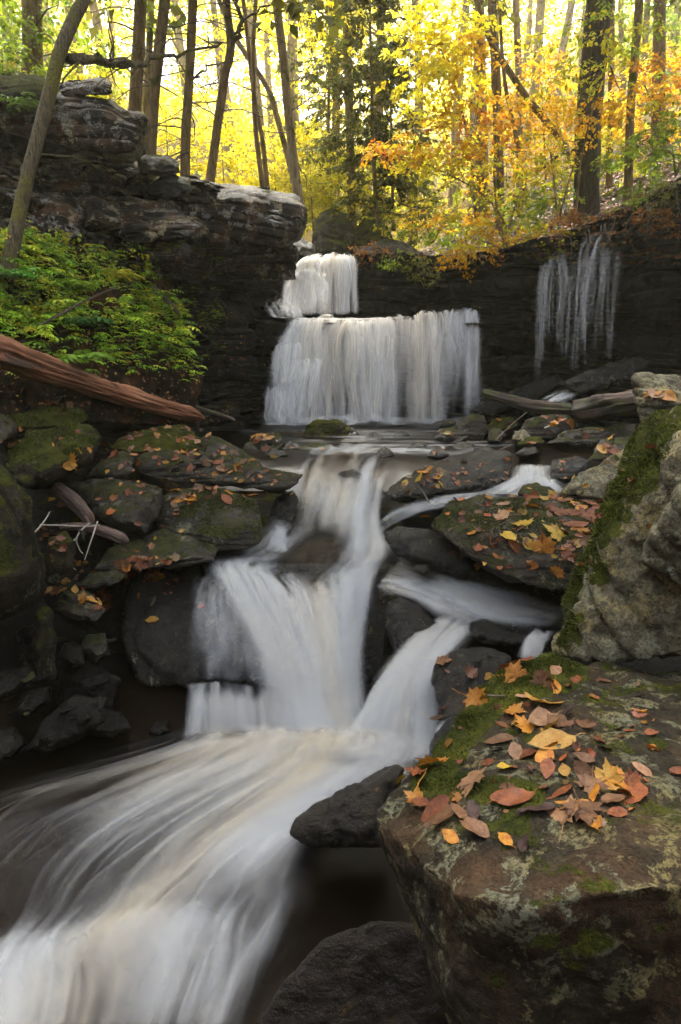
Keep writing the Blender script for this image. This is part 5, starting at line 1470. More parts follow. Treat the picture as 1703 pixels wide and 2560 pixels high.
LEAFM = {k: [leaf_mesh(k, i) for i in range(10)] for k in ('maple', 'ovate')}
KINDW = {'maple': 'maple', 'ovate': 'oval'}
COLW = {'yellow': 'yellow', 'orange': 'orange', 'gold': 'golden', 'tan': 'tan', 'rust': 'rust red', 'brown': 'brown', 'purple': 'purple brown', 'red': 'bright red'}
LEAVES = []
def put_leaf(px, py, spx, kind, colr, where, rot=None, lift=0.0, only=None, tilt=0.22):
    loc, nor, ob = cast(px, py)
    if loc is None or nor[2] < 0.05: return
    if only and not ob.name.startswith(only): return
    dist = np.linalg.norm(loc - [0, 0, CZ])
    s = spx * dist / FPX
    if 'top block' in where: nor = unit(nor + np.array([0, 0, 1.5]))
    z = unit(nor + rng.normal(0, tilt, 3))
    a = rng.random() * 6.28 if rot is None else rot
    ref = unit(np.cross(z, [math.sin(a), math.cos(a), 0.01]))
    y = np.cross(z, ref)
    me = LEAFM[kind][rng.integers(0, 10)]
    o = bpy.data.objects.new('fallen_leaf', me)
    COL.objects.link(o)
    o.matrix_world = Matrix(((ref[0], y[0], z[0], 0), (ref[1], y[1], z[1], 0), (ref[2], y[2], z[2], 0), (0, 0, 0, 1)))
    o.location = Vector(loc + nor * (0.006 + lift))
    o.scale = (s * rng.uniform(0.75, 1.1), s, s * rng.uniform(0.5, 1.3))
    o.material_slots[0].link = 'OBJECT'
    o.material_slots[0].material = LM[colr]
    LEAVES.append((o, px, py, kind, colr, where))

S8 = [(765, 570, 125, 'maple', 'tan', 'at the centre', 0.6), (875, 505, 60, 'ovate', 'yellow', 'at the centre'), (920, 447, 66, 'ovate', 'tan', 'at the centre'), (1065, 400, 150, 'ovate', 'gold', 'at the centre', 1.4),
    (1037, 470, 88, 'ovate', 'orange', 'at the centre'), (1035, 255, 115, 'ovate', 'gold', 'on the rear moss', 1.8), (1115, 515, 56, 'ovate', 'gold', 'at the centre'), (1200, 535, 96, 'ovate', 'brown', 'in the right heap'),
    (1280, 555, 112, 'maple', 'gold', 'in the right heap'), (1237, 622, 86, 'ovate', 'orange', 'in the right heap'), (1130, 690, 130, 'maple', 'tan', 'in the right heap'), (1190, 690, 120, 'maple', 'brown', 'in the right heap'),
    (1340, 600, 112, 'maple', 'orange', 'in the right heap'), (1390, 610, 100, 'ovate', 'rust', 'in the right heap'), (1410, 515, 62, 'ovate', 'tan', 'in the right heap'), (1010, 675, 112, 'ovate', 'purple', 'at the front', 1.6),
    (930, 640, 112, 'ovate', 'rust', 'at the centre', 1.4), (870, 620, 90, 'ovate', 'rust', 'at the centre'), (765, 755, 95, 'ovate', 'brown', 'at the front'), (670, 778, 60, 'ovate', 'orange', 'at the front'),
    (755, 680, 76, 'ovate', 'purple', 'at the front'), (640, 715, 110, 'ovate', 'brown', 'at the front', 1.5), (615, 668, 110, 'ovate', 'rust', 'at the front', 1.3), (530, 635, 72, 'maple', 'orange', 'on the left shoulder'),
    (560, 652, 72, 'ovate', 'rust', 'on the left shoulder'), (885, 790, 60, 'ovate', 'orange', 'at the front'), (965, 805, 72, 'ovate', 'purple', 'at the front'), (1100, 605, 90, 'ovate', 'rust', 'at the centre', 1.4),
    (1035, 585, 62, 'ovate', 'brown', 'at the centre'), (970, 525, 56, 'ovate', 'purple', 'at the centre'), (1185, 470, 60, 'ovate', 'brown', 'at the centre'), (860, 395, 95, 'ovate', 'brown', 'on the rear moss', 1.5),
    (850, 435, 72, 'ovate', 'purple', 'on the rear moss'), (970, 460, 72, 'ovate', 'rust', 'at the centre'), (1045, 512, 72, 'ovate', 'rust', 'at the centre'), (820, 490, 50, 'ovate', 'rust', 'at the centre'),
    (1030, 320, 112, 'ovate', 'tan', 'on the rear moss', 1.2), (960, 345, 90, 'maple', 'orange', 'on the rear moss'), (925, 325, 60, 'ovate', 'gold', 'on the rear moss'), (1060, 355, 90, 'maple', 'gold', 'on the rear moss'),
    (1090, 330, 80, 'ovate', 'brown', 'on the rear moss'), (920, 280, 72, 'maple', 'orange', 'on the rear moss'), (1140, 295, 60, 'ovate', 'purple', 'on the rear moss'), (1205, 340, 60, 'ovate', 'brown', 'on the rear moss'),
    (770, 245, 90, 'maple', 'orange', 'on the rear moss'), (730, 328, 42, 'ovate', 'tan', 'on the rear moss'), (950, 228, 50, 'ovate', 'tan', 'on the rear moss'), (1035, 160, 90, 'maple', 'brown', 'at the back'),
    (1075, 125, 56, 'ovate', 'tan', 'at the back'), (1070, 190, 56, 'ovate', 'orange', 'at the back'), (1160, 165, 56, 'ovate', 'rust', 'at the back'), (930, 110, 140, 'maple', 'rust', 'at the back'),
    (920, 140, 90, 'maple', 'orange', 'at the back'), (1000, 65, 84, 'maple', 'gold', 'at the back'), (815, 148, 42, 'ovate', 'gold', 'at the back'), (600, 500, 110, 'maple', 'orange', 'on the left shoulder'),
    (545, 528, 80, 'maple', 'rust', 'on the left shoulder'), (560, 560, 80, 'maple', 'gold', 'on the left shoulder'), (460, 540, 48, 'ovate', 'yellow', 'on the left shoulder'), (1320, 690, 72, 'ovate', 'rust', 'in the right heap'),
    (1230, 715, 92, 'ovate', 'orange', 'in the right heap'), (1300, 640, 92, 'ovate', 'brown', 'in the right heap'), (1445, 370, 48, 'ovate', 'rust', 'at the back'), (1556, 520, 56, 'ovate', 'rust', 'in the right heap'),
    (1220, 580, 90, 'maple', 'brown', 'in the right heap'), (1160, 660, 100, 'ovate', 'orange', 'in the right heap'), (1370, 560, 80, 'maple', 'rust', 'in the right heap'), (700, 690, 70, 'ovate', 'brown', 'at the front')]
for e in S8:
    put_leaf(700 + e[0] * .6397, 1600 + e[1] * .6397, e[2] * .6397 * 1.12, e[3], e[4], 'on the foreground boulder, ' + e[5], e[6] if len(e) > 6 else None, lift=rng.uniform(0, 0.012))
S6 = [(940, 455, 45, 'ovate', 'yellow'), (890, 495, 62, 'maple', 'orange'), (870, 455, 46, 'ovate', 'rust'), (740, 540, 80, 'maple', 'tan'), (690, 525, 72, 'ovate', 'rust'), (770, 515, 46, 'maple', 'orange'), (840, 572, 84, 'maple', 'yellow'),
    (770, 627, 84, 'ovate', 'yellow'), (700, 640, 80, 'ovate', 'tan'), (672, 597, 64, 'ovate', 'rust'), (610, 612, 40, 'ovate', 'orange'), (990, 617, 100, 'maple', 'yellow'), (1030, 605, 60, 'ovate', 'tan'), (930, 677, 105, 'maple', 'orange'),
    (865, 662, 60, 'ovate', 'yellow'), (800, 677, 72, 'ovate', 'rust'), (1060, 642, 76, 'ovate', 'orange'), (1045, 720, 64, 'maple', 'rust'), (995, 795, 54, 'maple', 'orange'), (985, 720, 24, 'ovate', 'yellow'), (1075, 770, 44, 'ovate', 'orange'),
    (1085, 575, 100, 'ovate', 'rust'), (1000, 520, 90, 'maple', 'rust'), (1060, 520, 72, 'ovate', 'rust'), (1110, 500, 62, 'ovate', 'orange'), (1150, 480, 62, 'maple', 'rust'), (1180, 500, 54, 'ovate', 'rust'), (1130, 530, 84, 'maple', 'rust'),
    (1170, 560, 72, 'ovate', 'rust'), (1150, 620, 84, 'maple', 'rust'), (1130, 650, 64, 'ovate', 'brown'), (790, 447, 62, 'ovate', 'orange'), (1135, 447, 40, 'ovate', 'yellow'), (1040, 462, 52, 'ovate', 'rust'), (975, 452, 44, 'maple', 'rust'),
    (750, 482, 52, 'ovate', 'tan'), (460, 527, 34, 'ovate', 'orange'), (390, 542, 44, 'ovate', 'orange'), (430, 480, 80, 'maple', 'rust'), (470, 490, 70, 'ovate', 'brown'), (450, 505, 60, 'maple', 'rust'), (1095, 600, 80, 'maple', 'orange'),
    (1120, 690, 70, 'maple', 'rust'), (1090, 660, 60, 'ovate', 'gold'), (960, 530, 50, 'ovate', 'brown'), (1020, 560, 40, 'ovate', 'rust'), (900, 530, 40, 'ovate', 'rust'), (1190, 470, 50, 'maple', 'brown'), (1160, 445, 44, 'ovate', 'rust'),
    (640, 520, 50, 'ovate', 'brown'), (560, 525, 36, 'ovate', 'rust'), (1080, 480, 50, 'maple', 'orange'), (1140, 590, 70, 'ovate', 'orange')]
for e in S6:
    put_leaf(850 + e[0] * .544, 1000 + e[1] * .544, e[2] * .544 * 1.15, e[3], e[4], 'on the mossy slab boulder')
for (x0, x1, y0, y1, n, s0, s1, pal, where) in [
    (400, 660, 1222, 1252, 24, 24, 40, ['orange', 'rust', 'gold', 'orange', 'brown'], 'on top of the rounded mossy boulder'),
    (370, 750, 1122, 1180, 26, 16, 30, ['orange', 'rust', 'gold', 'brown'], 'on the long dark slab'),
    (985, 1140, 1140, 1215, 11, 20, 34, ['orange', 'brown', 'yellow'], 'on the tilted layered boulder'),
    (300, 440, 1396, 1445, 20, 24, 44, ['rust', 'rust', 'brown', 'orange'], 'on top of the big black boulder'),
    (205, 275, 1488, 1535, 10, 22, 40, ['orange', 'gold', 'rust'], 'drifted against the big black boulder'),
    (110, 190, 1452, 1482, 8, 22, 36, ['orange', 'rust', 'gold'], 'at the foot of the upright mossy stone'),
    (260, 640, 1066, 1140, 26, 14, 30, ['orange', 'tan', 'rust', 'brown'], 'on the slabs below the log end'),
    (560, 680, 1080, 1108, 22, 16, 30, ['orange', 'gold', 'rust', 'orange'], 'heaped at the edge of the upper pool'),
    (130, 230, 1150, 1200, 6, 26, 44, ['gold', 'orange', 'rust'], 'below the ridged boulder'),
    (1605, 1690, 945, 1030, 6, 40, 64, ['gold', 'orange', 'tan'], 'on the top block of the tall grey boulder'),
    (1480, 1590, 1095, 1150, 5, 22, 34, ['gold', 'rust'], 'on the mossy rock below the right log'),
    (660, 900, 1108, 1150, 9, 12, 22, ['orange', 'rust', 'gold'], 'on the wet slab crossing the stream'),
    (1280, 1480, 1040, 1130, 10, 14, 26, ['rust', 'brown', 'orange'], 'among the rocks right of the pool')]:
    for k in range(n):
        c = pal[rng.integers(0, len(pal))]
        put_leaf(rng.uniform(x0, x1), rng.uniform(y0, y1), rng.uniform(s0, s1), 'maple' if rng.random() < .45 else 'ovate', c, where)
put_leaf(382, 1550, 34, 'ovate', 'gold', 'alone on the face of the big black boulder', lift=0.0)
put_leaf(503, 1516, 22, 'ovate', 'red', 'stuck on the wet face of the big black boulder')
put_leaf(1058, 1679, 38, 'ovate', 'tan', 'on the black wet rock right of the cascade')
put_leaf(1110, 1655, 44, 'maple', 'brown', 'on the black wet rock right of the cascade')
put_leaf(1630, 1120, 40, 'ovate', 'rust', 'on the moss band of the tall grey boulder')
put_leaf(1628, 1316, 22, 'ovate', 'orange', 'on the bare face of the tall grey boulder')

ORD = ['', 'second', 'third', 'fourth', 'fifth', 'sixth', 'seventh', 'eighth', 'ninth', 'tenth', 'eleventh', 'twelfth', 'thirteenth', 'fourteenth', 'fifteenth', 'sixteenth']
def number_off(items, what):
    """items: [(object, px, label)] - label the look-alikes by their place from the left"""
    by = {}
    for o, px, lab in items:
        by.setdefault(lab, []).append((px, o))
    for lab, v in by.items():
        v.sort(key=lambda t: t[0])
        for k, (_, o) in enumerate(v):
            o['label'] = lab if len(v) == 1 else lab + (', leftmost such' if k == 0 else ', %s from left' % (ORD[k] if k < 16 else '%dth' % (k + 1)))
number_off([(o, px, '%s %s leaf %s' % (COLW[c], KINDW[k], w)) for o, px, py, k, c, w in LEAVES], 'leaf')
number_off(FAR, 'tree')
number_off([(o, proj(np.array([o.location]))[0][0], o['label']) for o in scene.objects if o.name.startswith(('rubble_stone', 'hanging_root'))], 'stone')
for o, px, py, k, c, w in LEAVES:
    o['category'] = 'leaf'
    o['group'] = 'fallen leaves ' + w.split(',')[0]

def scatter_leaves(label, regions, pal):
    V_, F4, F3, C_ = [], [], [], []
    nv = 0
    for (x0, x1, y0, y1, n, s0, s1) in regions:
        for k in range(n):
            loc, nor, ob = cast(rng.uniform(x0, x1), rng.uniform(y0, y1))
            if loc is None or nor[2] < 0.3 or ob.name.startswith(('fallen_leaf', 'fern', 'frond', 'undergrowth')): continue
            s = rng.uniform(s0, s1) * np.linalg.norm(loc - [0, 0, CZ]) / FPX
            z = unit(nor + rng.normal(0, 0.3, 3)); a = rng.random() * 6.28
            x = unit(np.cross(z, [math.sin(a), math.cos(a), 0.01])); y = np.cross(z, x)
            me = LEAFM['maple' if rng.random() < 0.4 else 'ovate'][rng.integers(0, 10)]
            co = np.empty(len(me.vertices) * 3, np.float32); me.vertices.foreach_get('co', co)
            co = co.reshape(-1, 3) * [s * rng.uniform(.7, 1.1), s, s * rng.uniform(.6, 1.6)]
            V_.append(loc + nor * 0.004 + co[:, :1] * x + co[:, 1:2] * y + co[:, 2:] * z)
            for p in me.polygons:
                (F4 if len(p.vertices) == 4 else F3).append([i + nv for i in p.vertices])
            C_.append(np.tile(pick_cols(1, pal, 0.25), (len(co), 1)))
            nv += len(co)
    o = mesh_obj('scattered_leaves', np.concatenate(V_), [np.array(F4), np.array(F3)], M['litter'], cols=np.concatenate(C_), smoothed=False)
    tag(o, label, 'leaf litter', kind='stuff')
DL = 0.44 * np.array([(0.42, 0.13, 0.015), (0.30, 0.08, 0.02), (0.18, 0.07, 0.03), (0.50, 0.26, 0.03), (0.24, 0.10, 0.04), (0.12, 0.05, 0.03)])
scatter_leaves('small crumpled leaves strewn over the rocks on the left bank', [(250, 760, 1070, 1240, 150, 9, 22), (100, 460, 1190, 1500, 90, 10, 26), (300, 450, 1395, 1450, 30, 14, 30), (0, 260, 1000, 1130, 36, 10, 22)], DL)
scatter_leaves('small crumpled leaves strewn over the rocks right of the stream', [(1120, 1520, 1236, 1420, 130, 10, 28), (1080, 1600, 1040, 1230, 80, 8, 20), (960, 1280, 1130, 1230, 30, 10, 24)], DL)
scatter_leaves('small torn leaves and bits lying on the foreground boulder', [(1080, 1640, 1680, 2060, 90, 10, 36)], 0.8 * DL)

# ------------------------------------------------------------------ leaf litter, too fine to count
def litter(name, label, n, pick, s0, s1, pal):
    C, Nn, S = [], [], []
    tries = 0
    while len(C) < n and tries < n * 4:
        tries += 1
        px, py = pick()
        loc, nor, ob = cast(px, py)
        if loc is None or nor[2] < 0.25: continue
        if not ob.name.startswith(('ground', 'bank', 'ledge', 'gorge', 'rock_', 'upper', 'cliff')): continue
        C.append(loc + nor * 0.01); Nn.append(unit(nor + rng.normal(0, 0.35, 3))); S.append(rng.uniform(s0, s1))
    if not C: return
    C, Nn, S = np.array(C), np.array(Nn), np.array(S)
    D_ = rng.normal(0, 1, C.shape)
    D_ = unit(D_ - Nn * (D_ * Nn).sum(1, keepdims=True))
    V, F = leaf_quads(C, D_, Nn, S, 0.7, 0.1)
    mb = MB()
    mb.add(V, F, np.repeat(pick_cols(len(C), pal), 4, axis=0))
    tag(mb.build(name, M['litter'], None, smoothed=False), label, 'leaf litter', kind='stuff')
RUST = 0.6 * np.array([(0.26, 0.07, 0.018), (0.34, 0.12, 0.02), (0.18, 0.06, 0.02), (0.42, 0.20, 0.03), (0.12, 0.05, 0.03)])
litter('leaf_litter', 'rusty leaf litter on the wooded bank at the right', 3600, lambda: (rng.uniform(880, 1703), rng.uniform(400, 660)), 0.06, 0.12, RUST)
litter('leaf_litter', 'fallen leaves specking the dark ledges beside the falls', 420, lambda: (rng.uniform(200, 700), rng.uniform(760, 1060)), 0.03, 0.075, RUST)
litter('leaf_litter', 'odd dead leaves caught on the ledges of the right gorge wall', 160, lambda: (rng.uniform(900, 1703), rng.uniform(640, 960)), 0.04, 0.08, RUST)
litter('leaf_litter', 'dead leaves on the earthy part of the left bank', 120, lambda: (rng.uniform(0, 480), rng.uniform(780, 1060)), 0.03, 0.07, RUST)

# ------------------------------------------------------------------ water
def water_mat(name, su, sv, thin=0.5, contrast=1.0, cream=0.5, white=(0.50, 0.53, 0.57), dark=(0.022, 0.015, 0.010), rough=0.35, seed=0.0, transl=0.28, wts=(0.42, 0.28, 0.30), dist=0.15, det=3.0, spec=0.18):
    """silky running water: UV u = metres across, v = metres along the flow; attributes foam and cover"""
    wt = wts
    m, n, l = new_mat(name)
    uv = N_(n, 'ShaderNodeUVMap', uv_map='flow').outputs[0]
    fo = N_(n, 'ShaderNodeAttribute', attribute_name='foam').outputs['Fac']
    cv = N_(n, 'ShaderNodeAttribute', attribute_name='cover').outputs['Fac']
    a = noise(n, l, mapping(n, l, uv, (su, sv, 1), (seed, seed, 0)), 1.0, det, 0.5, dist)
    b = noise(n, l, mapping(n, l, uv, (su * 3.7, sv * 1.6, 1), (seed * 2, 3, 0)), 1.0, 3, 0.55, 0.1)
    c = noise(n, l, mapping(n, l, uv, (su * 0.33, sv * 0.55, 1), (seed, 9, 0)), 1.0, 2, 0.5)
    s = math_(n, l, 'ADD', math_(n, l, 'MULTIPLY', a, wt[0]), math_(n, l, 'ADD', math_(n, l, 'MULTIPLY', b, wt[1]), math_(n, l, 'MULTIPLY', c, wt[2])))
    s = math_(n, l, 'MULTIPLY', math_(n, l, 'SUBTRACT', s, 0.5), 3.0 * contrast)
    f = math_(n, l, 'ADD', fo, s)
    fr = N_(n, 'ShaderNodeMapRange', interpolation_type='SMOOTHSTEP')
    fr.inputs['From Min'].default_value = -0.05
    fr.inputs['From Max'].default_value = 1.05
    l.new(f, fr.inputs['Value'])
    f = fr.outputs[0]
    col = mixc(n, l, ramp(n, l, c, [(0.40, 0.0), (0.64, cream)]), white, (white[0] * 1.0, white[1] * 0.84, white[2] * 0.58))
    wd = n.new('ShaderNodeBsdfDiffuse')
    l.new(col, wd.inputs['Color'])
    wtr = n.new('ShaderNodeBsdfTranslucent')
    l.new(col, wtr.inputs['Color'])
    w = n.new('ShaderNodeMixShader')
    w.inputs[0].default_value = transl
    l.new(wd.outputs[0], w.inputs[1])
    l.new(wtr.outputs[0], w.inputs[2])
    dk = n.new('ShaderNodeBsdfPrincipled')
    dk.inputs['Base Color'].default_value = (*dark, 1)
    dk.inputs['Roughness'].default_value = rough
    dk.inputs['Specular IOR Level'].default_value = spec
    bp = N_(n, 'ShaderNodeBump')
    bp.inputs['Strength'].default_value = 0.12
    bp.inputs['Distance'].default_value = 0.02
    l.new(a, bp.inputs['Height'])
    l.new(bp.outputs[0], dk.inputs['Normal'])
    tr = n.new('ShaderNodeBsdfTransparent')
    tr.inputs['Color'].default_value = (0.80, 0.70, 0.58, 1)
    dkm = n.new('ShaderNodeMixShader')
    dkm.inputs[0].default_value = thin
    l.new(dk.outputs[0], dkm.inputs[1])
    l.new(tr.outputs[0], dkm.inputs[2])
    mx = n.new('ShaderNodeMixShader')
    l.new(f, mx.inputs[0])
    l.new(dkm.outputs[0], mx.inputs[1])
    l.new(w.outputs[0], mx.inputs[2])
    # cover: soft ragged sides
    cs = math_(n, l, 'ADD', math_(n, l, 'MULTIPLY', cv, 1.25), math_(n, l, 'MULTIPLY', math_(n, l, 'SUBTRACT', b, 0.5), 0.9))
    cs = math_(n, l, 'MULTIPLY', cs, ramp(n, l, cv, [(0.0, 0.0), (0.25, 1.0)]), True)
    t2 = n.new('ShaderNodeBsdfTransparent')
    o2 = n.new('ShaderNodeMixShader')
    l.new(cs, o2.inputs[0])
    l.new(t2.outputs[0], o2.inputs[1])
    l.new(mx.outputs[0], o2.inputs[2])
    o = n.new('ShaderNodeOutputMaterial')
    l.new(o2.outputs[0], o.inputs['Surface'])
    return m

M['stream'] = water_mat('running_water', 3.2, 0.62, thin=0.2, contrast=1.3, cream=0.7, white=(0.33, 0.345, 0.36), dark=(0.012, 0.009, 0.007), wts=(0.42, 0.08, 0.50), dist=0.35, det=2.0, spec=0.06)
M['casc'] = water_mat('cascade_water', 6.0, 0.5, thin=0.8, contrast=1.15, cream=0.7, white=(0.37, 0.385, 0.40), dark=(0.012, 0.009, 0.007), seed=3.3, wts=(0.38, 0.22, 0.40), dist=0.3)
M['fall'] = water_mat('falling_water', 7.5, 0.14, thin=0.9, contrast=1.2, cream=0.35, white=(0.80, 0.81, 0.84), seed=5.7, transl=0.45)
M['strand'] = water_mat('thin_falling_water', 22.0, 0.3, thin=1.0, contrast=1.3, cream=0.1, seed=1.7)
M['pool'] = water_mat('pool_water', 2.2, 0.5, thin=0.0, contrast=0.35, cream=0.4, dark=(0.005, 0.0032, 0.0020), rough=0.3, seed=8.1, spec=0.08)

def D(px, py, d, f=0.8, a=1.0):
    return np.array([*P(px, py, d), f, a])

def Zp(px, py, z, f=0.8, a=1.0):
    return np.array([*PZ(px, py, z), f, a])

WATER = []
def ribbon(name, rows, mat, nr=60, nc=40, side=0.12, ends=(0.0, 0.0), wave=(0.0, 3.0, 0.6), label=None, uo=0.0, shift=(0, 0, 0), kind='structure', cat='water', parent=None):
    G = patch(rows, nr, nc)
    X3 = G[..., :3] + np.asarray(shift)
    du = np.linalg.norm(np.diff(X3, axis=1), axis=2)
    dv = np.linalg.norm(np.diff(X3, axis=0), axis=2)
    u = np.concatenate([np.zeros((nr, 1)), np.cumsum(du, 1)], 1)
    wmean = u[:, -1].mean()
    u = u / (u[:, -1:] + 1e-9) * wmean          # streaks follow the flow as it widens
    v = np.concatenate([np.zeros((1, nc)), np.cumsum(dv, 0)], 0)
    v = v.mean(1, keepdims=True) * 0.7 + v * 0.3
    V = X3.reshape(-1, 3)
    F = grid_faces(nr, nc)
    N = vnormals(V, F)
    if (N * (np.array([0, 0, CZ]) - V)).sum() < 0:
        F = F[:, ::-1]; N = -N
    uu, vv = u.ravel(), v.ravel()
    if wave[0]:
        V = V + N * (wave[0] * fbm(np.stack([uu * wave[1] + uo, vv * wave[2], uu * 0 + 3], 1), 3, 4))[:, None]
    cov = np.clip(G[..., 4], 0, 1)
    s = np.linspace(0, 1, nc)[None]
    if side:
        cov = cov * smooth(0, side, s) * smooth(0, side, 1 - s)
    t = np.linspace(0, 1, nr)[:, None]
    if ends[0]: cov = cov * smooth(0, ends[0], t)
    if ends[1]: cov = cov * smooth(0, ends[1], 1 - t)
    o = mesh_obj(name, V, F, mat, parent, attrs={'foam': np.clip(G[..., 3], -0.6, 1.3).ravel(), 'cover': cov.ravel()}, uv=np.stack([uu + uo, vv + uo], 1))
    if parent is None:
        tag(o, label, cat, kind=kind)
    elif label:
        o['label'] = label
    WATER.append(o)
    return o

def wisp_mat(name, white, transl):
    m, n, l = new_mat(name)
    cv = N_(n, 'ShaderNodeAttribute', attribute_name='cover').outputs['Fac']
    cm = N_(n, 'ShaderNodeAttribute', attribute_name='cream').outputs['Fac']
    col = mixc(n, l, cm, white, (white[0], white[1] * 0.82, white[2] * 0.55))
    d = n.new('ShaderNodeBsdfDiffuse')
    t = n.new('ShaderNodeBsdfTranslucent')
    l.new(col, d.inputs['Color']); l.new(col, t.inputs['Color'])
    a = n.new('ShaderNodeMixShader')
    a.inputs[0].default_value = transl
    l.new(d.outputs[0], a.inputs[1]); l.new(t.outputs[0], a.inputs[2])
    tr = n.new('ShaderNodeBsdfTransparent')
    b = n.new('ShaderNodeMixShader')
    l.new(cv, b.inputs[0]); l.new(tr.outputs[0], b.inputs[1]); l.new(a.outputs[0], b.inputs[2])
    o = n.new('ShaderNodeOutputMaterial')
    l.new(b.outputs[0], o.inputs['Surface'])
    return m
M['wisp'] = wisp_mat('white_water', (0.47, 0.485, 0.50), 0.3)
M['wispfall'] = wisp_mat('white_falling_water', (0.95, 0.955, 0.96), 0.42)

def samp(G, v, u):
    nr, nc = G.shape[:2]
    a = np.clip(v, 0, 1) * (nr - 1); b = np.clip(u, 0, 1) * (nc - 1)
    i = np.minimum(a.astype(int), nr - 2); j = np.minimum(b.astype(int), nc - 2)
    f, g = (a - i)[..., None], (b - j)[..., None]
    return G[i, j] * (1 - f) * (1 - g) + G[i + 1, j] * f * (1 - g) + G[i, j + 1] * (1 - f) * g + G[i + 1, j + 1] * f * g

def strands(name, rows, n, mat, parent, width=(0.03, 0.12), start=(0, 1), length=(0.2, 0.6), alpha=(0.15, 0.5), off=(0.0, 0.05), wander=0.03, cream=0.3, seed=0, label=None, ns=26, gain=1.0, tail=0.35, power=1.0):
    """many soft overlapping wisps of white water that follow a flow patch"""
    r_ = np.random.default_rng(1000 + seed)
    G = patch(rows, 140, 90)
    X3 = G[..., :3]
    Tu = unit(np.gradient(X3, axis=1))
    Nn = unit(np.cross(Tu, np.gradient(X3, axis=0)))
    if (Nn * (np.array([0, 0, CZ]) - X3)).sum() < 0: Nn = -Nn
    Vs, Cv, Cr = [], [], []
    prof = np.array([0, 0.45, 0.9, 1.0, 0.9, 0.45, 0])
    cs = np.linspace(-1, 1, 7)
    t = np.linspace(0, 1, ns)
    made = tries = 0
    while made < n and tries < n * 8:
        tries += 1
        u0, v0 = r_.random(), r_.uniform(*start)
        L = r_.uniform(*length)
        v = v0 + L * t
        if v0 + L * 0.5 > 1.02: continue
        q = pnoise(np.stack([v * 3.0, np.full(ns, u0 * 40), np.full(ns, seed + 0.5)], 1), seed)
        u = u0 + wander * q * 2
        ok = (v <= 1.0) & (u > 0) & (u < 1)
        S = samp(G, v, u)
        foam = np.clip(S[:, 3] + 0.05, 0, 1) ** power * gain
        if r_.random() > foam.mean() + 0.05: continue
        w = r_.uniform(*width) * (r_.random() ** 0.7 + 0.3) * (0.7 + 0.5 * t)
        a0 = r_.uniform(*alpha)
        fade = smooth(0, 0.22 if v0 > 0.02 else 0.04, t) * smooth(0, tail, 1 - t)
        edge = smooth(0, 0.07, u) * smooth(0, 0.07, 1 - u)
        al = a0 * fade * np.clip(foam * 1.2, 0, 1) * ok * edge * smooth(0, 0.06, 1.0 - v + 0.02)
        N_s, T_s = samp(Nn, v, u), samp(Tu, v, u)
        o = r_.uniform(*off) * (0.4 + 0.6 * np.sin(np.pi * np.clip(t, 0, 1)))
        P0 = S[:, :3] + N_s * o[:, None]
        V = P0[:, None] + T_s[:, None] * (w[:, None] * cs[None])[..., None] + N_s[:, None] * (w[:, None] * 0.18 * (1 - cs[None] ** 2))[..., None]
        Vs.append(V.reshape(-1, 3)); Cv.append((al[:, None] * prof[None]).ravel())
        Cr.append(np.full(ns * 7, np.clip(cream * (0.35 + 2.2 * pnoise(np.array([[u0 * 3.0, v0 * 1.5, 0.37]]), 9)[0]), 0, 1)))
        made += 1
    if not Vs: return
    f1 = grid_faces(ns, 7)
    F = (f1[None] + (np.arange(len(Vs)) * ns * 7)[:, None, None]).reshape(-1, 4)
    ob = mesh_obj(name, np.concatenate(Vs), F, mat, parent, attrs={'cover': np.concatenate(Cv), 'cream': np.concatenate(Cr)})
    ob['kind'] = 'stuff'
    if label: ob['label'] = label
    return ob

# still dark sheets
lowpool = ribbon('lower_pool', [[np.array([x, y, 0.0, -0.5, 1]) for x in (-9, -4, -1, 1.4)] for y in (6.0, 4.2, 2.6, 0.4)], M['pool'], 90, 90, side=0, wave=(0.012, 3, 3), label='dark brown pool at the bottom left')
uppool = ribbon('upper_pool', [[np.array([x, y, z, -0.3, 1]) for x in (-4.2, -2, 0, 2, 4.5)] for y, z in ((15.0, 1.44), (13, 1.44), (11, 1.44), (9.9, 1.41), (9.0, 1.1))], M['pool'], 60, 120, side=0, wave=(0.010, 4, 4), label='shallow brown pool below the main fall')

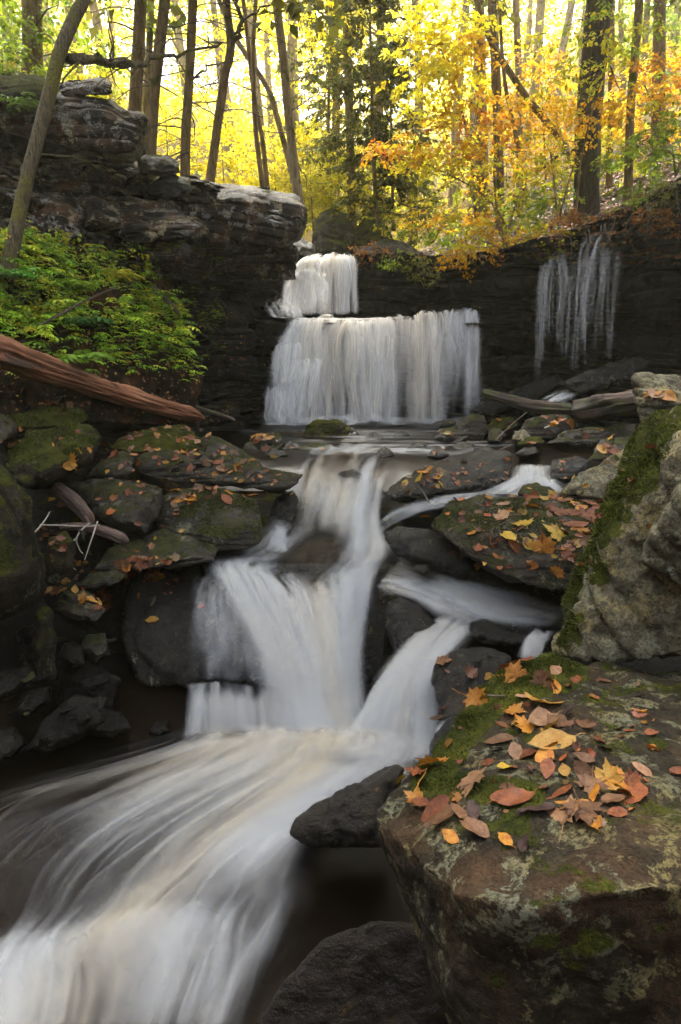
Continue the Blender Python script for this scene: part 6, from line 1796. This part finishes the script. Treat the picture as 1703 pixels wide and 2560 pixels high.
# foreground stream
STR = [
    [Zp(420, 1835, .10, .0), Zp(560, 1815, .24, .7), Zp(700, 1812, .26, .9), Zp(850, 1812, .26, .95), Zp(980, 1815, .24, .9), Zp(1080, 1840, .10, .5)],
    [Zp(400, 1852, .10, .25), Zp(560, 1850, .20, .85), Zp(700, 1850, .22, .95), Zp(850, 1850, .22, .95), Zp(980, 1855, .20, .95), Zp(1070, 1870, .10, .7)],
    [Zp(260, 1892, .06, .15), Zp(460, 1900, .14, .72), Zp(640, 1910, .18, .88), Zp(800, 1915, .2, .92), Zp(930, 1930, .16, .95), Zp(1030, 1945, .08, .7)],
    [Zp(80, 1940, .05, .15), Zp(300, 1965, .10, .60), Zp(500, 1985, .12, .70), Zp(680, 2005, .15, .85), Zp(800, 2020, .14, .90), Zp(890, 2035, .06, .6)],
    [Zp(-120, 2000, .04, .15), Zp(120, 2050, .08, .40), Zp(340, 2085, .10, .52), Zp(540, 2105, .13, .80), Zp(680, 2110, .14, .88), Zp(770, 2110, .06, .5)],
    [Zp(-250, 2080, .05, .35), Zp(10, 2160, .06, .22), Zp(220, 2195, .09, .35), Zp(440, 2200, .15, .66), Zp(620, 2185, .16, .62), Zp(740, 2180, .08, .55)],
    [Zp(-300, 2200, .06, .55), Zp(-50, 2280, .08, .25), Zp(160, 2290, .10, .30), Zp(380, 2262, .17, .72), Zp(580, 2240, .15, .48), Zp(730, 2250, .10, .75)],
    [Zp(-350, 2350, .05, .6), Zp(-120, 2400, .08, .55), Zp(80, 2385, .12, .92), Zp(300, 2335, .14, .95), Zp(520, 2315, .12, .88), Zp(700, 2340, .06, .55)],
    [Zp(-400, 2490, .05, .6), Zp(-150, 2520, .08, .85), Zp(60, 2490, .08, .90), Zp(270, 2450, .05, .62), Zp(490, 2430, .06, .66), Zp(660, 2450, .03, .45)],
    [Zp(-450, 2640, .05, .6), Zp(-180, 2680, .06, .85), Zp(30, 2660, .06, .60), Zp(240, 2620, .04, .45), Zp(440, 2600, .04, .62), Zp(600, 2600, .02, .4)]]
fore_stream = ribbon('stream', [[q - np.array([0, 0, 0, .42, 0]) for q in r] for r in STR],
    M['stream'], 150, 110, side=0.10, ends=(0.09, 0), wave=(0.022, 2.2, 0.6), label='foaming stream rushing toward the bottom left')
strands('white_water', STR, 460, M['wisp'], fore_stream, width=(0.04, 0.18), start=(0, 0.95), length=(0.12, 0.42), alpha=(0.05, 0.28), off=(0.0, 0.05), wander=0.035, cream=1.0, seed=1, power=2.6, gain=0.95)
strands('white_water', STR, 260, M['wisp'], fore_stream, width=(0.012, 0.05), start=(0, 0.95), length=(0.15, 0.5), alpha=(0.08, 0.32), off=(0.0, 0.04), wander=0.04, cream=0.9, seed=9, power=1.6)
strands('white_water', STR, 50, M['wisp'], fore_stream, width=(0.12, 0.32), start=(0, 0.9), length=(0.15, 0.35), alpha=(0.08, 0.25), off=(0.03, 0.09), wander=0.03, cream=0.5, seed=2, power=2.2)

# upper run, from the pool over the lip and down the fan, one continuous flow
casc = tag(mesh_obj('cascade', patch([[D(490, 1404, 6.15)[:3], D(760, 1408, 6.15)[:3], D(1010, 1404, 6.2)[:3]], [D(500, 1470, 5.75)[:3], D(760, 1490, 5.8)[:3], D(980, 1470, 5.9)[:3]], [D(560, 1640, 5.35)[:3], D(760, 1640, 5.35)[:3], D(960, 1640, 5.4)[:3]], [D(570, 1900, 4.9)[:3], D(760, 1900, 4.9)[:3], D(950, 1900, 4.9)[:3]]], 40, 40).reshape(-1, 3) + np.array([0, 0.14, -0.06]), grid_faces(40, 40)[:, ::-1], M['wet']), 'white cascade pouring over black rock in the middle', 'water', kind='structure')
RUN = [
    [D(800, 1118, 10.9, .0), D(850, 1116, 11.0, .1), D(900, 1116, 11.0, .2), D(950, 1116, 11.0, .2), D(990, 1118, 10.9, .1), D(1020, 1120, 10.8, .0)],
    [D(765, 1146, 9.95, .0), D(805, 1142, 10.0, .3), D(850, 1140, 10.0, .2), D(900, 1142, 10.0, .45), D(945, 1148, 9.9, .4), D(985, 1156, 9.8, .1)],
    [D(735, 1186, 8.85, .4), D(785, 1185, 8.9, .6), D(830, 1187, 8.88, .2), D(880, 1187, 8.85, .5), D(920, 1192, 8.82, .8), D(965, 1202, 8.75, .3)],
    [D(712, 1234, 8.02, .5), D(765, 1235, 8.05, .9), D(820, 1237, 8.05, .95), D(870, 1240, 8.0, .95), D(915, 1245, 7.95, .6), D(958, 1254, 7.85, .2)],
    [D(690, 1288, 7.38, .2), D(745, 1296, 7.36, .25), D(800, 1300, 7.34, .4), D(855, 1296, 7.38, .8), D(905, 1300, 7.34, .6), D(955, 1308, 7.25, .25)],
    [D(668, 1338, 6.92, .45), D(725, 1350, 6.86, .5), D(785, 1354, 6.84, -.2), D(850, 1350, 6.88, .1), D(905, 1350, 6.9, .6), D(965, 1350, 6.9, .6)],
    [D(600, 1382, 6.5, .7), D(665, 1402, 6.42, .4), D(735, 1420, 6.34, -.4), D(815, 1424, 6.34, -.35), D(895, 1404, 6.4, .6), D(985, 1388, 6.5, .9)],
    [D(525, 1408, 6.12, .6), D(600, 1418, 6.06, .9), D(690, 1446, 6.02, .4), D(782, 1462, 6.0, .2), D(872, 1438, 6.1, .6), D(962, 1420, 6.2, .9)],
    [D(538, 1462, 5.58, .55), D(618, 1472, 5.62, .95), D(716, 1494, 5.66, .9), D(800, 1508, 5.7, .8), D(868, 1482, 5.8, .55), D(936, 1464, 5.86, .8)],
    [D(580, 1558, 5.10, .3), D(664, 1566, 5.20, .9), D(750, 1576, 5.30, .95), D(814, 1582, 5.35, .85), D(862, 1566, 5.45, .4), D(910, 1550, 5.6, .5)],
    [D(632, 1668, 4.78, .25), D(714, 1674, 4.86, .85), D(780, 1680, 4.93, .95), D(828, 1682, 4.97, .9), D(858, 1676, 5.05, .5), D(892, 1664, 5.15, .4)],
    [D(668, 1776, 4.56, .3), D(748, 1780, 4.60, .8), D(802, 1782, 4.64, .95), D(840, 1782, 4.68, .95), D(868, 1780, 4.74, .7), D(900, 1772, 4.85, .4)],
    [D(690, 1872, 4.32, .5), D(775, 1874, 4.32, .85), D(822, 1874, 4.33, .95), D(856, 1874, 4.36, .95), D(890, 1874, 4.42, .9), D(935, 1874, 4.52, .7)],
    [Zp(650, 1908, .18, .4), Zp(765, 1914, .20, .75), Zp(825, 1916, .22, .9), Zp(865, 1916, .22, .9), Zp(905, 1912, .2, .9), Zp(965, 1905, .17, .5)]]
VEIL = [[D(500, 1425, 5.85, .5), D(590, 1440, 5.72, .9), D(680, 1470, 5.62, .9)], [D(486, 1480, 5.45, .5), D(580, 1500, 5.35, .7), D(680, 1530, 5.3, .9)], [D(478, 1580, 5.05, .45), D(575, 1600, 5.02, .5), D(690, 1620, 5.0, .8)], [D(470, 1700, 4.78, .4), D(572, 1704, 4.76, .45), D(700, 1716, 4.76, .7)]]
strands('white_water', RUN[6:], 260, M['wisp'], casc, width=(0.008, 0.03), start=(0.0, 0.7), length=(0.2, 0.7), alpha=(0.08, 0.4), off=(0.02, 0.13), wander=0.05, cream=0.4, seed=62)
strands('white_water', VEIL, 150, M['wisp'], casc, width=(0.02, 0.09), start=(0, 0.5), length=(0.3, 0.9), alpha=(0.02, 0.13), off=(0.0, 0.05), wander=0.04, cream=0.2, seed=61, power=1.2)
ribbon('water_sheet', [[q - np.array([0, 0, 0, .42, 0]) for q in r] for r in RUN], M['casc'], 230, 100, side=0.12, ends=(0.03, 0.07), wave=(0.035, 3.0, 0.7), parent=casc)
strands('white_water', RUN, 600, M['wisp'], casc, width=(0.03, 0.14), start=(0.04, 0.9), length=(0.10, 0.38), alpha=(0.06, 0.34), off=(0.0, 0.09), wander=0.04, cream=0.7, seed=3)
strands('white_water', RUN[7:], 300, M['wisp'], casc, width=(0.03, 0.13), start=(0.0, 0.5), length=(0.3, 0.9), alpha=(0.06, 0.34), off=(0.0, 0.12), wander=0.05, cream=0.5, seed=4)
FRI = [
    [D(466, 1706, 4.62, .65), D(560, 1700, 4.62, .75), D(640, 1712, 4.62, .6), D(720, 1740, 4.64, .5), D(790, 1760, 4.66, .5)],
    [D(463, 1780, 4.48, .5), D(560, 1780, 4.48, .65), D(640, 1790, 4.48, .55), D(720, 1800, 4.5, .55), D(790, 1810, 4.5, .7)],
    [D(452, 1876, 4.30, .6), D(560, 1878, 4.28, .75), D(650, 1878, 4.28, .75), D(730, 1878, 4.28, .8), D(800, 1878, 4.28, .9)],
    [Zp(425, 1908, .13, .3), Zp(545, 1914, .18, .6), Zp(650, 1918, .2, .6), Zp(735, 1918, .21, .7), Zp(810, 1918, .22, .8)]]
strands('white_water', FRI, 260, M['wisp'], casc, width=(0.02, 0.09), start=(0, 0.14), length=(0.5, 1.0), alpha=(0.06, 0.36), off=(0.0, 0.06), wander=0.02, cream=0.2, seed=5)
SIDE = [
    [D(1110, 1530, 5.6, .3), D(1160, 1532, 5.6, .4), D(1215, 1538, 5.6, .3)],
    [D(1070, 1572, 5.38, .5), D(1130, 1566, 5.38, .8), D(1195, 1568, 5.4, .5)],
    [D(1005, 1640, 4.95, .7), D(1070, 1630, 4.92, .9), D(1145, 1622, 4.95, .6)],
    [D(945, 1725, 4.70, .75), D(1015, 1715, 4.62, .95), D(1098, 1690, 4.62, .55)],
    [D(890, 1815, 4.45, .85), D(985, 1805, 4.38, .8), D(1100, 1785, 4.40, .6)],
    [D(840, 1880, 4.28, .95), D(975, 1880, 4.20, .95), D(1100, 1875, 4.15, .8)],
    [Zp(800, 1920, .2, .7), Zp(940, 1925, .18, .8), Zp(1075, 1915, .14, .5)]]
ribbon('water_sheet', [[q - np.array([0, 0, 0, .3, 0]) for q in r] for r in SIDE], M['casc'], 90, 50, side=0.3, ends=(0.12, 0.12), wave=(0.04, 4.0, 0.5), parent=casc, uo=2.2)
strands('white_water', SIDE, 340, M['wisp'], casc, width=(0.025, 0.11), start=(0, 0.6), length=(0.2, 0.7), alpha=(0.06, 0.34), off=(0.0, 0.09), wander=0.06, cream=0.3, seed=6)
ARM = [
    [D(1000, 1372, 6.7, .7), D(985, 1400, 6.35, .9), D(955, 1440, 6.0, .9), D(930, 1490, 5.7, .3)],
    [D(1080, 1398, 6.35, .5), D(1070, 1430, 6.1, .95), D(1040, 1465, 5.85, .9), D(1020, 1495, 5.6, .6)],
    [D(1170, 1430, 6.1, .4), D(1160, 1465, 5.85, .9), D(1140, 1500, 5.6, .85), D(1115, 1545, 5.4, .4)],
    [D(1280, 1480, 5.75, .3), D(1270, 1505, 5.6, .7), D(1250, 1535, 5.4, .6), D(1220, 1565, 5.25, .35)],
    [D(1420, 1525, 5.4, .05), D(1410, 1545, 5.3, .25), D(1390, 1562, 5.2, .25), D(1360, 1580, 5.1, .1)]]
arm = ribbon('side_flow', [[q - np.array([0, 0, 0, .6, 0]) for q in r] for r in ARM],
    M['casc'], 90, 50, side=0.22, ends=(0.1, 0.2), wave=(0.03, 4, 1), label='arm of the stream sweeping right below the mossy slab boulder', uo=1.3)
strands('white_water', ARM, 280, M['wisp'], arm, width=(0.03, 0.12), start=(0, 0.8), length=(0.15, 0.55), alpha=(0.05, 0.3), off=(0.0, 0.05), wander=0.06, cream=0.3, seed=7)
strands('white_water', [[D(1338, 1572, 5.05, .4), D(1358, 1572, 5.05, .6), D(1382, 1574, 5.05, .3)],
    [D(1322, 1600, 4.9, .6), D(1342, 1602, 4.88, .9), D(1366, 1606, 4.9, .5)],
    [D(1305, 1650, 4.7, .7), D(1330, 1655, 4.68, .9), D(1352, 1655, 4.7, .4)]], 50, M['wisp'], arm, width=(0.015, 0.06), start=(0, 0.4), length=(0.4, 0.9), alpha=(0.08, 0.4), off=(0, 0.03), wander=0.06, cream=0.1, seed=51, label='little spout of water left of the tall grey boulder')
CR = [
    [D(1282, 1160, 9.0, .1), D(1320, 1158, 9.0, .35), D(1360, 1160, 8.9, .3), D(1400, 1165, 8.8, .1)],
    [D(1282, 1178, 8.5, .45), D(1318, 1176, 8.5, .7), D(1352, 1176, 8.45, .85), D(1392, 1184, 8.4, .4)],
    [D(1270, 1210, 8.0, .75), D(1310, 1212, 7.95, .9), D(1350, 1214, 7.9, .9), D(1402, 1218, 7.9, .6)],
    [D(1180, 1236, 7.6, .5), D(1260, 1240, 7.4, .9), D(1340, 1240, 7.3, .8), D(1420, 1240, 7.3, .4)]]
crc = ribbon('small_cascade', [[q - np.array([0, 0, 0, .25, 0]) for q in r] for r in CR], M['casc'], 50, 40, side=0.2, ends=(0.1, 0.08), wave=(0.04, 5, 1), label='small white cascade between the tilted boulder and the grey one')
strands('white_water', CR, 170, M['wisp'], crc, width=(0.025, 0.09), start=(0.1, 0.7), length=(0.2, 0.6), alpha=(0.08, 0.4), off=(0, 0.06), wander=0.05, cream=0.2, seed=8)
strands('white_water', [[D(1260, 1225, 7.75, .8), D(1300, 1250, 7.3, .5)], [D(1170, 1236, 7.6, .7), D(1200, 1258, 7.2, .5)], [D(1080, 1250, 7.4, .5), D(1090, 1276, 7.05, .3)], [D(1000, 1275, 7.2, .3), D(990, 1310, 6.9, .2)], [D(950, 1300, 7.1, .4), D(930, 1350, 6.8, .3)]], 90, M['wisp'], casc, width=(0.03, 0.10), start=(0, 0.7), length=(0.2, 0.5), alpha=(0.05, 0.28), off=(0, 0.03), wander=0.06, cream=0.1, seed=52, label='thin flow joining the rapids from the right')
strands('white_water', [[D(1130, 1785, 3.75, .7), D(1165, 1778, 3.75, .6)], [D(1100, 1830, 3.55, .9), D(1140, 1822, 3.55, .7)], [D(1078, 1900, 3.35, .8), D(1112, 1905, 3.35, .6)]], 50, M['wisp'], casc, width=(0.015, 0.06), start=(0, 0.4), length=(0.4, 0.9), alpha=(0.08, 0.4), off=(0, 0.03), wander=0.06, cream=0.1, seed=53, label='spout falling behind the left flank of the foreground boulder')
strands('white_water', [[Zp(-80, 1870, .02, .7), Zp(-40, 1850, .02, .8), Zp(10, 1840, .02, .6)], [Zp(-60, 1900, .02, .9), Zp(10, 1885, .02, .9), Zp(60, 1862, .02, .5)], [Zp(-60, 1930, .02, .7), Zp(20, 1910, .02, .6), Zp(70, 1880, .02, .3)]], 40, M['wisp'], lowpool, width=(0.04, 0.12), start=(0, 0.4), length=(0.4, 0.9), alpha=(0.05, 0.25), off=(0, 0.03), wander=0.06, cream=0.1, seed=54, label='patch of foam at the left edge of the lower pool')
strands('white_water', [[D(695, 1318, 7.0, .5), D(720, 1318, 7.0, .6)], [D(682, 1345, 6.75, .9), D(712, 1348, 6.75, .8)], [D(660, 1382, 6.5, .8), D(715, 1385, 6.5, .7)]], 50, M['wisp'], casc, width=(0.015, 0.06), start=(0, 0.4), length=(0.4, 0.9), alpha=(0.08, 0.4), off=(0, 0.03), wander=0.06, cream=0.1, seed=55, label='little white spill beside the rounded leafy boulder')

# pool surface streaks in front of the fall
POOLF = [
    [Zp(650, 1072, 1.455, .5), Zp(860, 1074, 1.455, .6), Zp(1040, 1074, 1.455, .5), Zp(1240, 1072, 1.455, .3)],
    [Zp(650, 1088, 1.455, .3), Zp(860, 1088, 1.455, .4), Zp(1060, 1088, 1.455, .6), Zp(1260, 1088, 1.455, .4)],
    [Zp(700, 1102, 1.455, .2), Zp(860, 1102, 1.455, .6), Zp(1040, 1102, 1.455, .6), Zp(1280, 1102, 1.455, .4)],
    [Zp(740, 1122, 1.45, .3), Zp(860, 1122, 1.45, .7), Zp(1000, 1122, 1.45, .6), Zp(1300, 1122, 1.45, .4)],
    [Zp(745, 1142, 1.43, .5), Zp(850, 1142, 1.43, .8), Zp(960, 1142, 1.43, .7), Zp(1300, 1146, 1.43, .4)]]
strands('foam_streaks', [list(r) for r in zip(*POOLF)], 150, M['wisp'], uppool, width=(0.04, 0.14), start=(0, 0.8), length=(0.08, 0.3), alpha=(0.06, 0.3), off=(0.0, 0.02), wander=0.05, cream=0.5, seed=30, label='pale streaks on the pool in front of the fall')
strands('foam_streaks', POOLF[2:], 90, M['wisp'], uppool, width=(0.04, 0.14), start=(0.1, 0.6), length=(0.3, 0.6), alpha=(0.08, 0.35), off=(0.0, 0.03), wander=0.04, cream=0.4, seed=31, power=1.5)
strands('foam_streaks', [[Zp(430, 1058, 1.50, .3), Zp(480, 1078, 1.50, .5)], [Zp(520, 1060, 1.50, .6), Zp(560, 1084, 1.50, .6)], [Zp(640, 1070, 1.5, .4), Zp(680, 1092, 1.5, .5)]], 40, M['wisp'], uppool, width=(0.03, 0.1), start=(0, 0.6), length=(0.2, 0.5), alpha=(0.08, 0.35), off=(0, 0.02), cream=0.2, seed=32)

# main fall, lower tier
LOW = [
    [D(722, 806, 14.60, .9), D(800, 796, 14.6, .85), D(900, 800, 14.6, .8), D(1000, 796, 14.6, .7), D(1085, 780, 14.65, .75), D(1165, 772, 14.7, .6), D(1196, 790, 14.75, .5)],
    [D(712, 822, 14.45, 1.0), D(795, 812, 14.40, .95), D(900, 814, 14.40, .95), D(1000, 808, 14.42, .8), D(1085, 794, 14.46, .85), D(1165, 788, 14.52, .7), D(1198, 806, 14.6, .5)],
    [D(686, 870, 14.30, .95), D(785, 865, 14.22, .85), D(900, 865, 14.22, .9), D(1000, 862, 14.25, .65), D(1085, 855, 14.3, .75), D(1165, 850, 14.4, .6), D(1200, 860, 14.5, .45)],
    [D(672, 960, 14.18, .9), D(780, 960, 14.14, .75), D(900, 960, 14.14, .85), D(1000, 960, 14.18, .5), D(1085, 955, 14.24, .55), D(1165, 950, 14.35, .4), D(1200, 950, 14.45, .35)],
    [D(666, 1064, 14.05, 1.0), D(780, 1064, 14.08, .85), D(900, 1064, 14.08, .95), D(1000, 1064, 14.12, .5), D(1085, 1062, 14.2, .45), D(1165, 1060, 14.3, .35), D(1200, 1060, 14.4, .3)]]
_r = np.random.default_rng(12)
LOW = [[q for q in cr(np.array(r), 19)] for r in LOW]
jx, jz = _r.normal(0, 0.10, 19), _r.normal(0, 0.045, 19)
gap = 1 - 0.45 * np.exp(-((np.arange(19) - 13.5) / 1.2) ** 2) - 0.35 * np.exp(-((np.arange(19) - 16.5) / 0.9) ** 2) - 0.3 * np.exp(-((np.arange(19) - 9.3) / 0.8) ** 2)
for i, r in enumerate(LOW):
    for k in range(19):
        r[k] = r[k] + np.array([0.02 * jx[k], jx[k] * (1 - 0.12 * i), jz[k] * (1 - 0.3 * i) if i < 3 else 0, 0.10 + 0.12 * _r.normal() - (1 - gap[k]) * (0.3 + 0.15 * i), 0])
fall = tag(ribbon('waterfall', [[q - np.array([0, 0, 0, .50, 0]) for q in r] for r in LOW], M['fall'], 70, 160, side=0.05, ends=(0.06, 0.02), wave=(0.05, 5.0, 0.25)), 'wide white veil of the lower fall', 'waterfall', kind='structure')
strands('white_water', LOW, 520, M['wispfall'], fall, width=(0.02, 0.085), start=(0, 0.10), length=(0.55, 1.05), alpha=(0.12, 0.55), off=(0.0, 0.16), wander=0.012, cream=0.5, seed=11, tail=0.12, power=1.5)
strands('white_water', LOW, 340, M['wispfall'], fall, width=(0.06, 0.26), start=(0.0, 0.7), length=(0.25, 0.6), alpha=(0.08, 0.34), off=(0.0, 0.16), wander=0.01, cream=0.3, seed=12, tail=0.3)
for k, (rw, f, n_) in enumerate([
    ([(690, 862, 760, 852), (682, 880, 756, 874), (676, 925, 745, 925), (672, 965, 735, 965)], .95, 60),
    ([(695, 905, 810, 892), (690, 925, 806, 915), (684, 990, 795, 990), (680, 1064, 790, 1064)], .9, 80),
    ([(670, 962, 735, 955), (664, 985, 735, 978), (660, 1030, 738, 1030), (658, 1066, 745, 1066)], 1.0, 80)]):
    strands('white_water', [[D(a, b, 14.05 - 0.06 * i, f - .25), D((a + c) / 2, (b + e) / 2 - 4, 13.95 - 0.07 * i, f), D(c, e, 14.05 - 0.06 * i, f - .3)] for i, (a, b, c, e) in enumerate(rw)], n_, M['wispfall'], fall, width=(0.02, 0.09), start=(0, 0.3), length=(0.4, 1.0), alpha=(0.12, 0.45), off=(0, 0.08), wander=0.05, cream=0.1, seed=20 + k)
UPR = [
    [D(772, 646, 16.2, .7), D(805, 640, 16.2, .8), D(850, 640, 16.2, .85), D(884, 644, 16.2, .8)],
    [D(742, 668, 15.85, .9), D(790, 660, 15.80, .95), D(850, 656, 15.80, .95), D(888, 660, 15.85, .8)],
    [D(710, 706, 15.60, 1.0), D(780, 704, 15.55, .95), D(846, 702, 15.60, .85), D(891, 702, 15.7, .75)],
    [D(698, 790, 15.35, 1.0), D(780, 790, 15.35, .95), D(842, 790, 15.45, .85), D(896, 786, 15.55, .8)]]
ribbon('water_veil', [[q - np.array([0, 0, 0, .25, 0]) for q in r] for r in UPR], M['fall'], 60, 80, side=0.1, ends=(0.06, 0.06), wave=(0.06, 4.0, 0.4), parent=fall, uo=11.0, label='upper tier of the fall')
strands('white_water', UPR, 260, M['wispfall'], fall, width=(0.02, 0.10), start=(0, 0.15), length=(0.5, 1.05), alpha=(0.15, 0.5), off=(0.0, 0.16), wander=0.03, cream=0.3, seed=13, tail=0.15)
strands('white_water', [[D(728, 686, 15.5, .7), D(770, 668, 15.4, .9), D(815, 684, 15.5, .7)], [D(715, 715, 15.3, .9), D(768, 695, 15.2, .95), D(822, 712, 15.3, .8)], [D(705, 785, 15.12, .9), D(768, 782, 15.05, .95), D(828, 786, 15.15, .7)]], 110, M['wispfall'], fall, width=(0.03, 0.12), start=(0, 0.5), length=(0.4, 0.9), alpha=(0.1, 0.4), off=(0, 0.08), wander=0.08, cream=0.1, seed=14)
strands('white_water', [[D(664, 750, 15.15, .7), D(700, 744, 15.15, .9), D(750, 748, 15.2, .7)], [D(660, 772, 15.0, .9), D(705, 774, 14.95, .9), D(755, 780, 15.0, .8)], [D(690, 806, 14.8, .8), D(722, 808, 14.75, .9), D(765, 808, 14.8, .7)]], 60, M['wispfall'], fall, width=(0.03, 0.10), start=(0, 0.5), length=(0.4, 0.9), alpha=(0.06, 0.3), off=(0, 0.06), wander=0.1, cream=0.1, seed=15)
# soft mist at the foot of the fall
strands('white_water', [[D(652, 1030, 13.85, .8), D(780, 1036, 13.8, .7), D(900, 1034, 13.8, .9), D(1010, 1040, 13.85, .6), D(1110, 1040, 13.9, .5), D(1200, 1036, 14.0, .5)], [D(646, 1068, 13.7, .9), D(780, 1068, 13.65, .8), D(900, 1068, 13.6, .9), D(1010, 1068, 13.65, .7), D(1110, 1068, 13.8, .5), D(1204, 1066, 13.9, .5)]], 110, M['wispfall'], fall, width=(0.08, 0.25), start=(0, 0.4), length=(0.5, 0.9), alpha=(0.05, 0.2), off=(0, 0.1), wander=0.02, cream=0.1, seed=16)
ribbon('water_veil', [[np.array([*P(px, 786, 15.4)[:1], 15.5, 3.82, f, 1]) for px, f in ((690, .5), (800, .5), (900, .4), (1010, .1), (1110, .1))], [np.array([*P(px, 790, 15.0)[:1], 15.0, 3.80, f, 1]) for px, f in ((690, .9), (800, .8), (900, .7), (1010, .6), (1150, .6))], [np.array([*P(px, 790, 14.6)[:1], 14.58, 3.77, f, 1]) for px, f in ((715, .9), (800, .8), (900, .8), (1010, .7), (1190, .6))]], M['fall'], 30, 90, side=0.04, wave=(0.03, 3, 1), parent=fall, uo=25.0)
# splash at the foot
ribbon('splash', [[D(660, 1052, 13.95, .9), D(760, 1058, 13.9, .8), D(880, 1056, 13.9, .95), D(980, 1058, 13.95, .8), D(1090, 1060, 14.0, .4), D(1190, 1056, 14.1, .4)], [D(650, 1066, 13.75, .8), D(760, 1067, 13.7, .7), D(880, 1067, 13.65, .8), D(980, 1068, 13.7, .7), D(1090, 1068, 13.8, .3), D(1200, 1066, 13.9, .3)]], M['fall'], 12, 90, side=0.06, ends=(0.3, 0.4), wave=(0.04, 4, 4), parent=fall, uo=31)

# thin fall on the right wall
side_fall = None
for k, (pts, w, f) in enumerate([
    ([(1366, 652, 13.75), (1354, 690, 13.65), (1349, 800, 13.6), (1342, 960, 13.5)], 9, .55),
    ([(1400, 618, 13.7), (1384, 650, 13.6), (1372, 700, 13.55), (1368, 850, 13.5)], 16, .45),
    ([(1412, 612, 13.6), (1412, 650, 13.5), (1418, 720, 13.45), (1414, 900, 13.35)], 15, .5),
    ([(1438, 640, 13.5), (1432, 690, 13.4), (1428, 760, 13.35), (1424, 880, 13.3)], 8, .4),
    ([(1530, 558, 13.3), (1496, 586, 13.2), (1466, 612, 13.1), (1452, 680, 13.0), (1444, 780, 12.95), (1430, 930, 12.9)], 17, .65),
    ([(1540, 562, 13.2), (1510, 598, 13.1), (1498, 640, 13.0), (1484, 740, 12.95), (1468, 900, 12.9)], 26, .6),
    ([(1530, 590, 13.1), (1516, 640, 13.0), (1512, 700, 12.95), (1508, 840, 12.9)], 10, .5),
    ([(1558, 600, 13.0), (1546, 640, 12.95), (1540, 720, 12.9), (1530, 860, 12.85)], 7, .45),
    ([(1470, 620, 13.15), (1462, 660, 13.1), (1460, 760, 13.05), (1456, 880, 13.0)], 9, .4),
    ([(1372, 645, 13.7), (1362, 680, 13.6), (1360, 760, 13.55), (1356, 900, 13.5)], 6, .5),
    ([(1392, 625, 13.65), (1396, 660, 13.55), (1398, 740, 13.5), (1396, 860, 13.45)], 7, .5),
    ([(1520, 575, 13.15), (1482, 640, 13.05), (1474, 720, 13.0), (1470, 940, 12.9)], 8, .7),
    ([(1550, 575, 13.1), (1530, 615, 13.0), (1526, 700, 12.95), (1522, 900, 12.85)], 6, .5),
    ([(1500, 950, 12.6), (1450, 972, 12.4), (1400, 994, 12.2), (1360, 1012, 12.0)], 26, .6)]):
    rows = []
    nrow = len(pts)
    for i, (px, py, d) in enumerate(pts):
        sp = w * (0.5 + 0.5 * i / nrow)
        ff = f * (1 - 0.25 * i / nrow)
        if k == 13:
            rows.append([D(px - 8, py - sp * .6, d + .15, ff), D(px, py, d, ff + .2), D(px + 8, py + sp * .6, d - .1, ff)])
        else:
            rows.append([D(px - sp, py, d + .05, ff - .1), D(px, py, d - .04, ff + .15), D(px + sp, py, d + .05, ff - .1)])
    if k == 0:
        o = ribbon('thin_waterfall', [[q - np.array([0, 0, 0, .4, 0]) for q in r] for r in rows], M['strand'], 60, 14, side=0.35, ends=(0.04, 0.3), wave=(0.02, 6, 0.5))
    strands('water_strand', rows, 16 if k < 13 else 40, M['wispfall'], side_fall or o, width=(0.012, 0.05) if k < 13 else (0.02, 0.07), start=(0, 0.25), length=(0.5, 1.0), alpha=(0.06, 0.28), off=(0, 0.05), wander=0.16, cream=0.0, seed=40 + k, gain=1.5, tail=0.22)
    if k == 0:
        side_fall = tag(o, 'thin strands of water trickling down the dark right wall', 'waterfall', kind='structure')

# ------------------------------------------------------------------ haze in the gorge and the wood
def haze_box(dens, aniso, col):
    x0, x1, y0, y1, z0, z1 = -72, 72, -48, 132, -2.5, 64
    V = np.array([[x, y, z] for z in (z0, z1) for y in (y0, y1) for x in (x0, x1)], float)
    F = np.array([[0, 2, 3, 1], [4, 5, 7, 6], [0, 1, 5, 4], [2, 6, 7, 3], [0, 4, 6, 2], [1, 3, 7, 5]])
    m, n, l = new_mat('haze_air')
    v = n.new('ShaderNodeVolumePrincipled')
    v.inputs['Color'].default_value = (*col, 1)
    v.inputs['Density'].default_value = dens
    v.inputs['Anisotropy'].default_value = aniso
    o = n.new('ShaderNodeOutputMaterial')
    l.new(v.outputs[0], o.inputs['Volume'])
    ob = mesh_obj('haze', V, F, m, loc=np.zeros(3), smoothed=False)
    tag(ob, 'thin warm haze hanging in the wood', 'haze', kind='stuff')
haze_box(0.0024, 0.65, (1.0, 0.93, 0.60))
